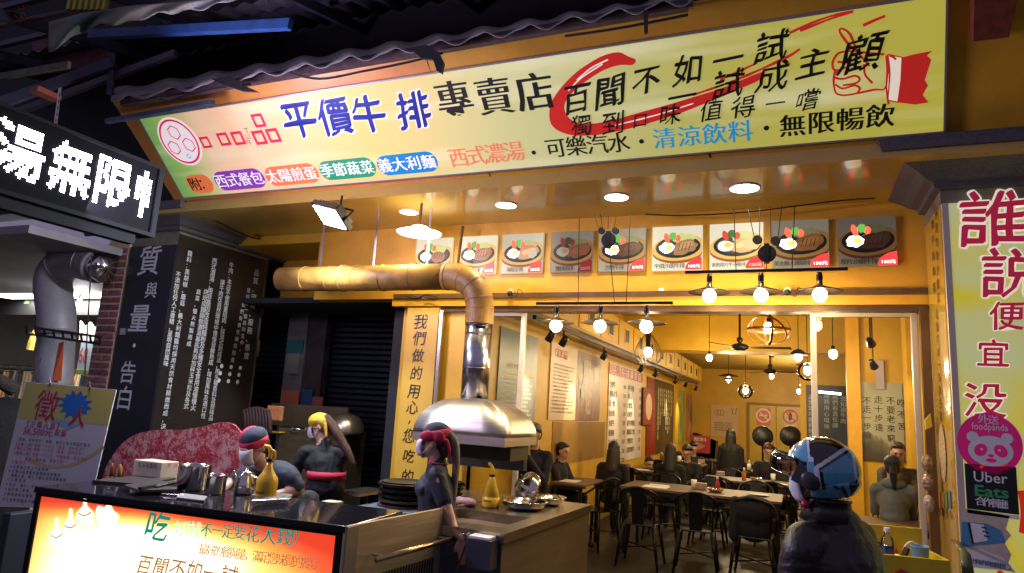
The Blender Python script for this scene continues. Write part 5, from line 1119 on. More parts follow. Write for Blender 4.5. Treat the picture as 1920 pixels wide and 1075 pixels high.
NB = Plane((0, 7.495, 0), (1, 0, 0), (0, 0, 1)); chars(NB, [('2', 52, 558, 22)], mat('lime figure', (.12, .3, .06), .5), t, off=.03)
for i, (px, py, r) in enumerate(((48, 521, .055), (66, 502, .04), (150, 562, .035))):
    p = onY(px, py, 7.0); t = thing('shop_spotlight', ['large white spotlight in neighbouring shop at far left', 'smaller white spotlight in the neighbouring shop', 'spotlight right of the purple duct in neighbouring shop'][i], 'spotlight', tuple(p))
    MB().lathe([(r * .7, .08), (r, .0), (r * .9, -.005), (.001, -.005)], p, (.3, .6, .9) if 0 else (0, 0, 1), 16).build('lamp_can', m_frame, t, smooth=True); MB().ball(p - V((0, 0, .01)), (r, r, r * .5), 12, 6).build('lens', glow('shop spot lens', (.95, .97, 1), 30) if i == 0 else bpy.data.materials['shop spot lens'], t, smooth=True)
    MB().cyl(p + V((0, 0, .06)), V((p.x, p.y, 3.02)), .01, n=6).build('stem', m_blk, t)
    light('POINT', 'shop_spot_glow', p - V((0, 0, .12)), 60 if i < 2 else 25, (.95, .96, 1), .06)
light('AREA', 'shop_ceiling_tube', (-11, 7.2, 2.98), 180, (1, .97, .88), 3, (-11, 7.2, 0), sy=.3)
tl = MB().box((-12.5, 7.05, 2.985), (-9.5, 7.35, 3.018)).build('tube_fixture', glow('tube cover', (1, .97, .88), 5)); tag(tl, 'long ceiling tube fixture inside the neighbouring clothes shop', 'ceiling lamp')
tag(MB().bar(onY(0, 462, 6.5), onY(90, 490, 6.5), .03).build('ceiling_conduit', m_blk), 'black conduit under the ceiling of neighbouring shop', 'conduit')
tag(MB().tube(catmull([onY(16, 440, 6.4), onY(26, 458, 6.4), onY(18, 470, 6.4)], 5), .006, 5).build('ceiling_cable', m_blk), 'short dark cable under the neighbouring shop ceiling', 'cable')
# clothes rack with garments
t = thing('clothes_rack', 'chrome clothes rack in the bright neighbouring shop', 'clothes rack', tuple(onY(60, 900, 8.6)))
ra, rb = onY(-30, 683, 8.6), onY(180, 694, 8.6); ra.z = rb.z = (ra.z + rb.z) / 2; MB().cyl(ra, rb, .014, n=8).build('rail', m_chrome, t)
for q in (ra, rb): MB().cyl(q, V((q.x, q.y, 0)), .016, n=8).build('upright', m_chrome, t)
rr = random.Random(3); gcols = [(.02, .02, .025), (.35, .22, .10), (.6, .55, .45), (.05, .06, .12), (.25, .18, .12), (.62, .3, .08), (.03, .02, .02)]
gm = [mat('garment cloth', c, .9, nscale=8, namt=.3, bump=.3) for c in gcols]
nG = 34
for i in range(nG):
    x = ra.x + .06 + (rb.x - ra.x - .12) * i / (nG - 1); c = V((x, 8.6, ra.z)); gt = thing('hanging_garment', 'one of the garments packed on the chrome rack in the neighbouring shop', 'garment', tuple(c), 'garments hanging on the neighbouring rack')
    MB().tube([c + V((0, 0, .0)), c + V((0, .0, -.05)), c + V((0, -.19, -.12)), c + V((0, .19, -.121)), c + V((0, 0, -.051))], .006, 5).build('hanger', m_chrome, gt)
    ln = rr.uniform(.55, .95); m = MB(); g = []
    for k in range(7):
        zz = c.z - .10 - ln * k / 6; w = (.20 + .02 * k / 6) + rr.uniform(-.01, .01); g.append([V((x - .012, 8.6 - w, zz)), V((x + rr.uniform(-.012, .012), 8.6, zz + .01)), V((x + .008, 8.6 + w, zz))])
    m.sheet(g); m.build('cloth', rr.choice(gm), gt, solid=.02)
# gold tassel and hanging sign
tag(MB().tube([onY(66, 618, 7.2), onY(60, 640, 7.2), onY(56, 656, 7.2)], [.02, .05, .055], 8).build('gold_tassel', mat('gold tassel', (.55, .33, .05), .6)), 'gold tassel hanging beside the duct in neighbouring shop', 'tassel')
t = thing('discount_poster', 'pale blue discount poster with red figures behind the purple duct', 'poster', tuple(onY(165, 665, 7.2)))
DP2 = Plane((0, 7.19, 0), (1, 0, 0), (0, 0, 1)); a, b = DP2.hit(142, 702), DP2.hit(192, 640); MB().box((a.x, 7.192, a.z), (b.x, 7.2, b.z)).build('sheet', mat('pale blue sheet', (.42, .52, .58), .5), t)
words(DP2, '68', (146, 680), (167, 652), m_red, t, off=.0); chars(DP2, [('折', 176, 668, 16)], m_black, t)
MB().box((a.x, 7.186, a.z), (b.x, 7.1915, a.z + .07)).build('green_edge', mat('olive edge', (.25, .33, .05), .5), t)
tag(MB().prism([onY(*p, 7.25) for p in ((150, 602), (158, 614), (168, 604), (176, 616), (186, 606), (190, 640), (148, 640))], (0, .03, 0)).build('grey_garment', gm[2]), 'grey blue top hanging above the discount poster', 'garment')
# person-like dark clothing mass at far left edge: a dark coat on a stand
t = thing('coat_stand', 'dark fur collared coats piled on a stand at left edge', 'coat stand', tuple(onY(10, 1000, 4.2)))
c = onY(8, 800, 4.2); MB().lathe([(.30, -1.1), (.32, -.6), (.30, -.2), (.24, .12), (.12, .26), (.001, .28)], c, n=20).build('coat', mat('black coat', (.010, .010, .012), .9, nscale=9, namt=.5, bump=.6, bscale=25), t, smooth=True)
c2 = onY(16, 722, 4.2); MB().tube(catmull([c2 + V((-.25, -.05, -.02)), c2 + V((-.1, -.15, .04)), c2 + V((.06, -.12, .03)), c2 + V((.12, 0, -.05))], 4), .065, 8).build('fur_collar', mat('brown fur', (.07, .055, .045), .95, nscale=50, namt=.7, bump=1, bscale=80), t, smooth=True)
# ================================================================== purple lit exhaust duct
m_duct = mat('galvanised duct', (.36, .34, .38), .5, .25, nscale=5, namt=.2, bump=.1)
Yd = 4.9
def dpt(px, py, y=Yd): return onY(px, py, y)
t = thing('exhaust_duct', 'fat grey exhaust duct bending over the recruitment poster at left', 'duct', tuple(dpt(100, 760)))
MB().tube([dpt(100, 780), dpt(103, 700), dpt(107, 632)], [.175, .175, .175], 24).build('lower_pipe', m_duct, t, smooth=True)
seg = [dpt(107, 628), dpt(106, 590), dpt(101, 555), dpt(100, 525), dpt(110, 505), dpt(135, 492), dpt(165, 494), dpt(185, 500)]
segs = catmull(seg, 4); MB().tube(segs, [.188] * len(segs), 24).build('elbow', m_duct, t, smooth=True)
for k in (0, 9, 17, 24): 
    q = segs[k]; d = (segs[min(k + 1, len(segs) - 1)] - segs[k - 1 if k else 0]).normalized(); MB().torus(q, .189, .005, d, 28, 6).build('seam_ring', m_duct, t)
MB().tube([dpt(183, 498), dpt(203, 503)], .165, 24).build('collar', m_chrome, t, smooth=True)
for pts in ([(124, 645), (134, 642), (129, 715), (119, 716)], [(96, 672), (109, 676), (106, 690), (98, 706), (104, 716), (92, 715), (90, 700), (97, 686)]):
    P = []
    for x, y in pts: 
        q = dpt(x, y); cxx = dpt(103, y); d = (q - cxx).x; dd = math.sqrt(max(1e-4, .178 ** 2 - min(d * d, .160 ** 2))); P.append(V((cxx.x + d, cxx.y - dd - .004, q.z)))
    MB().prism(P, (0, .004, 0)).build('orange_tape', mat('orange tape', (.65, .12, .03), .5) if 'OT' not in globals() else OT, t); OT = t.children[-1].data.materials[0]
t = thing('slotted_bracket', 'black slotted steel bracket strapped around the grey duct', 'bracket', tuple(dpt(118, 620, 4.65)))
for a, b in (((46, 612), (188, 632)), ((50, 626), (188, 645))): MB().bar(dpt(*a, 4.65), dpt(*b, 4.65), .02, .025).build('rail', m_blk, t)
for k in range(9):
    f = k / 8; MB().bar(dpt(48 + 138 * f, 612 + 20 * f, 4.66), dpt(50 + 138 * f, 626 + 19 * f, 4.66), .012, .02).build('rung', m_blk, t)
tag(MB().cyl(dpt(172, 480, 4.1), dpt(158, 720, 4.1), .006, n=6).build('hanging_wire', m_blkp), 'thin black wire dropping past the grey duct', 'wire')
# ================================================================== recruitment poster
RPl = Plane(onY(100, 800, 3.35), V((1, .10, -.0)), (0, 0, 1))
# the sheet leans back in the picture: fit its plane corners
c_ = [(48, 716), (218, 731), (166, 955), (-8, 950)]
t = thing('recruitment_poster', 'hanging recruitment poster, yellow top with blue splash and red writing', 'poster', tuple(RPl.hit(100, 950)))
m_rw = mat('poster white', (.68, .68, .72), .45); m_ry = mat('poster yellow', (.66, .62, .15), .45)
P = [RPl.at(x, y) for x, y in c_]; MB().prism(P, -RPl.n * .006).build('sheet', m_rw, t)
MB().poly([RPl.at(*p, .001) for p in ((50, 718), (216, 732), (203, 798), (140, 792), (90, 790), (33, 784))]).build('yellow_top', m_ry, t, fix=False)
sp = []
for k in range(26):
    an = 2 * PI * k / 26; r = (30 if k % 2 else 19) * (1 + .3 * noise.noise(V((k * .8, 2, 0)))); sp.append((141 + r * 1.15 * math.cos(an), 760 + r * math.sin(an)))
MB().poly([RPl.at(x, y, .002) for x, y in sp]).build('blue_splash', mat('splash blue', (.015, .20, .62), .45), t, fix=False)
MB().poly([RPl.at(x, y, .0015) for x, y in ((96, 786), (140, 788), (150, 796), (128, 806), (112, 798))]).build('pale_splash', mat('pale blue splash', (.30, .50, .65), .45), t, fix=False)
chars(RPl, [('徵', 88, 762, 52)], m_white, t, off=.035, warp=.03, slant=.15, h=.0025); chars(RPl, [('人', 147, 782, 36)], m_white, t, off=.035, warp=.03, slant=.15, h=.0025)
m_rr = mat('poster crimson', (.55, .02, .07), .45); chars(RPl, [('徵', 88, 762, 52)], m_rr, t, off=.012, warp=.03, slant=.15, h=.004); chars(RPl, [('人', 147, 782, 36)], m_rr, t, off=.02, warp=.03, slant=.15, h=.004)
cline(RPl, '【正職人員】', (50, 795), (112, 800), 12, 12, m_rr, t, off=.005); cline(RPl, '起薪', (108, 812), (120, 813), 12, 12, m_rr, t, off=.015); words(RPl, '36,500元', (43, 816), (100, 805), m_rr, t, off=.008)
for i, (y, s_, m_) in enumerate(((823, '（獎金、紅利另計）休假：每月公休日與國定假日', m_black), (832, '【正職工讀】時薪一六〇元（獎金、紅利另計）', m_rr), (840, '【假日工讀】時薪一六〇元（獎金、紅利另計）', m_rr), (849, '【兼職人員】時薪一六〇元，不限時數，獎金另計', m_rr), (858, '　　　　歡迎二度就業、家庭主婦', m_rr), (866, '【福利】', m_rr), (875, '＊公司員工享上下班勞保', m_black), (883, '＊正職人員用餐全額補助享勞健保', m_black), (891, '　兼職人員、假日工讀人員享用餐補助', m_black), (899, '＊三節獎金', m_black), (908, '＊生日、端午、中秋', m_black), (917, '＊每月員工聚餐、意外險', m_black), (926, '＊勞退提撥及團保', m_black), (936, '＊上班時間彈性可議', m_black))):
    f = (y - 716) / 236; xl = 48 - 52 * f + 8; cline(RPl, s_, (xl, y), (xl + len(s_) * 6.1, y + len(s_) * .55), 6.2, 6.2, m_, t)
strokes(RPl, [[(52, 862), (100, 876), (150, 866), (195, 838)]], 5, mat('gold swoosh', (.66, .5, .25), .5), t, 'swoosh', .0012)
ringpoly(RPl, *RPl.uv(42, 943), .012, .012, .003, .002, 14).build('emblem_ring', m_rr, t, fix=False)
for x, y in ((100, 716), (174, 724)): MB().tube([RPl.at(x - 4, y - 8, .01), RPl.at(x - 2, y + 2, .012), RPl.at(x - 7, y + 8, .01)], .005, 5).build('hook', m_steel, t)
tag(MB().box(tuple(onY(-20, 1100, 3.5)), tuple(onY(70, 958, 3.7))).build('dark_cabinet', mat('dark blue cabinet', (.012, .016, .03), .5), bevel=.01), 'dark cabinet at the bottom left corner under the poster', 'cabinet')
# ================================================================== alcove: shutter slats, service column with notices
t = thing('roller_shutter', 'closed dark roller shutter behind the second worker', 'roller shutter', (-5.2, 6.98, 0))
m_sh = mat('dark shutter slat', (.016, .022, .030), .45, .4, nscale=5, namt=.3); proto = None
for i in range(38):
    z = .04 + i * .069
    if proto is None: proto = MB().prism([V((-1.39, 0, 0)), V((-1.39, -.018, .012)), V((-1.39, -.018, .048)), V((-1.39, 0, .062))], (2.78, 0, 0)).build('slat', m_sh, None); proto.parent = t; o = proto
    else: o = proto.copy(); COL.objects.link(o)
    o.location = (0, .03, z)
t2 = thing('service_column', 'pale utility column with notices beside the dark shutter', 'column', tuple(onY(560, 900, 6.85)))
a, b = onY(543, 600, 6.8), onY(578, 600, 6.8); MB().box((a.x, 6.8, 0), (b.x, 6.93, 2.66)).build('column_body', mat('grey column paint', (.16, .15, .15), .6, nscale=5, namt=.3), t2)
a2 = onY(612, 600, 6.8); MB().box((b.x + .002, 6.82, 0), (a2.x, 6.93, 2.66)).build('brown_board', mat('brown board', (.05, .033, .03), .6, nscale=7, namt=.5), t2)
NPl = Plane((0, 6.79, 0), (1, 0, 0), (0, 0, 1))
for (x0, y0, x1, y1, c, nm, lab) in ((538, 638, 570, 662, (.02, .12, .11), 'green_label', ''), (526, 733, 563, 764, (.50, .13, .07), 'orange_notice', 'orange paper notice on the utility column'), (564, 731, 588, 764, (.02, .07, .16), 'blue_notice', 'blue paper notice right of the orange one'), (585, 745, 607, 764, (.30, .08, .08), 'pink_notice', 'pink paper notice at the right of the blue one'), (536, 640, 566, 700, (.22, .21, .17), 'meter_card', 'pale meter card high on the utility column')):
    q0, q1 = NPl.hit(x0, y1), NPl.hit(x1, y0); o = MB().box((q0.x, 6.775 if 'meter' not in nm else 6.785, q0.z), (q1.x, 6.789, q1.z)).build(nm, mat(nm, c, .6), t2 if not lab else None)
    if lab: tag(o, lab, 'notice')
textrows(NPl, t2, NPl.uv(542, 0 + 712)[0], NPl.uv(560, 712)[0], NPl.uv(542, 712)[1], NPl.uv(542, 700)[1], 2, m_black, 2)
# small orange box and pipe left of shutter
tag(MB().box(tuple(onY(478, 668, 6.6)), tuple(onY(488, 638, 6.65))).build('amber_box', mat('amber box', (.35, .18, .04), .5)), 'small amber box glimpsed at the far edge of the dark poster', 'box')
# ================================================================== yellow exhaust duct with elbow
m_yd = mat('yellow painted duct', (.42, .23, .045), .5, nscale=4, namt=.55, bump=.15); YY = 5.15
t = thing('yellow_duct', 'fat yellow painted duct running right and bending down to the hood', 'duct', tuple(onY(900, 600, YY)))
hs = [onY(528, 524, YY), onY(620, 523, YY), onY(720, 521.5, YY), onY(836, 519, YY)]
r_d = .118
MB().tube(hs, [r_d] * 4, 28).build('horizontal_pipe', m_yd, t, smooth=True)
eb = catmull([onY(836, 519, YY), onY(862, 521, YY), onY(884, 533, YY), onY(897, 555, YY), onY(900, 585, YY)], 4); MB().tube(eb, [r_d + .002] * len(eb), 28).build('elbow', m_yd, t, smooth=True)
for q, d in [(hs[1], hs[2] - hs[1]), (hs[2], hs[2] - hs[1]), (onY(575, 523.5, YY), hs[2] - hs[1]), (onY(670, 522, YY), hs[2] - hs[1]), (onY(775, 520, YY), hs[2] - hs[1]), (eb[1], eb[2] - eb[0]), (eb[5], eb[6] - eb[4]), (eb[9], eb[10] - eb[8]), (eb[13], eb[14] - eb[12])]: MB().torus(q, r_d + .003, .004, d, 30, 6).build('seam_ring', m_yd, t)
c1, c2 = onY(900, 582, YY), onY(899, 608, YY); MB().cyl(c1, V((c1.x, c1.y, c2.z)), r_d + .004, n=28).build('lower_sleeve', m_yd, t, smooth=False)
for px in (600, 700, 800): MB().bar(onY(px, 500, YY) + V((0, 0, .0)), V((onY(px, 500, YY).x, YY, SOF)), .02, .003).build('hanger_strap', m_steel, t)
for q, d in ((onY(645, 522, YY), hs[2] - hs[1]),): MB().torus(q, r_d + .002, .012, d, 30, 6).build('tape_wrap', mat('grubby tape', (.30, .20, .08), .6), t)
# silver vertical pipe
t = thing('steel_flue', 'shiny steel flue pipe between yellow duct and hood', 'flue', tuple(onY(897, 750, YY)))
zt = c2.z; zb_ = onY(897, 752, YY).z; x_ = c1.x
MB().cyl(V((x_, YY, zb_ - .03)), V((x_, YY, zt)), r_d - .002, n=32).build('pipe', mat('rolled steel', (.62, .62, .66), .22, 1.0, nscale=3, namt=.2, stretch=(4, 4, .6), bump=.05), t, smooth=True)
for z in (zt - .01, (zt + zb_) / 2 - .05, zt - .08): MB().torus(V((x_, YY, z)), r_d, .004, (0, 0, 1), 30, 6).build('seam_ring', m_chrome, t)
MB().bar(V((x_ + .03, YY - r_d - .01, zt - .04)), V((x_ + .10, YY - r_d + .03, zt - .04)), .015, .02).build('clamp', m_blk, t)
# ================================================================== stainless hood
hy = 4.75
hl, hr = onY(772, 832, hy).x, onY(946, 832, hy).x; zr = onY(860, 832, hy).z
yb = hy + .68
t = thing('extractor_hood', 'curved stainless steel extractor hood over the grill counter', 'extractor hood', ((hl + hr) / 2, hy, zr))
m_hood = mat('hood steel', (.50, .46, .40), .40, 1.0, nscale=1.2, namt=.15, stretch=(1.5, 1.5, 40), bump=.03, rvar=.06)
rows = []; H = onY(885, 748, 5.1).z - zr - .06
for k in range(13):
    f = k / 12; s_ = math.cos(f * PI / 2 * .93); zz = zr + .065 + H * math.sin(f * PI / 2 * .93) / math.sin(PI / 2 * .93)
    cx0 = x_ ; cy0 = YY
    x0 = cx0 + (hl - cx0) * s_ - r_d * (1 - s_) * .5; x1 = cx0 + (hr - cx0) * s_ + r_d * (1 - s_) * .5; y0 = cy0 + (hy - cy0) * s_ - r_d * (1 - s_) * .5; y1 = cy0 + (yb - cy0) * s_ + r_d * (1 - s_) * .5
    rows.append((x0, x1, y0, y1, zz))
faces_ = {'front_sheet': [(0, 2), (1, 2)], 'right_sheet': [(1, 2), (1, 3)], 'back_sheet': [(1, 3), (0, 3)], 'left_sheet': [(0, 3), (0, 2)]}
for nm, (pa, pb) in faces_.items():
    g = [[V((r[pa[0]], r[pa[1]], r[4])).lerp(V((r[pb[0]], r[pb[1]], r[4])), q / 4) for q in range(5)] for r in rows]; MB().sheet(g).build(nm, m_hood, t, smooth=True, solid=.003)
m = MB(); m.box((hl, hy, zr), (hr, hy + .02, zr + .065)); m.build('rim', m_hood, t)
MB().box((hl, hy + .021, zr), (hl + .02, yb, zr + .065)).build('rim', m_hood, t); MB().box((hr - .02, hy + .021, zr), (hr, yb, zr + .065)).build('rim', m_hood, t)
MB().box((hl + .12, hy + .25, zr - .12), (hr - .05, yb - .05, zr - .001)).build('inner_filter_box', mat('dark brown steel', (.05, .04, .02), .5, .5, nscale=5, namt=.4), t)  # box under the rim in dark brown mottled steel
# ================================================================== grill counter on the right of the worker
t = thing('grill_counter', 'long stainless counter with sunken wells in front of left glass', 'counter', (-2.0, 4.2, 0))
kN, kF = onZ(943, 1000, .90), onZ(1105, 946, .90)
d_ = (kF - kN).normalized(); l_ = V((-d_.y, d_.x, 0)); Wd = 1.25; Lg = (kF - kN).length
kN.z = 0; A = kN; B = A + V((d_.x, d_.y, 0)) * Lg; 
def kp(a, b, z): return V((A.x, A.y, 0)) + V((d_.x, d_.y, 0)) * a + V((l_.x, l_.y, 0)) * b + V((0, 0, z))     # a along depth, b to the left
m_kst = brushed('counter steel', (.44, .40, .34), .3, 1); m_kbr = mat('brown steel panel', (.20, .14, .085), .4, .4, nscale=2, namt=.25, stretch=(1, 1, 12)); m_kblue = mat('blue-grey steel front', (.10, .11, .16), .35, .7, nscale=3, namt=.2)
MB().prism([kp(0, 0, .05), kp(Lg, 0, .05), kp(Lg, Wd, .05), kp(0, Wd, .05)], (0, 0, .79)).build('cabinet_body', m_kbr, t)
MB().prism([kp(-.004, .0, .05), kp(-.004, Wd, .05), kp(-.012, Wd, .05), kp(-.012, .0, .05)], (0, 0, .79)).build('front_panel', m_kblue, t)
wells = [(.22, .14, .60, .62), ]
# deck with a rectangular well: four strips
a0, a1, b0, b1 = .16, .66, .10, .66
for (p0, p1, q0, q1) in ((-.02, a0, -.02, Wd), (a1, Lg, -.02, Wd), (a0, a1, -.02, b0), (a0, a1, b1, Wd)):
    MB().prism([kp(p0, q0, .842), kp(p1, q0, .842), kp(p1, q1, .842), kp(p0, q1, .842)], (0, 0, .058)).build('worktop', m_kst, t)
MB().prism([kp(a0, b0, .70), kp(a1, b0, .70), kp(a1, b1, .70), kp(a0, b1, .70)], (0, 0, .006)).build('well_floor', m_kst, t)
def pan(a, b, r, z, label, mt=m_chrome, dp=.05):
    c = kp(a, b, z); tag(MB().lathe([(r * .7, -dp), (r * .93, -dp * .6), (r, .004), (r + .012, .006), (r + .012, .009), (r - .004, .008), (r * .9, -dp * .55), (r * .65, -dp * .92), (.001, -dp * .92)], c, n=32).build('steel_pan', mt, smooth=True), label, 'steel pan')
pan(.50, .32, .15, .76, 'round steel pan sunk in the rectangular well of the counter')
pan(1.0, .30, .17, .956, 'wide steel pan resting on the counter deck behind the well'); pan(1.36, .26, .15, .956, 'steel pan near the far end of the counter')
c = kp(1.5, .48, 1.0); tag(MB().lathe([(.13, 0), (.125, .03), (.09, .07), (.03, .09), (.02, .095), (.022, .12), (.001, .125)], c, (-.35, -.8, .45), 28).build('pot_lid', m_chrome, smooth=True), 'shiny round pot lid leaning up at the back of the counter', 'pot lid')
# spray bottle factory
def spray(p, s, label, lean=0, f=1):
    t = thing('spray_bottle', label, 'spray bottle', tuple(p)); my = MYEL
    b = MB().lathe([(q * s, z * s) for q, z in ((.001, 0), (.052, 0), (.056, .008), (.056, .03), (.054, .034), (.056, .04), (.058, .095), (.054, .118), (.035, .145), (.020, .175), (.016, .205), (.001, .206))], p, n=24); b.build('bottle_body', my, t, smooth=True)
    MB().cyl(p + V((0, 0, .205 * s)), p + V((0, 0, .222 * s)), .019 * s, n=16).build('collar', m_blkp, t)
    h = p + V((0, 0, .225 * s)); m = MB(); m.tube(catmull([h, h + V((0, 0, .03 * s)), h + V((-.012 * f * s, 0, .055 * s)), h + V((-.045 * f * s, 0, .062 * s))], 4), [.011 * s] * 13, 10); m.tube(catmull([h + V((.0, 0, .045 * s)), h + V((.028 * f * s, 0, .035 * s)), h + V((.034 * f * s, 0, .0)), h + V((.022 * f * s, 0, -.02 * s))], 4), .006 * s, 6); m.build('spray_head', my, t, smooth=True)
    MB().tube([h + V((-.018 * f * s, 0, .045 * s)), h + V((-.030 * f * s, 0, .015 * s)), h + V((-.028 * f * s, 0, -.008 * s))], .004 * s, 6).build('trigger', m_blkp, t)
    return t
MYEL = mat('yellow plastic', (.72, .46, .02), .3, nscale=3, namt=.08, coat=.3)
p = kp(.88, .52, .902); t_ = thing('spray_bottle', 'conical yellow spray bottle on the grill counter', 'spray bottle', tuple(p))
MB().lathe([(.001, 0), (.062, 0), (.066, .01), (.066, .075), (.060, .08), (.066, .085), (.022, .21), (.018, .225), (.001, .226)], p, n=26).build('bottle_body', MYEL, t_, smooth=True)
MB().cyl(p + V((0, 0, .222)), p + V((0, 0, .236)), .022, n=16).build('collar', m_blkp, t_)
MB().tube(catmull([p + V((.004, 0, .236)), p + V((.004, 0, .27)), p + V((-.012, 0, .30)), p + V((-.035, 0, .318))], 4), [.012] * 13, 10).build('spray_head', MYEL, t_, smooth=True)
tag(MB().tube(catmull([kp(.80, .60, .925), kp(.78, .72, .935), kp(.86, .80, .92), kp(.80, .90, .93)], 4), [.02, .03, .034, .03, .028, .034, .03, .028, .024, .03, .026, .02, .015], 8).build('pink_cloth', mat('pink cloth', (.55, .30, .30), .9, nscale=20, namt=.3, bump=.5), smooth=True), 'crumpled pink cloth on the grill counter beside the yellow bottle', 'cloth')
def plate_stack(a, b, n, r, label, z=.902):
    t = thing('plate_stack', label, 'plate stack', tuple(kp(a, b, z)), 'stacks of iron plates in wooden boards')
    for i in range(n):
        c = kp(a + random.uniform(-.012, .012), b + random.uniform(-.012, .012), z + i * .036); MB().lathe([(r * .8, 0), (r, .006), (r, .020), (r * .93, .024), (r * .8, .016), (.001, .014)], c, n=28).build('board', mat('charred board', (.045, .03, .024), .6, nscale=12, namt=.5) if 'CB' not in globals() else CB, t); globals()['CB'] = t.children[-1].data.materials[0]
        MB().lathe([(r * .6, .015), (r * .84, .020), (r * .88, .032), (r * .82, .031), (r * .7, .022), (.001, .020)], c, n=28).build('iron_plate', m_blk, t)
plate_stack(.42, .98, 5, .20, 'near stack of iron plates with boards on the grill counter'); plate_stack(.95, .98, 4, .17, 'farther stack of iron plates under the hood')
tag(MB().prism([kp(.06, .78, .902), kp(.12, .78, .902), kp(.12, 1.12, .902), kp(.06, 1.12, .902)], (0, 0, .012)).build('green_tray', mat('green tray', (.03, .42, .12), .4)), 'bright green tray edge below the near plate stack', 'tray')
tag(MB().prism([kp(.15, .70, .902), kp(.7, .70, .902), kp(.7, 1.2, .902), kp(.15, 1.2, .902)], (0, 0, .006)).build('blue_mat', mat('blue grey mat', (.10, .13, .17), .5, nscale=20, namt=.4)), 'blue-grey mat under the plate stacks', 'mat')
t = thing('steel_box', 'small steel box with white papers hung on the counter front', 'box', tuple(kp(-.1, .25, .75)))
MB().prism([kp(-.02, .015, .70), kp(-.13, .015, .70), kp(-.13, .175, .70), kp(-.02, .175, .70)], (0, 0, .17)).build('box_body', m_kblue, t, bevel=.004)
MB().prism([kp(-.03, .03, .872), kp(-.125, .03, .872), kp(-.125, .165, .872), kp(-.03, .17, .872)], (0, 0, .012)).build('paper', m_white, t)
t = thing('hanging_chopstick', 'thin rust coloured stick hanging on the counter front', 'stick', tuple(kp(-.03, .56, .85)))
MB().cyl(kp(-.04, .21, .86), kp(-.05, .27, .66), .006, n=6).build('stick', mat('rust stick', (.22, .07, .03), .5), t); MB().torus(kp(-.04, .21, .866), .014, .003, l_).build('ring', m_steel, t)
tag(MB().box(tuple(onY(838, 870, 5.62)), tuple(onY(985, 930, 5.70) + V((0, 0, .45)))).build('black_grill_cabinet', mat('black grill', (.012, .010, .009), .4, nscale=7, namt=.4)), 'black grill cabinet behind the plate stacks under the hood', 'cabinet')
# ================================================================== front serving counter with light box
k0 = onZ(75, 912, 1.0); k1 = onZ(646, 985, 1.0); fx = (k1 - k0).normalized(); fxh = V((fx.x, fx.y, 0)).normalized(); fyh = V((-fxh.y, fxh.x, 0)); LB = (k1 - k0).length
def q_(a, b, z): return V((k0.x, k0.y, 0)) + fxh * a + fyh * b + V((0, 0, z))
t = thing('serving_counter', 'front serving counter with black glossy top and lit advert front', 'counter', tuple(q_(LB / 2, .3, 0)))
m_top = mat('black glossy top', (.012, .012, .015), .12, nscale=14, namt=.4, coat=.5)
MB().prism([q_(-.02, -.02, .965), q_(LB + .02, -.02, .965), q_(LB + .02, .62, .965), q_(-.02, .62, .965)], (0, 0, .035)).build('countertop', m_top, t, bevel=.004)
MB().prism([q_(0, .02, .05), q_(LB, .02, .05), q_(LB, .60, .05), q_(0, .60, .05)], (0, 0, .912)).build('cabinet_body', m_blkp, t)
FPn = Plane(q_(0, 0, 0), fxh, (0, 0, 1)); 
def lightbox_mat():
    m, nt, b = node_mat('lit advert film'); N = nt.nodes; L = nt.links; tc = N.new('ShaderNodeTexCoord'); mp = N.new('ShaderNodeMapping'); L.new(tc.outputs['Generated'], mp.inputs[0]); sx = N.new('ShaderNodeSeparateXYZ'); L.new(mp.outputs[0], sx.inputs[0])
    def mth(op, a, bb=None, c=None):
        n = N.new('ShaderNodeMath'); n.operation = op
        for i, x in enumerate((a, bb, c)):
            if x is None: continue
            if hasattr(x, 'links'): L.new(x, n.inputs[i])
            else: n.inputs[i].default_value = x
        return n.outputs[0]
    dx = mth('ABSOLUTE', mth('SUBTRACT', sx.outputs['X'], .42)); dxx = mth('MULTIPLY', mth('POWER', dx, 2.2), 2.6)
    zt_ = mth('POWER', sx.outputs['Z'], 11.0); s_ = mth('ADD', dxx, mth('MULTIPLY', zt_, .95))
    nz = N.new('ShaderNodeTexNoise'); nz.inputs['Scale'].default_value = 3; L.new(tc.outputs['Generated'], nz.inputs[0]); s2 = mth('ADD', s_, mth('MULTIPLY', mth('SUBTRACT', nz.outputs[0], .5), .25))
    rp = N.new('ShaderNodeValToRGB'); cr = rp.color_ramp; cr.elements[0].position = .18; cr.elements[0].color = (1, .90, .62, 1); cr.elements[1].position = 1.0; cr.elements[1].color = (.55, .04, .015, 1)  # printed orange and red; pale centre is the bulbs' over-bright glow put into the ramp
    for p, c in ((.34, (1, .62, .16)), (.52, (.9, .30, .05)), (.75, (.75, .09, .03))): e = cr.elements.new(p); e.color = c + (1,)
    L.new(s2, rp.inputs[0]); L.new(rp.outputs[0], b.inputs['Base Color']); L.new(rp.outputs[0], b.inputs['Emission Color']); b.inputs['Emission Strength'].default_value = 1.35; b.inputs['Roughness'].default_value = .3; return m
MB().prism([q_(.03, .018, .12), q_(LB - .04, .018, .12), q_(LB - .04, .018, .945), q_(.03, .018, .945)], fyh * -.02).build('lit_advert', lightbox_mat(), t)
fr = MB(); 
for a, b, c, d in ((-.01, .03, .08, .962), (LB - .04, LB + .01, .08, .962), (.03, LB - .04, .945, .962), (.03, LB - .04, .08, .12)): fr.prism([q_(a, .02, c), q_(b, .02, c), q_(b, .02, d), q_(a, .02, d)], fyh * -.032)
fr.build('advert_frame', m_blk, t)
L2 = Plane(q_(0, -.003, 0), fxh, (0, 0, 1))
k_teal = lit('teal advert print', (.01, .34, .24), .6); k_teal2 = lit('pale teal print', (.45, .75, .55), 1.0); k_tan = lit('brown advert print', (.45, .20, .08), .6)
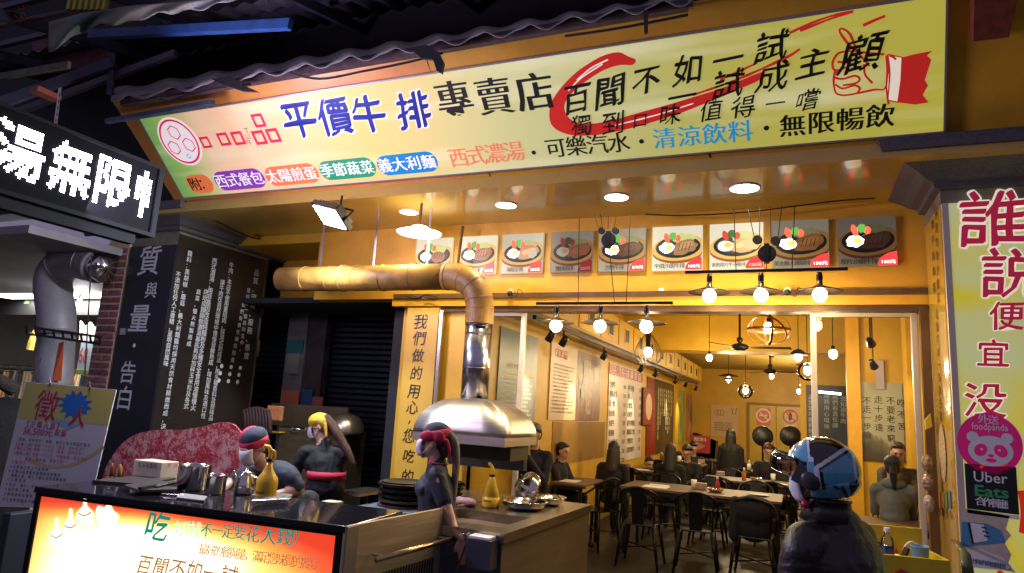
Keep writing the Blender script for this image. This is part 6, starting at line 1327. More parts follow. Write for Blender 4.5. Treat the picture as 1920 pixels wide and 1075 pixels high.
chars(L2, [('吃', 296, 988, 54)], k_teal, t, off=.02, warp=.05, slant=.12); cline(L2, '好牛排', (338, 992), (368, 993), 26, 27, k_teal2, t, off=.02); cline(L2, '不一定要', (388, 994), (450, 998), 26, 27, k_teal, t, off=.016)
chars(L2, [('花', 475, 1002, 30), ('大', 504, 1004, 33), ('錢', 534, 1006, 32), ('！', 556, 1008, 30), ('！', 565, 1009, 30)], k_teal, t, off=.022)
cline(L2, '最好的餐與量，滿足您味覺的饗宴', (382, 1030), (590, 1058), 19, 23, k_tan, t, off=.012); cline(L2, '百聞不如一試', (272, 1060), (430, 1080), 34, 38, k_tan, t, off=.01, warp=.06, slant=.2)
# pale stylised zodiac of bottles and roses on the left of the advert
k_gl = lit('pale yellow print', (.95, .92, .55), 1.6); k_gg = lit('green grey print', (.22, .30, .14), .8)
for (x, y, w, h_) in ((160, 962, 16, 34), (133, 985, 14, 30), (107, 1003, 14, 30)):
    shape(L2, [(x - 3, y - h_), (x + 3, y - h_), (x + 4, y - h_ * .4), (x + w, y), (x + w * .9, y + h_ * .6), (x - w * .7, y + h_ * .6), (x - w, y), (x - 4, y - h_ * .4)], k_gl, t, 'pale_bottle', .003, smooth=2)
    strokes(L2, [[(x + w * .8, y - 2), (x, y + 5), (x - w * .8, y)]], 2, k_gg, t, 'bottle_line', .0045)
shape(L2, [(184, 948), (196, 952), (206, 944), (214, 958), (224, 968), (216, 982), (200, 992), (186, 984), (180, 966)], k_gl, t, 'pale_rose', .003, smooth=2)
# brushed steel side panel and rail
s0 = q_(LB + .025, -.02, 0); s1 = onZ(836, 952, 1.0); s1.z = 0; sd = (s1 - s0).normalized(); sn = V((sd.y, -sd.x, 0))
t = thing('side_panel_steel', 'brushed steel end panel closing the serving counter with brass rail', 'steel panel', tuple(s0))
MB().prism([s0 + V((0, 0, .05)), s1 + V((0, 0, .05)), s1 + V((0, 0, 1.0)), s0 + V((0, 0, 1.0))], sn * -.02).build('panel', mat('warm brushed panel', (.50, .41, .27), .38, .55, nscale=1, namt=.2, stretch=(3, 3, 70), bump=.03, rvar=.08), t, bevel=.003)
MB().prism([s0 + sd * -.0 + V((0, 0, .05)) + sn * .003, s0 + sd * .09 + V((0, 0, .05)) + sn * .003, s0 + sd * .09 + V((0, 0, .995)) + sn * .003, s0 + V((0, 0, .995)) + sn * .003], sn * .006).build('corner_post', mat('pale steel post', (.40, .38, .36), .35, .8), t)
r0 = s0 + sd * .14 + sn * .10; r1 = s1 + sd * .02 + sn * .09; zr0 = .83
MB().cyl(V((r0.x, r0.y, zr0)), V((r1.x, r1.y, zr0)), .016, n=12).build('rail', mat('brass rail', (.55, .42, .22), .25, 1), t, smooth=True)
for f in (.1, .9): q = r0.lerp(r1, f); MB().cyl(V((q.x, q.y, zr0)), V((q.x, q.y, zr0)) - sn * .09, .009, n=8).build('rail_bracket', m_steel, t)
g_ = MB(); 
for k in range(22):
    q = s0 + sd * (.25 + k * .027) + sn * .003; g_.prism([q + V((0, 0, .60)), q + sd * .012 + V((0, 0, .60)), q + sd * .012 + V((0, 0, .72)), q + V((0, 0, .72))], sn * .002)
g_.build('vent_slots', m_black, t)['kind'] = 'stuff'
# things on the serving counter
def pot(px, py, z, r, h, label, lid=False, name='steel_pot'):
    p = onZ(px, py, z); t = thing(name, label, 'steel pot', tuple(p)); MB().lathe([(r * .97, 0), (r, .006), (r, h * .86), (r * 1.02, h * .88), (r * 1.02, h * .96), (r * 1.05, h), (r * 1.0, h), (r * .97, h * .9), (r * .96, .01), (.001, .008)], p, n=36).build('pot_body', mat('ribbed steel', (.60, .57, .52), .2, 1.0, nscale=1.5, namt=.35, stretch=(9, 9, .3)) if 'PM' not in globals() else PM, t, smooth=True); globals()['PM'] = t.children[0].data.materials[0]
    MB().torus(p + V((0, 0, h)), r * 1.035, .004, n=36).build('rolled_rim', m_chrome, t, smooth=True); return p
pot(361, 918, 1.001, .098, .155, 'large steel pot on the serving counter'); pot(403, 926, 1.001, .060, .115, 'small narrow steel pot beside the large one')
p = onZ(458, 926, 1.001); t = thing('steel_kettle', 'steel pouring kettle with thin spout beside the yellow spray bottle', 'kettle', tuple(p))
MB().lathe([(.062, 0), (.066, .01), (.060, .08), (.052, .115), (.050, .125), (.046, .126), (.001, .132)], p, n=30).build('kettle_body', m_chrome, t, smooth=True); MB().lathe([(.048, .127), (.03, .14), (.008, .146), (.008, .158), (.001, .16)], p, n=20).build('lid', m_chrome, t, smooth=True)
MB().tube(catmull([p + V((-.058, -.0, .03)), p + V((-.082, 0, .06)), p + V((-.095, 0, .11)), p + V((-.108, 0, .135))], 4), [.014, .013, .012, .011, .010, .009, .009, .008, .008, .007, .007, .006, .006], 8).build('spout', m_chrome, t, smooth=True)
MB().tube(catmull([p + V((.05, 0, .11)), p + V((.095, 0, .10)), p + V((.10, 0, .05)), p + V((.062, 0, .02))], 4), .006, 6).build('handle', m_chrome, t, smooth=True)
p = onZ(497, 938, 1.001); spray(p, 1.12, 'yellow spray bottle with curved head on the serving counter', f=1)
def cboard(pts, z, label, cat_='cutting board', m_=None):
    return tag(MB().prism([onZ(x, y, z) for x, y in pts], (0, 0, .016)).build('cutting_board', m_ or mat('dark board', (.04, .032, .03), .5, nscale=9, namt=.5, stretch=(1, 8, 1)), bevel=.003), label, cat_)
cboard([(172, 905), (250, 896), (330, 900), (262, 912)], 1.001, 'long dark cutting board at left end of the serving counter'); cboard([(232, 914), (300, 905), (335, 912), (330, 922), (260, 924)], 1.019, 'second dark board with a knife on the serving counter')
t = thing('cleaver', 'steel knife lying on the dark boards', 'knife', tuple(onZ(300, 908, 1.04))); MB().bar(onZ(290, 912, 1.045), onZ(333, 902, 1.045), .045, .003).build('blade', m_steel, t); MB().bar(onZ(262, 916, 1.045), onZ(290, 911, 1.045), .025, .014).build('handle', m_blkp, t)
tag(MB().box(tuple(onY(246, 900, 3.60)), tuple(onY(336, 866, 3.75))).build('takeout_box_row', mat('cream carton', (.50, .42, .34), .6, nscale=5, namt=.2), bevel=.004), 'cream printed carton behind the steel pot', 'carton')
m = MB(); CP = Plane((0, 3.597, 0), (1, 0, 0), (0, 0, 1)); ct = [o for o in bpy.data.objects if o.name == 'takeout_box_row'][0]; ct.name = 'printed_carton'; OFF['printed_carton'] = V((0, 0, 0)); cline(CP, '黑胡椒醬料', (262, 872), (292, 874), 8, 8, m_black, ct, off=.01); cline(CP, '好評', (318, 873), (330, 874), 8, 8, m_red, ct, off=.01)
tray = cboard([(470, 944), (545, 940), (545, 936), (480, 935)], 1.02, 'steel tray on the right part of the serving counter', 'tray', m_steel); tray.name = 'steel_tray'
tag(MB().prism([onZ(*p, 1.001) for p in ((470, 938), (540, 948), (548, 936), (486, 930))], (0, 0, .03)).build('steel_pan_rim', m_steelh), 'shallow steel pan under the yellow spray bottle', 'pan').name = 'shallow_pan'
# ================================================================== kitchen behind: prep unit, dome, red dreadlock mop, towel
t = thing('prep_unit', 'tall steel prep unit behind the two cooks', 'prep unit', tuple(onY(590, 900, 6.1)))
a, b = onY(505, 960, 6.05), onY(640, 812, 6.05); MB().box((a.x, 6.05, .02), (b.x, 6.5, b.z)).build('cabinet_body', mat('prep steel', (.30, .23, .13), .35, .85, nscale=1.5, namt=.3, stretch=(3, 3, 12)), t, bevel=.006)
a2, b2 = onY(505, 812, 6.48), onY(655, 765, 6.48); MB().box((a2.x, 6.46, b.z + .001), (b2.x, 6.5, b2.z)).build('splash_panel', mat('steel splash', (.36, .29, .18), .35, .85, nscale=2, namt=.3), t)
p = onY(628, 808, 6.1); tag(MB().lathe([(.20, 0), (.20, .03), (.19, .10), (.13, .19), (.03, .22), (.001, .22)], p + V((.06, .1, -.03)), n=30).build('steel_dome', mat('dull steel dome', (.36, .30, .20), .3, .9), smooth=True), 'dull steel domed cover to the right of the yellow headscarf', 'dome cover')
p = onY(558, 812, 6.1); tag(MB().lathe([(.001, .0), (.06, .0), (.085, .03), (.09, .06), (.082, .055), (.05, .012), (.001, .01)], p, n=24).build('steel_bowl', m_chrome, smooth=True), 'shiny steel bowl on the prep unit', 'bowl'); tag(MB().lathe([(.09, 0), (.14, .02), (.135, .024), (.001, .01)], onY(522, 813, 6.1), n=24).build('yellow_plate', MYEL, smooth=True), 'yellow plate on the prep unit', 'plate')
t = thing('hanging_towels', 'row of dark hanging cloth strips behind the capped cook', 'cloth strips', tuple(onY(482, 790, 5.6)))
for k in range(9):
    MB().tube(catmull([onY(458 + k * 5.6, 770 - 6 * math.sin(k / 8 * PI), 5.6), onY(461 + k * 5.6, 790, 5.58), onY(460 + k * 5.8, 815, 5.6)], 3), .022, 6).build('cloth_strip', mat('black red cloth', (.035, .012, .012), .8) if 'BRC' not in globals() else BRC, t, smooth=True); BRC = t.children[-1].data.materials[0]
tag(MB().box(tuple(onY(498, 788, 6.0)), tuple(onY(534, 762, 6.04))).build('orange_towel', mat('orange towel', (.55, .20, .07), .9, nscale=30, namt=.3, bump=.5), bevel=.01), 'orange towel hanging on the prep unit', 'towel')
t = thing('side_table_steel', 'small steel table to the right of the yellow headscarf cook', 'table', tuple(onY(680, 1000, 5.3)))
a, b = onY(652, 918, 5.3), onY(700, 910, 5.3); MB().box((a.x, 5.1, a.z - .02), (b.x, 5.6, a.z)).build('tabletop', m_steelh, t)
for x in (a.x + .02, b.x - .02):
    for y in (5.12, 5.58): MB().box((x - .012, y - .012, 0), (x + .012, y + .012, a.z - .021)).build('leg', m_leg, t)
t = thing('white_container', 'small white container in front of the second cook', 'container', tuple(onZ(620, 948, .95))); p = onY(620, 960, 3.9); MB().box((p.x - .05, 3.86, p.z), (p.x + .05, 3.95, p.z + .055)).build('container_body', m_white, t, bevel=.006); MB().box((p.x - .053, 3.857, p.z + .056), (p.x + .053, 3.953, p.z + .068)).build('lid', m_frame, t)
tag(MB().box((p.x - .25, 3.8, .02), (p.x + .35, 4.0, p.z - .001)).build('low_shelf_unit', m_leg), 'low dark shelf unit carrying the white container', 'shelf')
# ================================================================== yellow shelf at lower right with bottle, cups
t = thing('yellow_shelf', 'yellow open-top shelf box at the right pillar foot', 'shelf', tuple(onZ(1700, 1060, .9)))
m_ys = mat('yellow shelf paint', (.62, .46, .015), .4, nscale=4, namt=.12); zS = .98
fa, fb_ = onZ(1640, 1038, zS), onZ(1782, 1052, zS); 
ex = (fb_ - fa).normalized(); ey = V((-ex.y, ex.x, 0)); fa = V((fa.x - .25 * ex.x, fa.y - .25 * ex.y, 0)); Lx = .25 + (fb_ - V((fa.x + .25 * ex.x, fa.y + .25 * ex.y, zS))).length
def yq(a, b, z): return fa + ex * a + ey * b + V((0, 0, z))
MB().prism([yq(0, 0, .4), yq(Lx, 0, .4), yq(Lx, .02, .4), yq(0, .02, .4)], (0, 0, zS - .4)).build('front_board', m_ys, t, bevel=.002)
MB().prism([yq(0, .021, zS - .10), yq(Lx, .021, zS - .10), yq(Lx, .42, zS - .10), yq(0, .42, zS - .10)], (0, 0, .015)).build('shelf_board', m_ys, t)
MB().prism([yq(0, .42, .4), yq(Lx, .42, .4), yq(Lx, .44, .4), yq(0, .44, .4)], (0, 0, zS - .30)).build('back_board', m_ys, t); MB().prism([yq(Lx - .02, .021, .4), yq(Lx, .021, .4), yq(Lx, .419, .4), yq(Lx - .02, .419, .4)], (0, 0, zS - .4)).build('side_board', m_ys, t)
YF = Plane(yq(0, -.001, 0), ex, (0, 0, 1)); MB().poly([YF.at(*p, .002) for p in ((1690, 1066), (1704, 1074), (1700, 1090), (1680, 1090), (1677, 1074))]).build('red_mark', m_red, t, fix=False)
zt2 = zS - .084
def bp(a, b): return yq(a, b, zt2)
# water bottle with blue liquid
p = bp(.25 + .10, .13); s_ = 1.0
t = thing('water_bottle', 'clear plastic bottle half full of blue liquid on yellow shelf', 'bottle', tuple(p))
prof = [(.001, 0), (.030, 0), (.034, .008), (.034, .03), (.031, .036), (.034, .042), (.034, .075), (.031, .080), (.034, .086), (.034, .13), (.028, .155), (.014, .172), (.013, .19)]
MB().lathe(prof, p, n=24, cap=False).build('bottle_wall', glass_thin('clear plastic', (.94, .96, .98), 1.4), t, smooth=True)
MB().lathe([(.001, .002), (.029, .003), (.0325, .01), (.0325, .03), (.0295, .036), (.0325, .042), (.0325, .075), (.0295, .080), (.0325, .086), (.0325, .112), (.001, .112)], p, n=24).build('blue_liquid', mat('blue liquid', (.01, .09, .42), .1, coat=.5), t, smooth=True)
MB().cyl(p + V((0, 0, .188)), p + V((0, 0, .208)), .0155, n=16).build('cap', m_white, t)
p = bp(.25 + .26, .12); t = thing('blue_cup', 'pale blue paper cup on the yellow shelf', 'cup', tuple(p)); MB().lathe([(.036, 0), (.037, .004), (.046, .125), (.048, .127), (.046, .130), (.044, .126), (.035, .006), (.001, .006)], p, n=28).build('cup_body', mat('pale blue paper', (.16, .33, .50), .5), t, smooth=True)
p = bp(.25 + .16, .26); tag(MB().lathe([(.03, 0), (.055, .03), (.06, .045), (.056, .043), (.03, .006), (.001, .005)], p, n=24).build('yellow_bowl', MYEL, smooth=True), 'yellow bowl behind the clear bottle on the shelf', 'bowl')
p = bp(.25 + .20, .20); tag(MB().obox(p + V((0, 0, .05)), ex * .006 + V((0, 0, 0)), ey * .035, V((.02, 0, .05))).build('phone', m_blkp), 'dark phone leaning beside the blue cup', 'phone')
p = bp(.25 + .20, .34); tag(MB().lathe([(.012, 0), (.014, .05), (.006, .075), (.001, .08)], p, n=12).build('red_sauce_bottle', mat('red plastic', (.5, .02, .02), .3), smooth=True), 'small red sauce bottle at the back of the yellow shelf', 'bottle')
tag(MB().tube(catmull([bp(.25 + .24, .30), bp(.25 + .23, .30) + V((0, 0, .07)), bp(.25 + .27, .30) + V((0, 0, .12)), bp(.25 + .32, .30) + V((0, 0, .10))], 5), .005, 6).build('white_cable', m_white), 'white cable loop rising behind the blue cup', 'cable')
p = bp(.25 + .08, .30); tag(MB().lathe([(.04, 0), (.042, .10), (.040, .10), (.001, .004)], p, n=18).build('clear_tub', glass_thin('clear tub plastic', (.85, .85, .85), 1.6), smooth=True), 'clear plastic tub behind the bottle on yellow shelf', 'tub')
# folded green umbrella-like plastic sheet at the right of the shelf
tag(MB().sheet([[onZ(1784, 1010, 1.0), onZ(1800, 1015, 1.0) ], [onY(1800, 1030, 4.5), onY(1820, 1040, 4.5)], [onY(1806, 1090, 4.5), onY(1830, 1090, 4.5)]]).build('green_plastic_sheet', mat('olive plastic sheet', (.14, .15, .05), .3), solid=.01, smooth=True), 'dark olive plastic sheet hanging between shelf and pillar', 'plastic sheet')
# things on wall shelf behind: crumpled bags between glass and pillar
for i, (px, py, c) in enumerate(((1738, 868, (.35, .25, .12)), (1740, 905, (.30, .20, .14)), (1742, 945, (.45, .36, .28)))):
    p = onY(px, py, 5.55); tag(MB().ball(p, (.035, .05, .06), 12, 8).build('wrapped_bag', mat('crinkled plastic', c, .25, nscale=30, namt=.6, bump=1, bscale=40), smooth=True), ['uppermost crinkled bag hanging beside the glass leaf', 'middle crinkled bag hanging beside the glass leaf', 'lowest crinkled bag hanging beside the glass leaf'][i], 'plastic bag')
tag(MB().prism([onY(*p, 5.6) for p in ((1735, 788), (1745, 776), (1748, 800), (1736, 806))], (0, .04, 0)).build('yellow_bracket', m_ys), 'small yellow bracket on the wall beside the glass leaf', 'bracket')
# ================================================================== people: one continuous remeshed body each
def seg_dist(P, a, b, ra, rb):
    ab = b - a; L2 = float(ab @ ab) or 1e-9; t = np.clip(((P - a) @ ab) / L2, 0, 1); c = a + t[:, None] * ab; return np.linalg.norm(P - c, axis=1) - (ra + (rb - ra) * t)
class Body:
    def __init__(s): s.mb = MB(); s.pr = []
    def cap(s, a, b, ra, rb, tg):
        a, b = V(a), V(b); s.mb.ball(a, ra, 14, 10); s.mb.ball(b, rb, 14, 10); s.mb.cyl(a, b, ra, rb, 14); s.pr.append(('c', tg, np.array(a), np.array(b), ra, rb))
    def ell(s, c, r, tg, rot=None):
        s.mb.ball(c, r, 20, 14, rot); q = np.array(rot.to_matrix() if isinstance(rot, Quaternion) else (rot if rot is not None else Matrix.Identity(3))); s.pr.append(('e', tg, np.array(V(c)), np.array(q), np.array(V(r))))
    def build(s, name, tags, mats, parent, voxel=.012, smooth=2):
        me = bpy.data.meshes.new('tmp'); me.from_pydata(s.mb.v, [], s.mb.f); bm = bmesh.new(); bm.from_mesh(me); bmesh.ops.recalc_face_normals(bm, faces=bm.faces); bm.to_mesh(me); bm.free()
        o = bpy.data.objects.new('tmp', me); COL.objects.link(o); r = o.modifiers.new('r', 'REMESH'); r.mode = 'VOXEL'; r.voxel_size = voxel; r.use_smooth_shade = True
        if smooth: q = o.modifiers.new('s', 'SMOOTH'); q.iterations = smooth; q.factor = .5
        dg = bpy.context.evaluated_depsgraph_get(); m2 = bpy.data.meshes.new_from_object(o.evaluated_get(dg)); bpy.data.objects.remove(o); bpy.data.meshes.remove(me)
        n = len(m2.polygons); cen = np.empty(n * 3, np.float32); m2.polygons.foreach_get('center', cen); cen = cen.reshape(-1, 3).astype(float); best = np.full(n, 1e9); idx = np.zeros(n, int)
        for p in s.pr:
            if p[0] == 'c': d = seg_dist(cen, *p[2:])
            else:
                loc = (cen - p[2]) @ p[3]; q = loc / p[4]; k = np.linalg.norm(q, axis=1); d = (k - 1) * np.min(p[4])
            w = d < best; best[w] = d[w]; idx[w] = tags.index(p[1])
        nv = len(m2.vertices); co = np.empty(nv * 3, np.float32); nr = np.empty(nv * 3, np.float32); m2.vertices.foreach_get('co', co); m2.vertices.foreach_get('normal', nr); co = co.reshape(-1, 3); nr = nr.reshape(-1, 3)
        cl = np.zeros(nv, bool)
        if 'shirt' in tags:
            lt_ = np.zeros(len(m2.loops), np.int32); m2.loops.foreach_get('vertex_index', lt_); ls = np.zeros(n, np.int32); lc = np.zeros(n, np.int32); m2.polygons.foreach_get('loop_start', ls); m2.polygons.foreach_get('loop_total', lc)
            li = np.repeat((idx == tags.index('shirt')) | (idx == tags.index('pants')), lc); cl[lt_[li]] = True
            for i in np.nonzero(cl)[0]:
                p = V(co[i]); w = noise.noise(p * 3.1) * 1.3; a_ = abs(noise.noise(V((p.x * 5 + w, p.y * 5 - w, p.z * 10 + w * 2)))); b_ = abs(noise.noise(V((p.x * 13, p.y * 13 + w, p.z * 17)))); co[i] += nr[i] * (.011 * (.35 - a_) + .004 * (.3 - b_))
            m2.vertices.foreach_set('co', co.ravel())
        m2.materials.clear()
        for m in mats: m2.materials.append(m)
        m2.polygons.foreach_set('material_index', idx.astype(np.int32)); m2.polygons.foreach_set('use_smooth', [True] * n)
        off = OFF.get(parent.name, V((0, 0, 0))); m2.transform(Matrix.Translation(-off)); m2.name = name
        ob = bpy.data.objects.new(name, m2); COL.objects.link(ob); ob.parent = parent; OFF[ob.name] = off; return ob
def blob(name, m, parent, prims, voxel=.012, smooth=2):
    b = Body()
    for p in prims: (b.cap(*p[1:], 'x') if p[0] == 'c' else b.ell(p[1], p[2], 'x', p[3] if len(p) > 3 else None))
    return b.build(name, ['x'], [m], parent, voxel, smooth)
def frame(fwd):
    f = V(fwd).normalized(); r = f.cross(V((0, 0, 1))).normalized(); u = r.cross(f); return f, r, u     # forward, right hand side, up
def head(b, hc, f, r, u, s=1.0, face=True, skin='skin'):
    q = Matrix((r, f, u)).transposed(); H = lambda a, bb, c: hc + (r * a + f * bb + u * c) * s
    b.ell(H(0, -.012, .025), (.076 * s, .095 * s, .092 * s), skin, q); b.ell(H(0, .018, -.045), (.058 * s, .068 * s, .070 * s), skin, q)
    if face:
        b.ell(H(0, .096, -.018), (.012 * s, .018 * s, .022 * s), skin, q); b.ell(H(0, .086, .022), (.045 * s, .014 * s, .012 * s), skin, q); b.ell(H(0, .072, -.098), (.022 * s, .020 * s, .016 * s), skin, q); b.ell(H(0, .085, -.063), (.022 * s, .012 * s, .010 * s), skin, q)
        for a in (-1, 1): b.ell(H(a * .076, -.01, -.012), (.010 * s, .018 * s, .030 * s), skin, q)
    return H
def eyes(H, f, r, u, parent, s=1):
    m = MB()
    for a in (-1, 1):
        e = MB().ball(H(a * .031, .078, .002), .0105 * s, 8, 6).build('eye', m_eye, parent, smooth=True)
m_eye = mat('dark eye', (.03, .02, .02), .2)
def hand(b, w, d, side, tg='skin', s=1.0, curl=.35, palmn=None):
    # w wrist, d direction fingers point, side: thumb side vector
    d = V(d).normalized(); side = (V(side) - d * V(side).dot(d)).normalized(); n = d.cross(side); q = Matrix((side, n, d)).transposed()
    b.ell(w + d * .045 * s, (.038 * s, .015 * s, .050 * s), tg, q)
    for i, (o, L) in enumerate(((.027, .072), (.009, .080), (-.009, .075), (-.026, .058))):
        k0 = w + d * .085 * s + side * o * s; d1 = (d + n * curl * .5).normalized(); d2 = (d + n * curl * 1.5).normalized(); k1 = k0 + d1 * L * .5 * s; k2 = k1 + d2 * L * .5 * s
        b.cap(k0 - d * .02 * s, k1, .0092 * s, .0085 * s, tg); b.cap(k1, k2, .0085 * s, .007 * s, tg)
    t0 = w + d * .02 * s + side * .028 * s; t1 = t0 + (d * .7 + side * .6).normalized() * .035 * s; t2 = t1 + (d + side * .15 + n * .3).normalized() * .030 * s; b.cap(t0, t1, .013 * s, .011 * s, tg); b.cap(t1, t2, .011 * s, .0085 * s, tg)
def torso(b, P, f, r, u, s=1, fem=False, shirt='shirt'):
    # P: dict pelvis, chest, neck base
    pel, ch, nk = P; q = Matrix((r, f, u)).transposed(); sw = (.165 if fem else .185) * s
    b.ell(pel, (.155 * s, .108 * s, .11 * s), shirt, q); b.cap(pel, ch, .118 * s, .125 * s, shirt); b.ell(pel.lerp(ch, .5), (.135 * s, .095 * s, .14 * s), shirt, q); b.ell(ch, (.160 * s, .105 * s, .145 * s), shirt, q)
    b.cap(ch + u * .10 * s - r * sw * .82, ch + u * .10 * s + r * sw * .82, .058 * s, .058 * s, shirt); b.cap(ch + u * .10 * s, nk, .075 * s, .055 * s, shirt)
def std_neck(b, nk, hc, s=1): b.cap(nk - V((0, 0, .03 * s)), hc - V((0, 0, .05 * s)), .057 * s, .053 * s, 'skin')
TG = ['skin', 'shirt', 'pants', 'shoe', 'trim']
m_navy = mat('navy uniform cloth', (.010, .014, .030), .75, nscale=14, namt=.35, bump=.35, bscale=14); m_blkc = mat('black cloth', (.008, .008, .010), .8, nscale=12, namt=.5, bump=.4, bscale=12); m_jean = mat('grey blue jeans', (.10, .12, .15), .8, nscale=22, namt=.4, bump=.2)
m_shoe = mat('black shoe', (.01, .01, .01), .5); m_scarf = mat('crimson cloth', (.52, .02, .07), .8, nscale=16, namt=.35, bump=.4, bscale=20); m_navyc = mat('navy cap cloth', (.018, .028, .055), .8, nscale=16, namt=.3, bump=.3); m_mask = mat('lilac face mask', (.60, .52, .66), .7, nscale=3, namt=.08); m_maskw = mat('white face mask', (.68, .67, .70), .75, nscale=4, namt=.06, bump=.25, bscale=30); m_apron = mat('red apron tie', (.50, .02, .05), .7)
def legs(b, pel, f, r, s=1, foot=0, tg='pants'):
    for a in (-1, 1):
        hp = pel + r * a * .088 * s - V((0, 0, .05 * s)); kn = V((hp.x, hp.y, foot + .47 * s)) + f * .015; an = V((hp.x, hp.y, foot + .08 * s)); b.cap(hp, kn, .083 * s, .056 * s, tg); b.cap(kn, an, .056 * s, .040 * s, tg); b.cap(an + V((0, 0, -.04 * s)), an + f * .15 * s + V((0, 0, -.045 * s)), .036 * s, .030 * s, 'shoe')
# ---------------------------------------------------- worker with ponytail (standing, profile to the left)
hc = onY(813, 829, 4.12); S_ = .95
f, r, u = frame((-1, -.30, -.05)); t = thing('person', 'ponytailed worker in navy shirt and crimson headscarf standing by the steel panel', 'person', (hc.x, hc.y, 0))
b = Body(); H = head(b, hc, f, r, u, S_); ff, rr_, uu = frame((-1, -.55, 0)); base = hc - V((0, 0, .168)) - ff * .04
pel = V((base.x + .02, base.y, .90)) - ff * .01; ch = V((base.x, base.y, base.z - .135)); nk = base + V((0, 0, .035)); torso(b, (pel, ch, nk), ff, rr_, uu, 1.02, True); std_neck(b, nk, hc, .92)
b.ell(ch + ff * .085 - V((0, 0, .0)), (.12, .055, .065), 'shirt', Matrix((rr_, ff, uu)).transposed()); legs(b, V((pel.x, pel.y, .88)), ff, rr_, .93); b.ell(pel - V((0, 0, .04)), (.15, .115, .10), 'pants', Matrix((rr_, ff, uu)).transposed())
# near arm is her left; rr_ is to her right, so left = -rr_
sh = ch + uu * .09 - rr_ * .150; el = V((onY(848, 972, 3.98).x, 3.98, onY(848, 985, 3.98).z)); wr_ = onY(866, 1012, 3.92)
sm_ = sh.lerp(el, .48); b.cap(sh, sm_, .056, .056, 'shirt'); b.cap(sm_, el, .040, .035, 'skin'); b.cap(el, wr_, .034, .023, 'skin'); hand(b, wr_, V((.22, -.10, -1)), V((-1, -.3, 0)), s=.92, curl=.25)
sh2 = ch + uu * .09 + rr_ * .150; el2 = sh2 + V((-.06, .05, -.26)); wr2 = el2 + V((-.14, -.02, -.16)); b.cap(sh2, sh2.lerp(el2, .5), .052, .052, 'shirt'); b.cap(sh2.lerp(el2, .5), el2, .038, .034, 'skin'); b.cap(el2, wr2, .033, .023, 'skin'); hand(b, wr2, V((-.8, 0, -.5)), V((0, 0, 1)), s=.9)
b.build('body', TG, [m_skin, m_navy, m_jean, m_shoe, m_apron], t, .0085)
eyes(H, f, r, u, t, S_)
q = Matrix((r, f, u)).transposed()
blob('hair', m_hair, t, [('e', H(0, -.035, .03), (.079 * S_, .090 * S_, .092 * S_), q), ('e', H(0, -.085, -.05), (.055, .04, .06), q)], .009)
blob('headscarf_top', m_navyc, t, [('e', H(0, -.022, .060), (.087 * S_, .105 * S_, .082 * S_), q), ('e', H(0, -.10, .035), (.05, .045, .045), q), ('c', H(0, -.09, .06), H(0, -.155, .015), .03, .012)], .009)
band = MB(); ring = []
for k in range(40):
    an = 2 * PI * k / 40; tilt = .028 * math.cos(an); ring.append([H(.086 * math.sin(an), -.016 + .106 * math.cos(an), .034 + tilt * -0.6 + z_) + (r * math.sin(an) + f * math.cos(an)) * (.006 if z_ in (.0, .022) else 0) for z_ in (-.022, .0, .022, .046)])
ring.append(ring[0]); band.sheet(ring); band.build('crimson_band', m_scarf, t, smooth=True, solid=.008)
blob('scarf_fold', m_scarf, t, [('e', H(-.075, .02, .045), (.024, .06, .036), q), ('e', H(-.078, -.05, .040), (.022, .045, .042), q), ('c', H(-.05, -.10, .01), H(-.04, -.125, -.06), .020, .014), ('c', H(-.04, -.125, -.06), H(-.045, -.115, -.11), .014, .008)], .008)
# ponytail
b2 = Body(); pts = catmull([H(0, -.125, .035), H(0, -.155, -.02), H(.0, -.165, -.15), H(0, -.155, -.32), H(0, -.145, -.50), H(0, -.135, -.62)], 3)
for i in range(len(pts) - 1): ra = .034 - .0012 * i; b2.cap(pts[i], pts[i + 1], max(.012, ra), max(.012, ra - .0012), 'x')
b2.build('ponytail', ['x'], [mat('ash blonde hair', (.22, .18, .14), .4, nscale=2, namt=.7, bump=.8, bscale=4, stretch=(60, 60, 2))], t, .009)
def mask(H, f, r, u, m, parent, s=1, name='face_mask', g_=1.0):
    g = []
    for i in range(9):
        a = -1 + 2 * i / 8; row = []
        for j in range(6):
            c = j / 5; zz = .020 * g_ - .115 * g_ * c; bul = .104 + .022 * g_ * math.sin(c * PI) ; w = .062 * g_ * (1 - .25 * c * c)
            row.append(H(a * w, bul * (1 - .42 * a * a) + .004, zz))
        g.append(row)
    o = MB().sheet(g).build(name, m, parent, smooth=True, solid=.002)
    for a in (-1, 1):
        for c in (.012, -.075): MB().tube([H(a * .060, .064, c), H(a * .078, .0, -.008)], .0016, 4).build('ear_loop', m, o)
    return o
mask(H, f, r, u, m_mask, t, S_)
# shirt prints and bracelet
sp_ = sh + V((.0, -.045, -.02)); MB().poly([sp_ + V((.03, -.013, .03)), sp_ + V((.045, -.01, .01)), sp_ + V((.05, -.008, -.04)), sp_ + V((.035, -.012, -.05)), sp_ + V((.025, -.014, -.01))]).build('sleeve_flower', mat('pink print', (.6, .25, .25), .6), t, fix=False)
MB().torus(wr_ + V((0, 0, .012)), .027, .003, (wr_ - el), 20, 5).build('bracelet', m_chrome, t, smooth=True)
MB().torus(nk + V((0, 0, .0)), .068, .006, V((.1, 0, 1)), 24, 6, .9).build('collar_trim', m_apron, t, smooth=True)
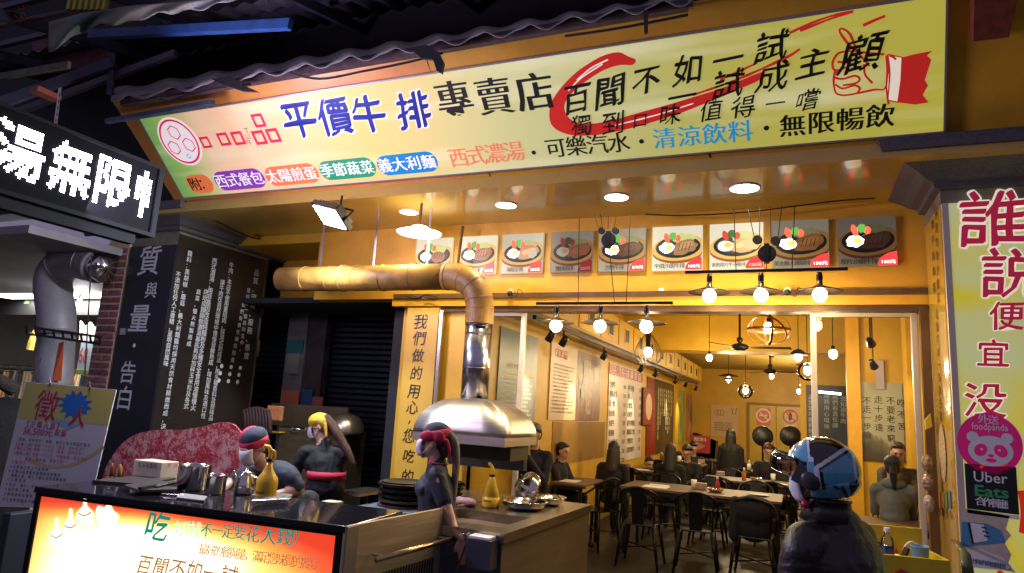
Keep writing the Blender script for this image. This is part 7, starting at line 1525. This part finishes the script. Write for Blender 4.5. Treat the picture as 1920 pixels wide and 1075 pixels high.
# ---------------------------------------------------- capped cook leaning over the counter, facing camera-left
hc = onY(476, 838, 3.86); t = thing('person', 'cook in navy and crimson cap with white mask bending over the serving counter', 'person', (hc.x, hc.y, 0)); S_ = 1.0
f, r, u = frame((-.05, -1, -.45)); b = Body(); H = head(b, hc, f, r, u, S_); ff, rr_, uu = frame((.12, -1, -.75)); 
nk = hc + V((.035, .09, -.12)); ch = hc + V((.07, .18, -.25)); pel = hc + V((.12, .40, -.60)); fx2, rx2, ux2 = frame((.0, -1, 0)); q2 = Matrix((rr_, ff, uu)).transposed()
b.cap(nk - V((0, 0, .02)), hc - u * .05, .052, .05, 'skin'); b.ell(ch, (.20, .15, .16), 'shirt', q2); b.cap(ch, pel, .15, .14, 'shirt'); b.cap(ch + V((0, -.06, .06)) - V((.15, 0, 0)), ch + V((0, -.06, .06)) + V((.15, 0, 0)), .07, .07, 'shirt'); b.ell(pel, (.17, .14, .13), 'pants')
legs(b, V((pel.x, pel.y, .92)), V((0, -1, 0)), V((1, 0, 0)), 1)
for sx_, ex_, wx_ in ((-.18, V((-.26, -.10, -.26)), V((-.12, -.30, -.385))), (.18, V((.27, -.02, -.27)), V((.10, -.26, -.39)))):
    sh = ch + V((sx_, -.06, .05)); el = hc + ex_ + V((.05, .16, 0)); w = hc + wx_ + V((0, .02, 0)); b.cap(sh, sh.lerp(el, .8), .062, .056, 'shirt'); b.cap(sh.lerp(el, .8), el, .046, .042, 'skin'); b.cap(el, w, .040, .026, 'skin'); hand(b, w, V((-.4 if sx_ < 0 else -.6, -.7, -.2)), V((1 if sx_ < 0 else -1, 0, .2)))
b.build('body', TG, [m_skin, mat('navy shirt', (.016, .024, .050), .8, nscale=12, namt=.3, bump=.3, bscale=12), m_blkc, m_shoe, m_apron], t, .0095); eyes(H, f, r, u, t)
q = Matrix((r, f, u)).transposed()
blob('cap', m_navyc, t, [('e', H(0, -.018, .058), (.086, .106, .078), q)], .009); blob('crimson_side', m_scarf, t, [('e', H(.040, -.022, .060), (.052, .100, .077), q)], .009)
ring = []
for k in range(40):
    an = 2 * PI * k / 40; ring.append([H(.086 * math.sin(an), -.014 + .107 * math.cos(an), .034 + z_) for z_ in (-.026, .0, .030)])
ring.append(ring[0]); MB().sheet(ring).build('crimson_band', m_scarf, t, smooth=True, solid=.010)
mask(H, f, r, u, m_maskw, t); blob('hair', m_hair, t, [('e', H(0, -.05, .0), (.078, .075, .08), q)], .012); 
MB().box((hc.x + .16, hc.y + .12, hc.z - .52), (hc.x + .36, hc.y + .14, hc.z - .42)).build('red_apron_tie', m_apron, t)
# ---------------------------------------------------- cook with yellow headscarf, profile left, back to us
hc = onY(602, 800, 5.0); t = thing('person', 'long haired cook in black with yellow headscarf and red apron tie at the back', 'person', (hc.x, hc.y, 0)); S_ = 1.0
f, r, u = frame((-.9, -.35, -.30)); b = Body(); H = head(b, hc, f, r, u, S_); ff, rr_, uu = frame((-.5, .85, 0)); base = hc + V((.06, 0, -.165)); pel = V((base.x + .05, base.y, .93)); ch = base - V((0, 0, .15)); nk = base + V((0, 0, .03)); torso(b, (pel, ch, nk), ff, rr_, uu, 1.0, True); std_neck(b, nk, hc)
q2 = Matrix((rr_, ff, uu)).transposed(); b.ell(pel - V((0, 0, .06)), (.165, .12, .12), 'pants', q2); legs(b, V((pel.x, pel.y, .9)), ff, rr_, 1)
for a in (-1, 1):
    sh = ch + uu * .09 + rr_ * a * .165; el = sh + V((-.11, -.02, -.25)) ; w = el + V((-.20, -.02, -.05)); b.cap(sh, sh.lerp(el, .7), .058, .058, 'shirt'); b.cap(sh.lerp(el, .7), el, .04, .037, 'skin'); b.cap(el, w, .036, .025, 'skin'); hand(b, w, V((-1, .1, -.3)), V((0, 0, 1)))
b.build('body', TG, [m_skin, m_blkc, m_blkc, m_shoe, m_apron], t, .0105); q = Matrix((r, f, u)).transposed()
blob('yellow_headscarf', mat('yellow cloth', (.62, .40, .03), .8, nscale=14, namt=.3, bump=.4, bscale=20), t, [('e', H(0, .012, .055), (.085, .092, .072), q), ('e', H(-.06, -.04, .03), (.035, .035, .05), q), ('c', H(-.075, -.06, .0), H(-.09, -.055, -.10), .018, .012)], .010)
b2 = Body(); pts = catmull([H(0, -.085, -.01), H(-.01, -.12, -.07), H(-.02, -.16, -.17), H(-.03, -.20, -.28), H(-.03, -.22, -.38)], 3)
for i in range(len(pts) - 1): b2.cap(pts[i], pts[i + 1], .055 - .0025 * i, .0525 - .0025 * i, 'x')
def ombre():
    m = mat('ombre hair', (.2, .1, .06), .45, nscale=2, namt=.6, bump=.8, bscale=4, stretch=(60, 60, 2)); return m
b2.ell(H(0, -.050, .02), (.074, .066, .082), 'x', q); b2.build('long_hair', ['x'], [mat('brown ombre hair', (.14, .065, .035), .42, nscale=2, namt=.8, bump=.8, bscale=4, stretch=(60, 60, 2))], t, .012)
MB().torus(V((pel.x, pel.y, .965)), 1, .001, n=4, m=3) ; ring = []
for k in range(33):
    an = 2 * PI * k / 32; ring.append([V((pel.x, pel.y, z_)) + rr_ * .168 * math.cos(an) + ff * .128 * math.sin(an) for z_ in (.945, 1.01)])
MB().sheet(ring).build('red_apron_tie', m_apron, t, smooth=True, solid=.008)
mask(H, f, r, u, m_maskw, t)
# ---------------------------------------------------- generic diners
def diner(label, hp, y, fwd, shirt, hairm, pose='sit', s=1.0, longhair=False, hands='lap', vox=.016, bodyf=None, skinm=None, phone=False, floor=True):
    hc = onY(hp[0], hp[1], y); f, r, u = frame(fwd); ff, rr_, uu = frame(bodyf or (fwd[0], fwd[1], 0)); t = thing('person', label, 'person', (hc.x, hc.y, 0)); b = Body(); H = head(b, hc, f, r, u, s); base = hc - V((0, 0, .175 * s)) - ff * .05 * s
    ch = base - V((0, 0, .155 * s)); pel = ch - V((0, 0, .30 * s)) - ff * .02; nk = base + V((0, 0, .03)); torso(b, (pel, ch, nk), ff, rr_, uu, s * 1.03); std_neck(b, nk, hc, s)
    if pose == 'sit':
        for a in (-1, 1):
            hp_ = pel + rr_ * a * .09 * s; kn = hp_ + ff * .40 * s; an = V((kn.x, kn.y, .08)); b.cap(hp_, kn, .085 * s, .062 * s, 'pants'); b.cap(kn, an, .056 * s, .042 * s, 'pants'); b.cap(an - V((0, 0, .035)), an + ff * .14 - V((0, 0, .04)), .036, .03, 'shoe')
    else: legs(b, V((pel.x, pel.y, .9 * s)), ff, rr_, s); b.cap(pel, V((pel.x, pel.y, .92 * s)), .13 * s, .13 * s, 'pants')
    for a in (-1, 1):
        sh = ch + uu * .09 * s + rr_ * a * .175 * s
        if hands == 'phone': el = sh + ff * .10 * s - V((0, 0, .26 * s)) - rr_ * a * .0; w = ch + ff * .27 * s + V((0, 0, .10 * s)) + rr_ * a * .045; dd = ff * .2 + V((0, 0, 1)) 
        elif hands == 'table': el = sh + ff * .14 * s - V((0, 0, .24 * s)); w = el + ff * .20 * s - rr_ * a * .12; dd = ff - rr_ * a * .6
        elif hands == 'side': el = sh - V((0, 0, .28 * s)) + rr_ * a * .03; w = el - V((0, 0, .24 * s)) + ff * .05; dd = V((0, 0, -1))
        else: el = sh - V((0, 0, .27 * s)) + rr_ * a * .04; w = el + ff * .2 * s - rr_ * a * .08; dd = ff
        b.cap(sh, el, .056 * s, .046 * s, 'shirt'); b.cap(el, w, .046 * s, .032 * s, 'shirt'); hand(b, w, dd, -rr_ * a + V((0, 0, .1)), s=s * .95)
    b.build('body', TG, [skinm or m_skin, shirt, m_blkc, m_shoe, m_apron], t, vox, 3)
    q = Matrix((r, f, u)).transposed(); pr = [('e', H(0, -.026, .045), (.084 * s, .094 * s, .088 * s), q), ('e', H(0, -.06, -.01), (.074 * s, .058 * s, .075 * s), q)]
    if longhair: pr += [('c', H(0, -.06, -.02), H(0, -.09, -.26), .085 * s, .10 * s), ('c', H(-.06, -.03, 0), H(-.07, -.05, -.2), .035, .035), ('c', H(.06, -.03, 0), H(.07, -.05, -.2), .035, .035)]
    else: pr += [('e', H(0, .050, .088), (.06 * s, .03 * s, .028 * s), q)]
    blob('hair', hairm, t, pr, vox * .8); 
    if vox < .02: eyes(H, f, r, u, t, s)
    if phone: c = ch + ff * .30 * s + V((0, 0, .19 * s)); MB().obox(c, rr_ * .038, u * .075, ff * .005).build('phone', m_blkp, t)
    return t, H
c_ = diner('man in navy jacket with short hair raising a phone behind the hood', (1001, 815), 7.15, (-.1, -1, -.25), m_navy, m_hair, 'stand', .98, hands='phone', vox=.012, phone=True)
c_ = diner('small child with black hair sitting by the wall table facing right', (1056, 846), 8.5, (1, -.25, -.1), m_blkc, m_hair, 'sit', .86, hands='table', vox=.013)
c_ = diner('seated woman seen from behind with very long black hair', (1152, 845), 9.6, (.05, 1, 0), m_blkc, m_hair, 'sit', 1.0, longhair=True, vox=.014)
c_ = diner('boy in dark jacket looking down at his phone at far table', (1288, 848), 12.6, (-.05, -1, -.5), m_blkc, m_hair, 'sit', 1.05, hands='table', vox=.014)
c_ = diner('standing person in long black coat seen from behind near back wall', (1371, 817), 13.9, (.1, 1, 0), m_blkc, m_hair, 'stand', 1.05, longhair=True, hands='side', vox=.014)
t_ = c_[0]; hc = V(t_.location); MB().lathe([(.24, .45), (.23, .8), (.20, 1.05), (.17, 1.2), (.001, 1.22)], (hc.x, hc.y, 0), n=20).build('coat_skirt', m_blkc, t_, smooth=True)
c_ = diner('diner with maroon brown hair below the left round fan', (1441, 846), 12.2, (.2, -1, -.4), m_blkc, mat('maroon brown hair', (.09, .03, .02), .5, nscale=4, namt=.5), 'sit', 1.0, vox=.015)
c_ = diner('diner in dark jacket seated at the left third row table', (1276 - 4, 858), 14.6, (.3, -1, -.2), m_blkc, m_hair, 'sit', .95, vox=.016)
p_far = [o for o in bpy.data.objects if o.type == 'EMPTY' and o.get('category') == 'person']
byl = lambda w: [o for o in p_far if w in o['label']][0]
for src, (x, y), rz, lab in (('very long black hair', (-1.72, 10.45), .1, 'long haired diner from behind at the left of the second row table'), ('boy in dark', (-.15, 12.0), 0, 'diner bowed over a phone behind the middle second row table'), ('left third row', (-2.35, 12.1), .3, 'dark jacketed diner between the second and third row left tables'), ('very long black hair', (-.35, 12.55), -.1, 'long haired diner from behind at the third row middle table'), ('boy in dark', (-1.95, 14.7), .4, 'diner in black at the back of the left third row table'), ('left third row', (-1.2, 14.2), -.3, 'short haired diner in black behind the middle tables')):
    dup(byl(src), (x, y, 0), rz, lab)
tag(blob('draped_coat', m_blkc, thing('tmp_holder', 'x', 'x'), [('e', V((-.42, 7.84, .74)), (.23, .09, .14)), ('e', V((-.42, 7.88, .60)), (.21, .08, .20)), ('c', V((-.60, 7.84, .80)), V((-.62, 7.84, .45)), .06, .05)], .012), 'black coat draped over the back of the rightmost front row chair', 'coat')
o = [o for o in bpy.data.objects if o.name.startswith('draped_coat')][0]; h_ = o.parent; o.parent = None; bpy.data.objects.remove(h_)
m_hood_ = mat('grey green hoodie', (.19, .22, .19), .9, nscale=9, namt=.2, bump=.3, bscale=20)
c_ = diner('hooded diner in grey-green top with dark ponytail seen from behind', (1673, 876), 8.0, (.05, 1, -.05), m_hood_, m_hair, 'sit', .95, vox=.012, hands='table')
H = c_[1]; blob('ponytail', m_hair, c_[0], [('c', H(0, -.09, .02), H(0, -.13, -.06), .035, .04), ('c', H(0, -.13, -.06), H(0, -.13, -.22), .04, .018)], .01); blob('hood', m_hood_, c_[0], [('e', H(0, -.07, -.17), (.12, .07, .06), Matrix.Identity(3))], .012)
c_ = diner('companion in dark jacket facing the street across from the hooded diner', (1684, 850), 9.3, (-.1, -1, -.15), mat('dark brown jacket', (.035, .022, .014), .6, nscale=7, namt=.4, bump=.3), mat('dark brown hair', (.03, .015, .01), .5), 'sit', 1.0, vox=.013, hands='table')
# ---------------------------------------------------- helmeted rider in the foreground
hy_ = 3.3; hc = onY(1533, 892, hy_); t = thing('person', 'rider in black leather jacket with blue white open helmet and mask in foreground', 'person', (hc.x, hc.y, 0)); S_ = 1.0
f, r, u = frame((-1, .08, -.12)); b = Body(); H = head(b, hc, f, r, u, .91); ff, rr_, uu = frame((-.85, .5, 0)); nk = hc + V((.035, .02, -.135)); ch = hc + V((.05, .04, -.36)); pel = V((ch.x + .05, ch.y, ch.z - .36))
q2 = Matrix((rr_, ff, uu)).transposed(); b.cap(nk - V((0, 0, .02)), hc - u * .04 - f * .02, .058, .056, 'skin')
b.ell(ch + V((.01, 0, 0)), (.255, .175, .20), 'shirt', q2); b.cap(ch, pel, .165, .15, 'shirt'); b.cap(ch + V((0, 0, .09)) - rr_ * .20, ch + V((0, 0, .09)) + rr_ * .20, .088, .088, 'shirt'); b.cap(ch + V((0, 0, .12)), nk - V((0, 0, .015)), .135, .082, 'shirt'); b.ell(pel - V((0, 0, .05)), (.18, .14, .12), 'pants', q2); legs(b, V((pel.x, pel.y, .86)), ff, rr_, .98)
for a in (-1, 1):
    sh = ch + V((0, 0, .07)) + rr_ * a * .235; el = sh + ff * .05 - V((0, 0, .29)) + rr_ * a * .03; w = el + ff * .20 - V((0, 0, .10)); b.cap(sh, el, .078, .062, 'shirt'); b.cap(el, w, .060, .045, 'shirt'); hand(b, w, ff * .8 - V((0, 0, .4)), V((0, 0, 1)))
m_leather = mat('black leather', (.022, .018, .016), .40, nscale=9, namt=.3, bump=.25, bscale=60, rvar=.08)
b.build('body', TG, [m_skin, m_leather, m_jean, m_shoe, m_apron], t, .009); eyes(H, f, r, u, t)
ring = []
for k in range(36):
    an = 2 * PI * k / 36; d = rr_ * math.cos(an) * .088 + ff * math.sin(an) * .088; fr_ = .035 * math.cos(an * 2 + 1) * 0 + (.02 if math.sin(an) > .6 else 0); ring.append([nk + d * 1.2 + V((0, 0, -.05)), nk + d * 1.02 + V((0, 0, .0)), nk + d * 1.0 + V((0, 0, .045 - fr_)), nk + d * 1.14 + V((0, 0, .036 - fr_))])
ring.append(ring[0]); MB().sheet(ring).build('stand_collar', m_leather, t, smooth=True, solid=.008)
mask(H, f, r, u, m_maskw, t, 1.0, g_=1.25)
q = Matrix((r, f, u)).transposed(); blob('hair', m_hair, t, [('e', H(0, -.05, -.03), (.074, .07, .075), q)], .012)
m_seam = mat('seam thread', (.006, .005, .005), .6)
fold = sh_c = ch + V((0, 0, .09))
for a in (-1, 1):      # epaulette straps on both shoulders
    s0_ = ch + V((0, 0, .185)) + rr_ * a * .10; s1_ = ch + V((0, 0, .165)) + rr_ * a * .215; MB().bar(s0_, s1_, .035, .010).build('shoulder_strap', m_leather, t, bevel=.003); MB().ball(s0_ + V((0, 0, .008)), .007, 8, 6).build('snap_button', m_steel, t, smooth=True)
# helmet shell: superellipsoid shell with a face opening, coloured by zone
ht = thing('helmet', 'glossy blue white and black open-face motorcycle helmet with raised clear visor', 'helmet', tuple(hc)); 
m_hb = mat('helmet blue', (.10, .36, .52), .18, coat=.6, nscale=3, namt=.05); m_hw = mat('helmet white', (.62, .66, .70), .2, coat=.6); m_hk = mat('helmet black', (.008, .008, .010), .12, coat=.8)
NU, NV = 216, 150; vs = []; fs = []; mi = []
cen = V((0, -.018, .022))
def hp(a, ph):
    x = math.cos(ph) * math.sin(a); y = math.cos(ph) * math.cos(a); z = math.sin(ph)
    sx_ = .124; sy_ = .152 if y < 0 else .142; sz_ = .138
    k = 1.0
    if z < -.3: k = 1 - .10 * ((-z - .3) / .7)
    return (cen.x + x * sx_ * k, cen.y + y * sy_ * k + (-.012 if z < -.4 else 0), cen.z + z * sz_)
for j in range(NV + 1):
    ph = -PI / 2 + PI * j / NV
    for i in range(NU): vs.append(hp(-PI + 2 * PI * i / NU, ph))
for j in range(NV):
    for i in range(NU):
        i2 = (i + 1) % NU; p = [V(vs[j * NU + i]), V(vs[j * NU + i2]), V(vs[(j + 1) * NU + i2]), V(vs[(j + 1) * NU + i])]; c = sum(p, V()) / 4 - cen
        y, z, x = c.y / .147, c.z / .138, abs(c.x) / .124
        low = -.80 - .10 * y if y < .2 else -.72
        if z < low: continue
        if y > .30 and z < .30 + .15 * (y - .3) - .0: continue          # face opening
        if y > .05 and z < -.78: continue
        fs.append((j * NU + i, j * NU + i2, (j + 1) * NU + i2, (j + 1) * NU + i))
        # colour zones (y forward, z up)
        m_ = 0; w_l = z - .17 + .62 * y
        if y < .10 and w_l > .055: m_ = 2
        if .10 <= y < .24 and z > .30: m_ = 2 if z > .42 + .5 * (y - .1) and y < .18 else 1
        if y < .12 and abs(w_l) <= .06: m_ = 1
        if -.15 < w_l < -.06 and y < .02: m_ = 2
        if .0 < y < .14 and -.45 < z < .12: m_ = 1
        if -.10 < y <= .0 and -.50 < z < .02 and z < .1 + 1.2 * y + .05: m_ = 2
        if y < -.86 and z < .45: m_ = 1 if z > -.25 else 2
        if y < -.93: m_ = 2
        if y < -.70 and z < -.30: m_ = 2
        if z < -.74: m_ = 2
        mi.append(m_)
mb = MB(); mb.v = [H(*p) for p in vs]; mb.f = fs; mb.mi = mi
sh_ = mb.build('helmet_shell', [m_hb, m_hw, m_hk], ht, smooth=True, solid=-.018)
# liner, rim, pivot, vents
ring = []
lin = Body(); 
MB().ball(H(cen.x, cen.y - .01, cen.z + .01), (.100, .118, .112), 24, 16, q).build('tmp_liner', m_blkc, ht)
lo = [o for o in ht.children if o.name.startswith('tmp_liner')][0]; lo.name = 'liner'
bmn = bmesh.new(); bmn.from_mesh(lo.data); off = V(ht.location)
dl = [v for v in bmn.verts if ((v.co + off - hc).dot(f) > .055 and (v.co + off - hc).dot(u) < .075) or (v.co + off - hc).dot(u) < -.085]; bmesh.ops.delete(bmn, geom=dl, context='VERTS'); bmn.to_mesh(lo.data); bmn.free()
m_pv = mat('dark grey plastic', (.045, .045, .048), .35, nscale=9, namt=.3)
for a in (-1, 1):
    MB().lathe([(.001, .022), (.030, .022), (.040, .014), (.044, 0), (.044, -.01), (.001, -.01)], H(a * .118, .022, -.012), r * a, 28).build('visor_pivot', m_pv, ht, smooth=True)
    MB().prism([H(a * .128, .01, .01), H(a * .122, .055, .07), H(a * .108, .085, .105), H(a * .120, .075, .05), H(a * .126, .11, -.008), H(a * .128, .05, -.045)], r * a * .006).build('visor_arm', m_pv, ht, smooth=False)
    MB().obox(H(a * .121, -.075, -.045), (f * .8 + u * .4).normalized() * .016, (u * .8 - f * .4).normalized() * .005, r * .004).build('vent', m_hk, ht)
    MB().obox(H(a * .110, -.105, -.055), (u * .9 + f * .3).normalized() * .035, (f * .9 - u * .3).normalized() * .007, r * .003).build('vent', m_hk, ht)
# raised visor: curved shell reaching up and forward
g = []
for i in range(25):
    a = -1.45 + 2.9 * i / 24; row = []
    for j in range(12):
        e = .30 + .62 * j / 11    # elevation measured about the pivots after raising
        rad = .150 + .012 * math.sin(j / 11 * PI)
        ca, sa = math.cos(a), math.sin(a); yy = rad * math.cos(e - .36) * max(.0, ca) ** .7; zz = rad * math.sin(e - .36)
        row.append(H(.128 * sa, .030 + yy * 1.12 + .02 * j / 11 * 0, .0 + zz * .95 + .052 * ca))
    g.append(row)
m_vis = glass_thin('smoked visor', (.72, .70, .64), 1.4, .03, .02); MB().sheet(g).build('visor', m_vis, ht, smooth=True, solid=.0025)
rim = [row[0] for row in g]; MB().tube(rim, .003, 6).build('visor_rim', m_chrome, ht, smooth=True); rim = [row[-1] for row in g]; MB().tube(rim, .0025, 6).build('visor_rim', m_pv, ht, smooth=True)
MB().tube(catmull([H(-.085, .02, -.10), H(-.07, .055, -.125), H(0, .075, -.14), H(.07, .055, -.125), H(.085, .02, -.10)], 4), .006, 6).build('chin_strap', m_blkc, ht, smooth=True); MB().lathe([(.001, .012), (.016, .010), (.018, 0), (.016, -.01), (.001, -.012)], H(-.066, .066, -.125), r, 14).build('strap_buckle', mat('red buckle', (.45, .01, .03), .3), ht, smooth=True)
# helmet lettering
HP_ = Plane(H(-.1245, -.085, 0), -f if (-f).dot(ax) > 0 else f, u); 
mb = MB(); tx = 'ZEUS'; vs_, fs_, bb = glyph(tx, .01)
sc = .052 / (bb[1] - bb[0]); an = 1.12
for_v = []
for x, y in vs_:
    x = (x - (bb[0] + bb[1]) / 2) * sc; y = (y - (bb[2] + bb[3]) / 2) * sc * 1.1; xr, yr = x * math.cos(an) - y * math.sin(an), x * math.sin(an) + y * math.cos(an)
    yy, zz = -.092 - xr * 1.0, -.030 + yr; k = 1 - ((yy - cen.y) / .152) ** 2 - ((zz - cen.z) / .138) ** 2; xx = .124 * math.sqrt(max(.02, k)) + .0022
    for_v.append(H(-xx, yy, zz))
mb.add(for_v, fs_); o = mb.build('lettering', m_hk, ht, fix=False); o['kind'] = 'stuff'

# ================================================================== small clutter
def tg(px, py, z): return onZ(px, py, z)
tag(MB().cyl(tg(300, 926, 1.008), tg(345, 930, 1.008), .006, n=6).bar(tg(302, 931, 1.01), tg(346, 934, 1.01), .014, .003).build('tongs', m_chrome), 'steel tongs lying in front of the large steel pot', 'tongs')
tag(MB().prism([tg(*p, 1.001) for p in ((330, 936), (382, 942), (388, 934), (338, 928))], (0, 0, .012)).build('folded_rag', mat('grey rag', (.25, .24, .24), .9, nscale=40, namt=.4, bump=.6), bevel=.004), 'folded grey rag on the serving counter', 'cloth')
for i, (x, y) in enumerate(((207, 893), (222, 894))):
    p = tg(x, y, 1.001); tag(MB().lathe([(.018, 0), (.020, .004), (.020, .06), (.010, .075), (.008, .085), (.001, .086)], p, n=16).build('sauce_jar', mat('sauce glass', ((.10, .03, .01), (.25, .12, .02))[i], .15, coat=.4), smooth=True), ('dark sauce jar at the left end of the serving counter', 'amber sauce jar at the left end of the serving counter')[i], 'jar')
tag(MB().box(tuple(kp(1.0, .95, .902)), tuple(kp(1.18, 1.12, .97))).build('seasoning_tub', mat('dull white tub', (.35, .33, .3), .5), bevel=.006), 'dull white seasoning tub on the grill counter under the hood', 'tub')
tag(MB().cyl(kp(.62, .66, .925), kp(.95, .60, .93), .006, n=6).build('ladle_handle', m_chrome), 'steel ladle handle lying on the grill counter', 'ladle')
# label print on the two yellow bottles
for o in [o for o in bpy.data.objects if o.get('category') == 'spray bottle']:
    c = V(o.location); m = MB()
    for k in range(7):
        a = -PI / 2 - .5 + k * .16; r = .0675 if 'conical' in o['label'] else .0655; d = V((math.cos(a), math.sin(a), 0)); s_ = V((-d.y, d.x, 0)); z = .045
        m.add([c + d * r + s_ * -.004 + V((0, 0, z)), c + d * r + s_ * .004 + V((0, 0, z)), c + d * r + s_ * .004 + V((0, 0, z + .012)), c + d * r + s_ * -.004 + V((0, 0, z + .012))], [(0, 1, 2, 3)])
    m.build('label_print', mat('olive label print', (.16, .10, .01), .5), o, fix=False)['kind'] = 'stuff'
# crumbs of tableware on dining tables
rr = random.Random(11); k = 0
for (x0, x1, y0, y1) in ((-1.9, -.3, 8.55, 9.25), (-1.2, .2, 10.8, 11.3), (-2.6, -2.0, 11.1, 11.6), (-1.0, .2, 13.0, 13.5), (-2.5, -1.7, 13.5, 14.0)):
    for j in range(4):
        x, y = rr.uniform(x0, x1), rr.uniform(y0, y1); row = ['nearest long table', 'second row middle table', 'second row left table', 'third row middle table', 'third row left table'][k // 4]; what = j
        if what == 0: o = MB().lathe([(.03, 0), (.036, .11), (.033, .11), (.001, .005)], (x, y, .783), n=14).build('drinking_cup', m_white, smooth=True); lab = 'white paper cup on the ' + row
        elif what == 1: o = MB().lathe([(.09, 0), (.13, .012), (.125, .016), (.001, .008)], (x, y, .783), n=20).build('dark_plate', m_blk, smooth=True); lab = 'black iron plate on the ' + row
        elif what == 2: o = MB().box((x - .06, y - .05, .783), (x + .06, y + .05, .86)).build('napkin_box', mat('napkin box', (.35, .25, .2), .5), bevel=.005); lab = 'brown napkin box on the ' + row
        else: o = MB().box((x - .12, y - .09, .783), (x + .12, y + .09, .789)).build('paper_mat', m_white); lab = 'white paper mat on the ' + row
        tag(o, lab, ('cup', 'plate', 'napkin box', 'paper mat')[what]); k += 1
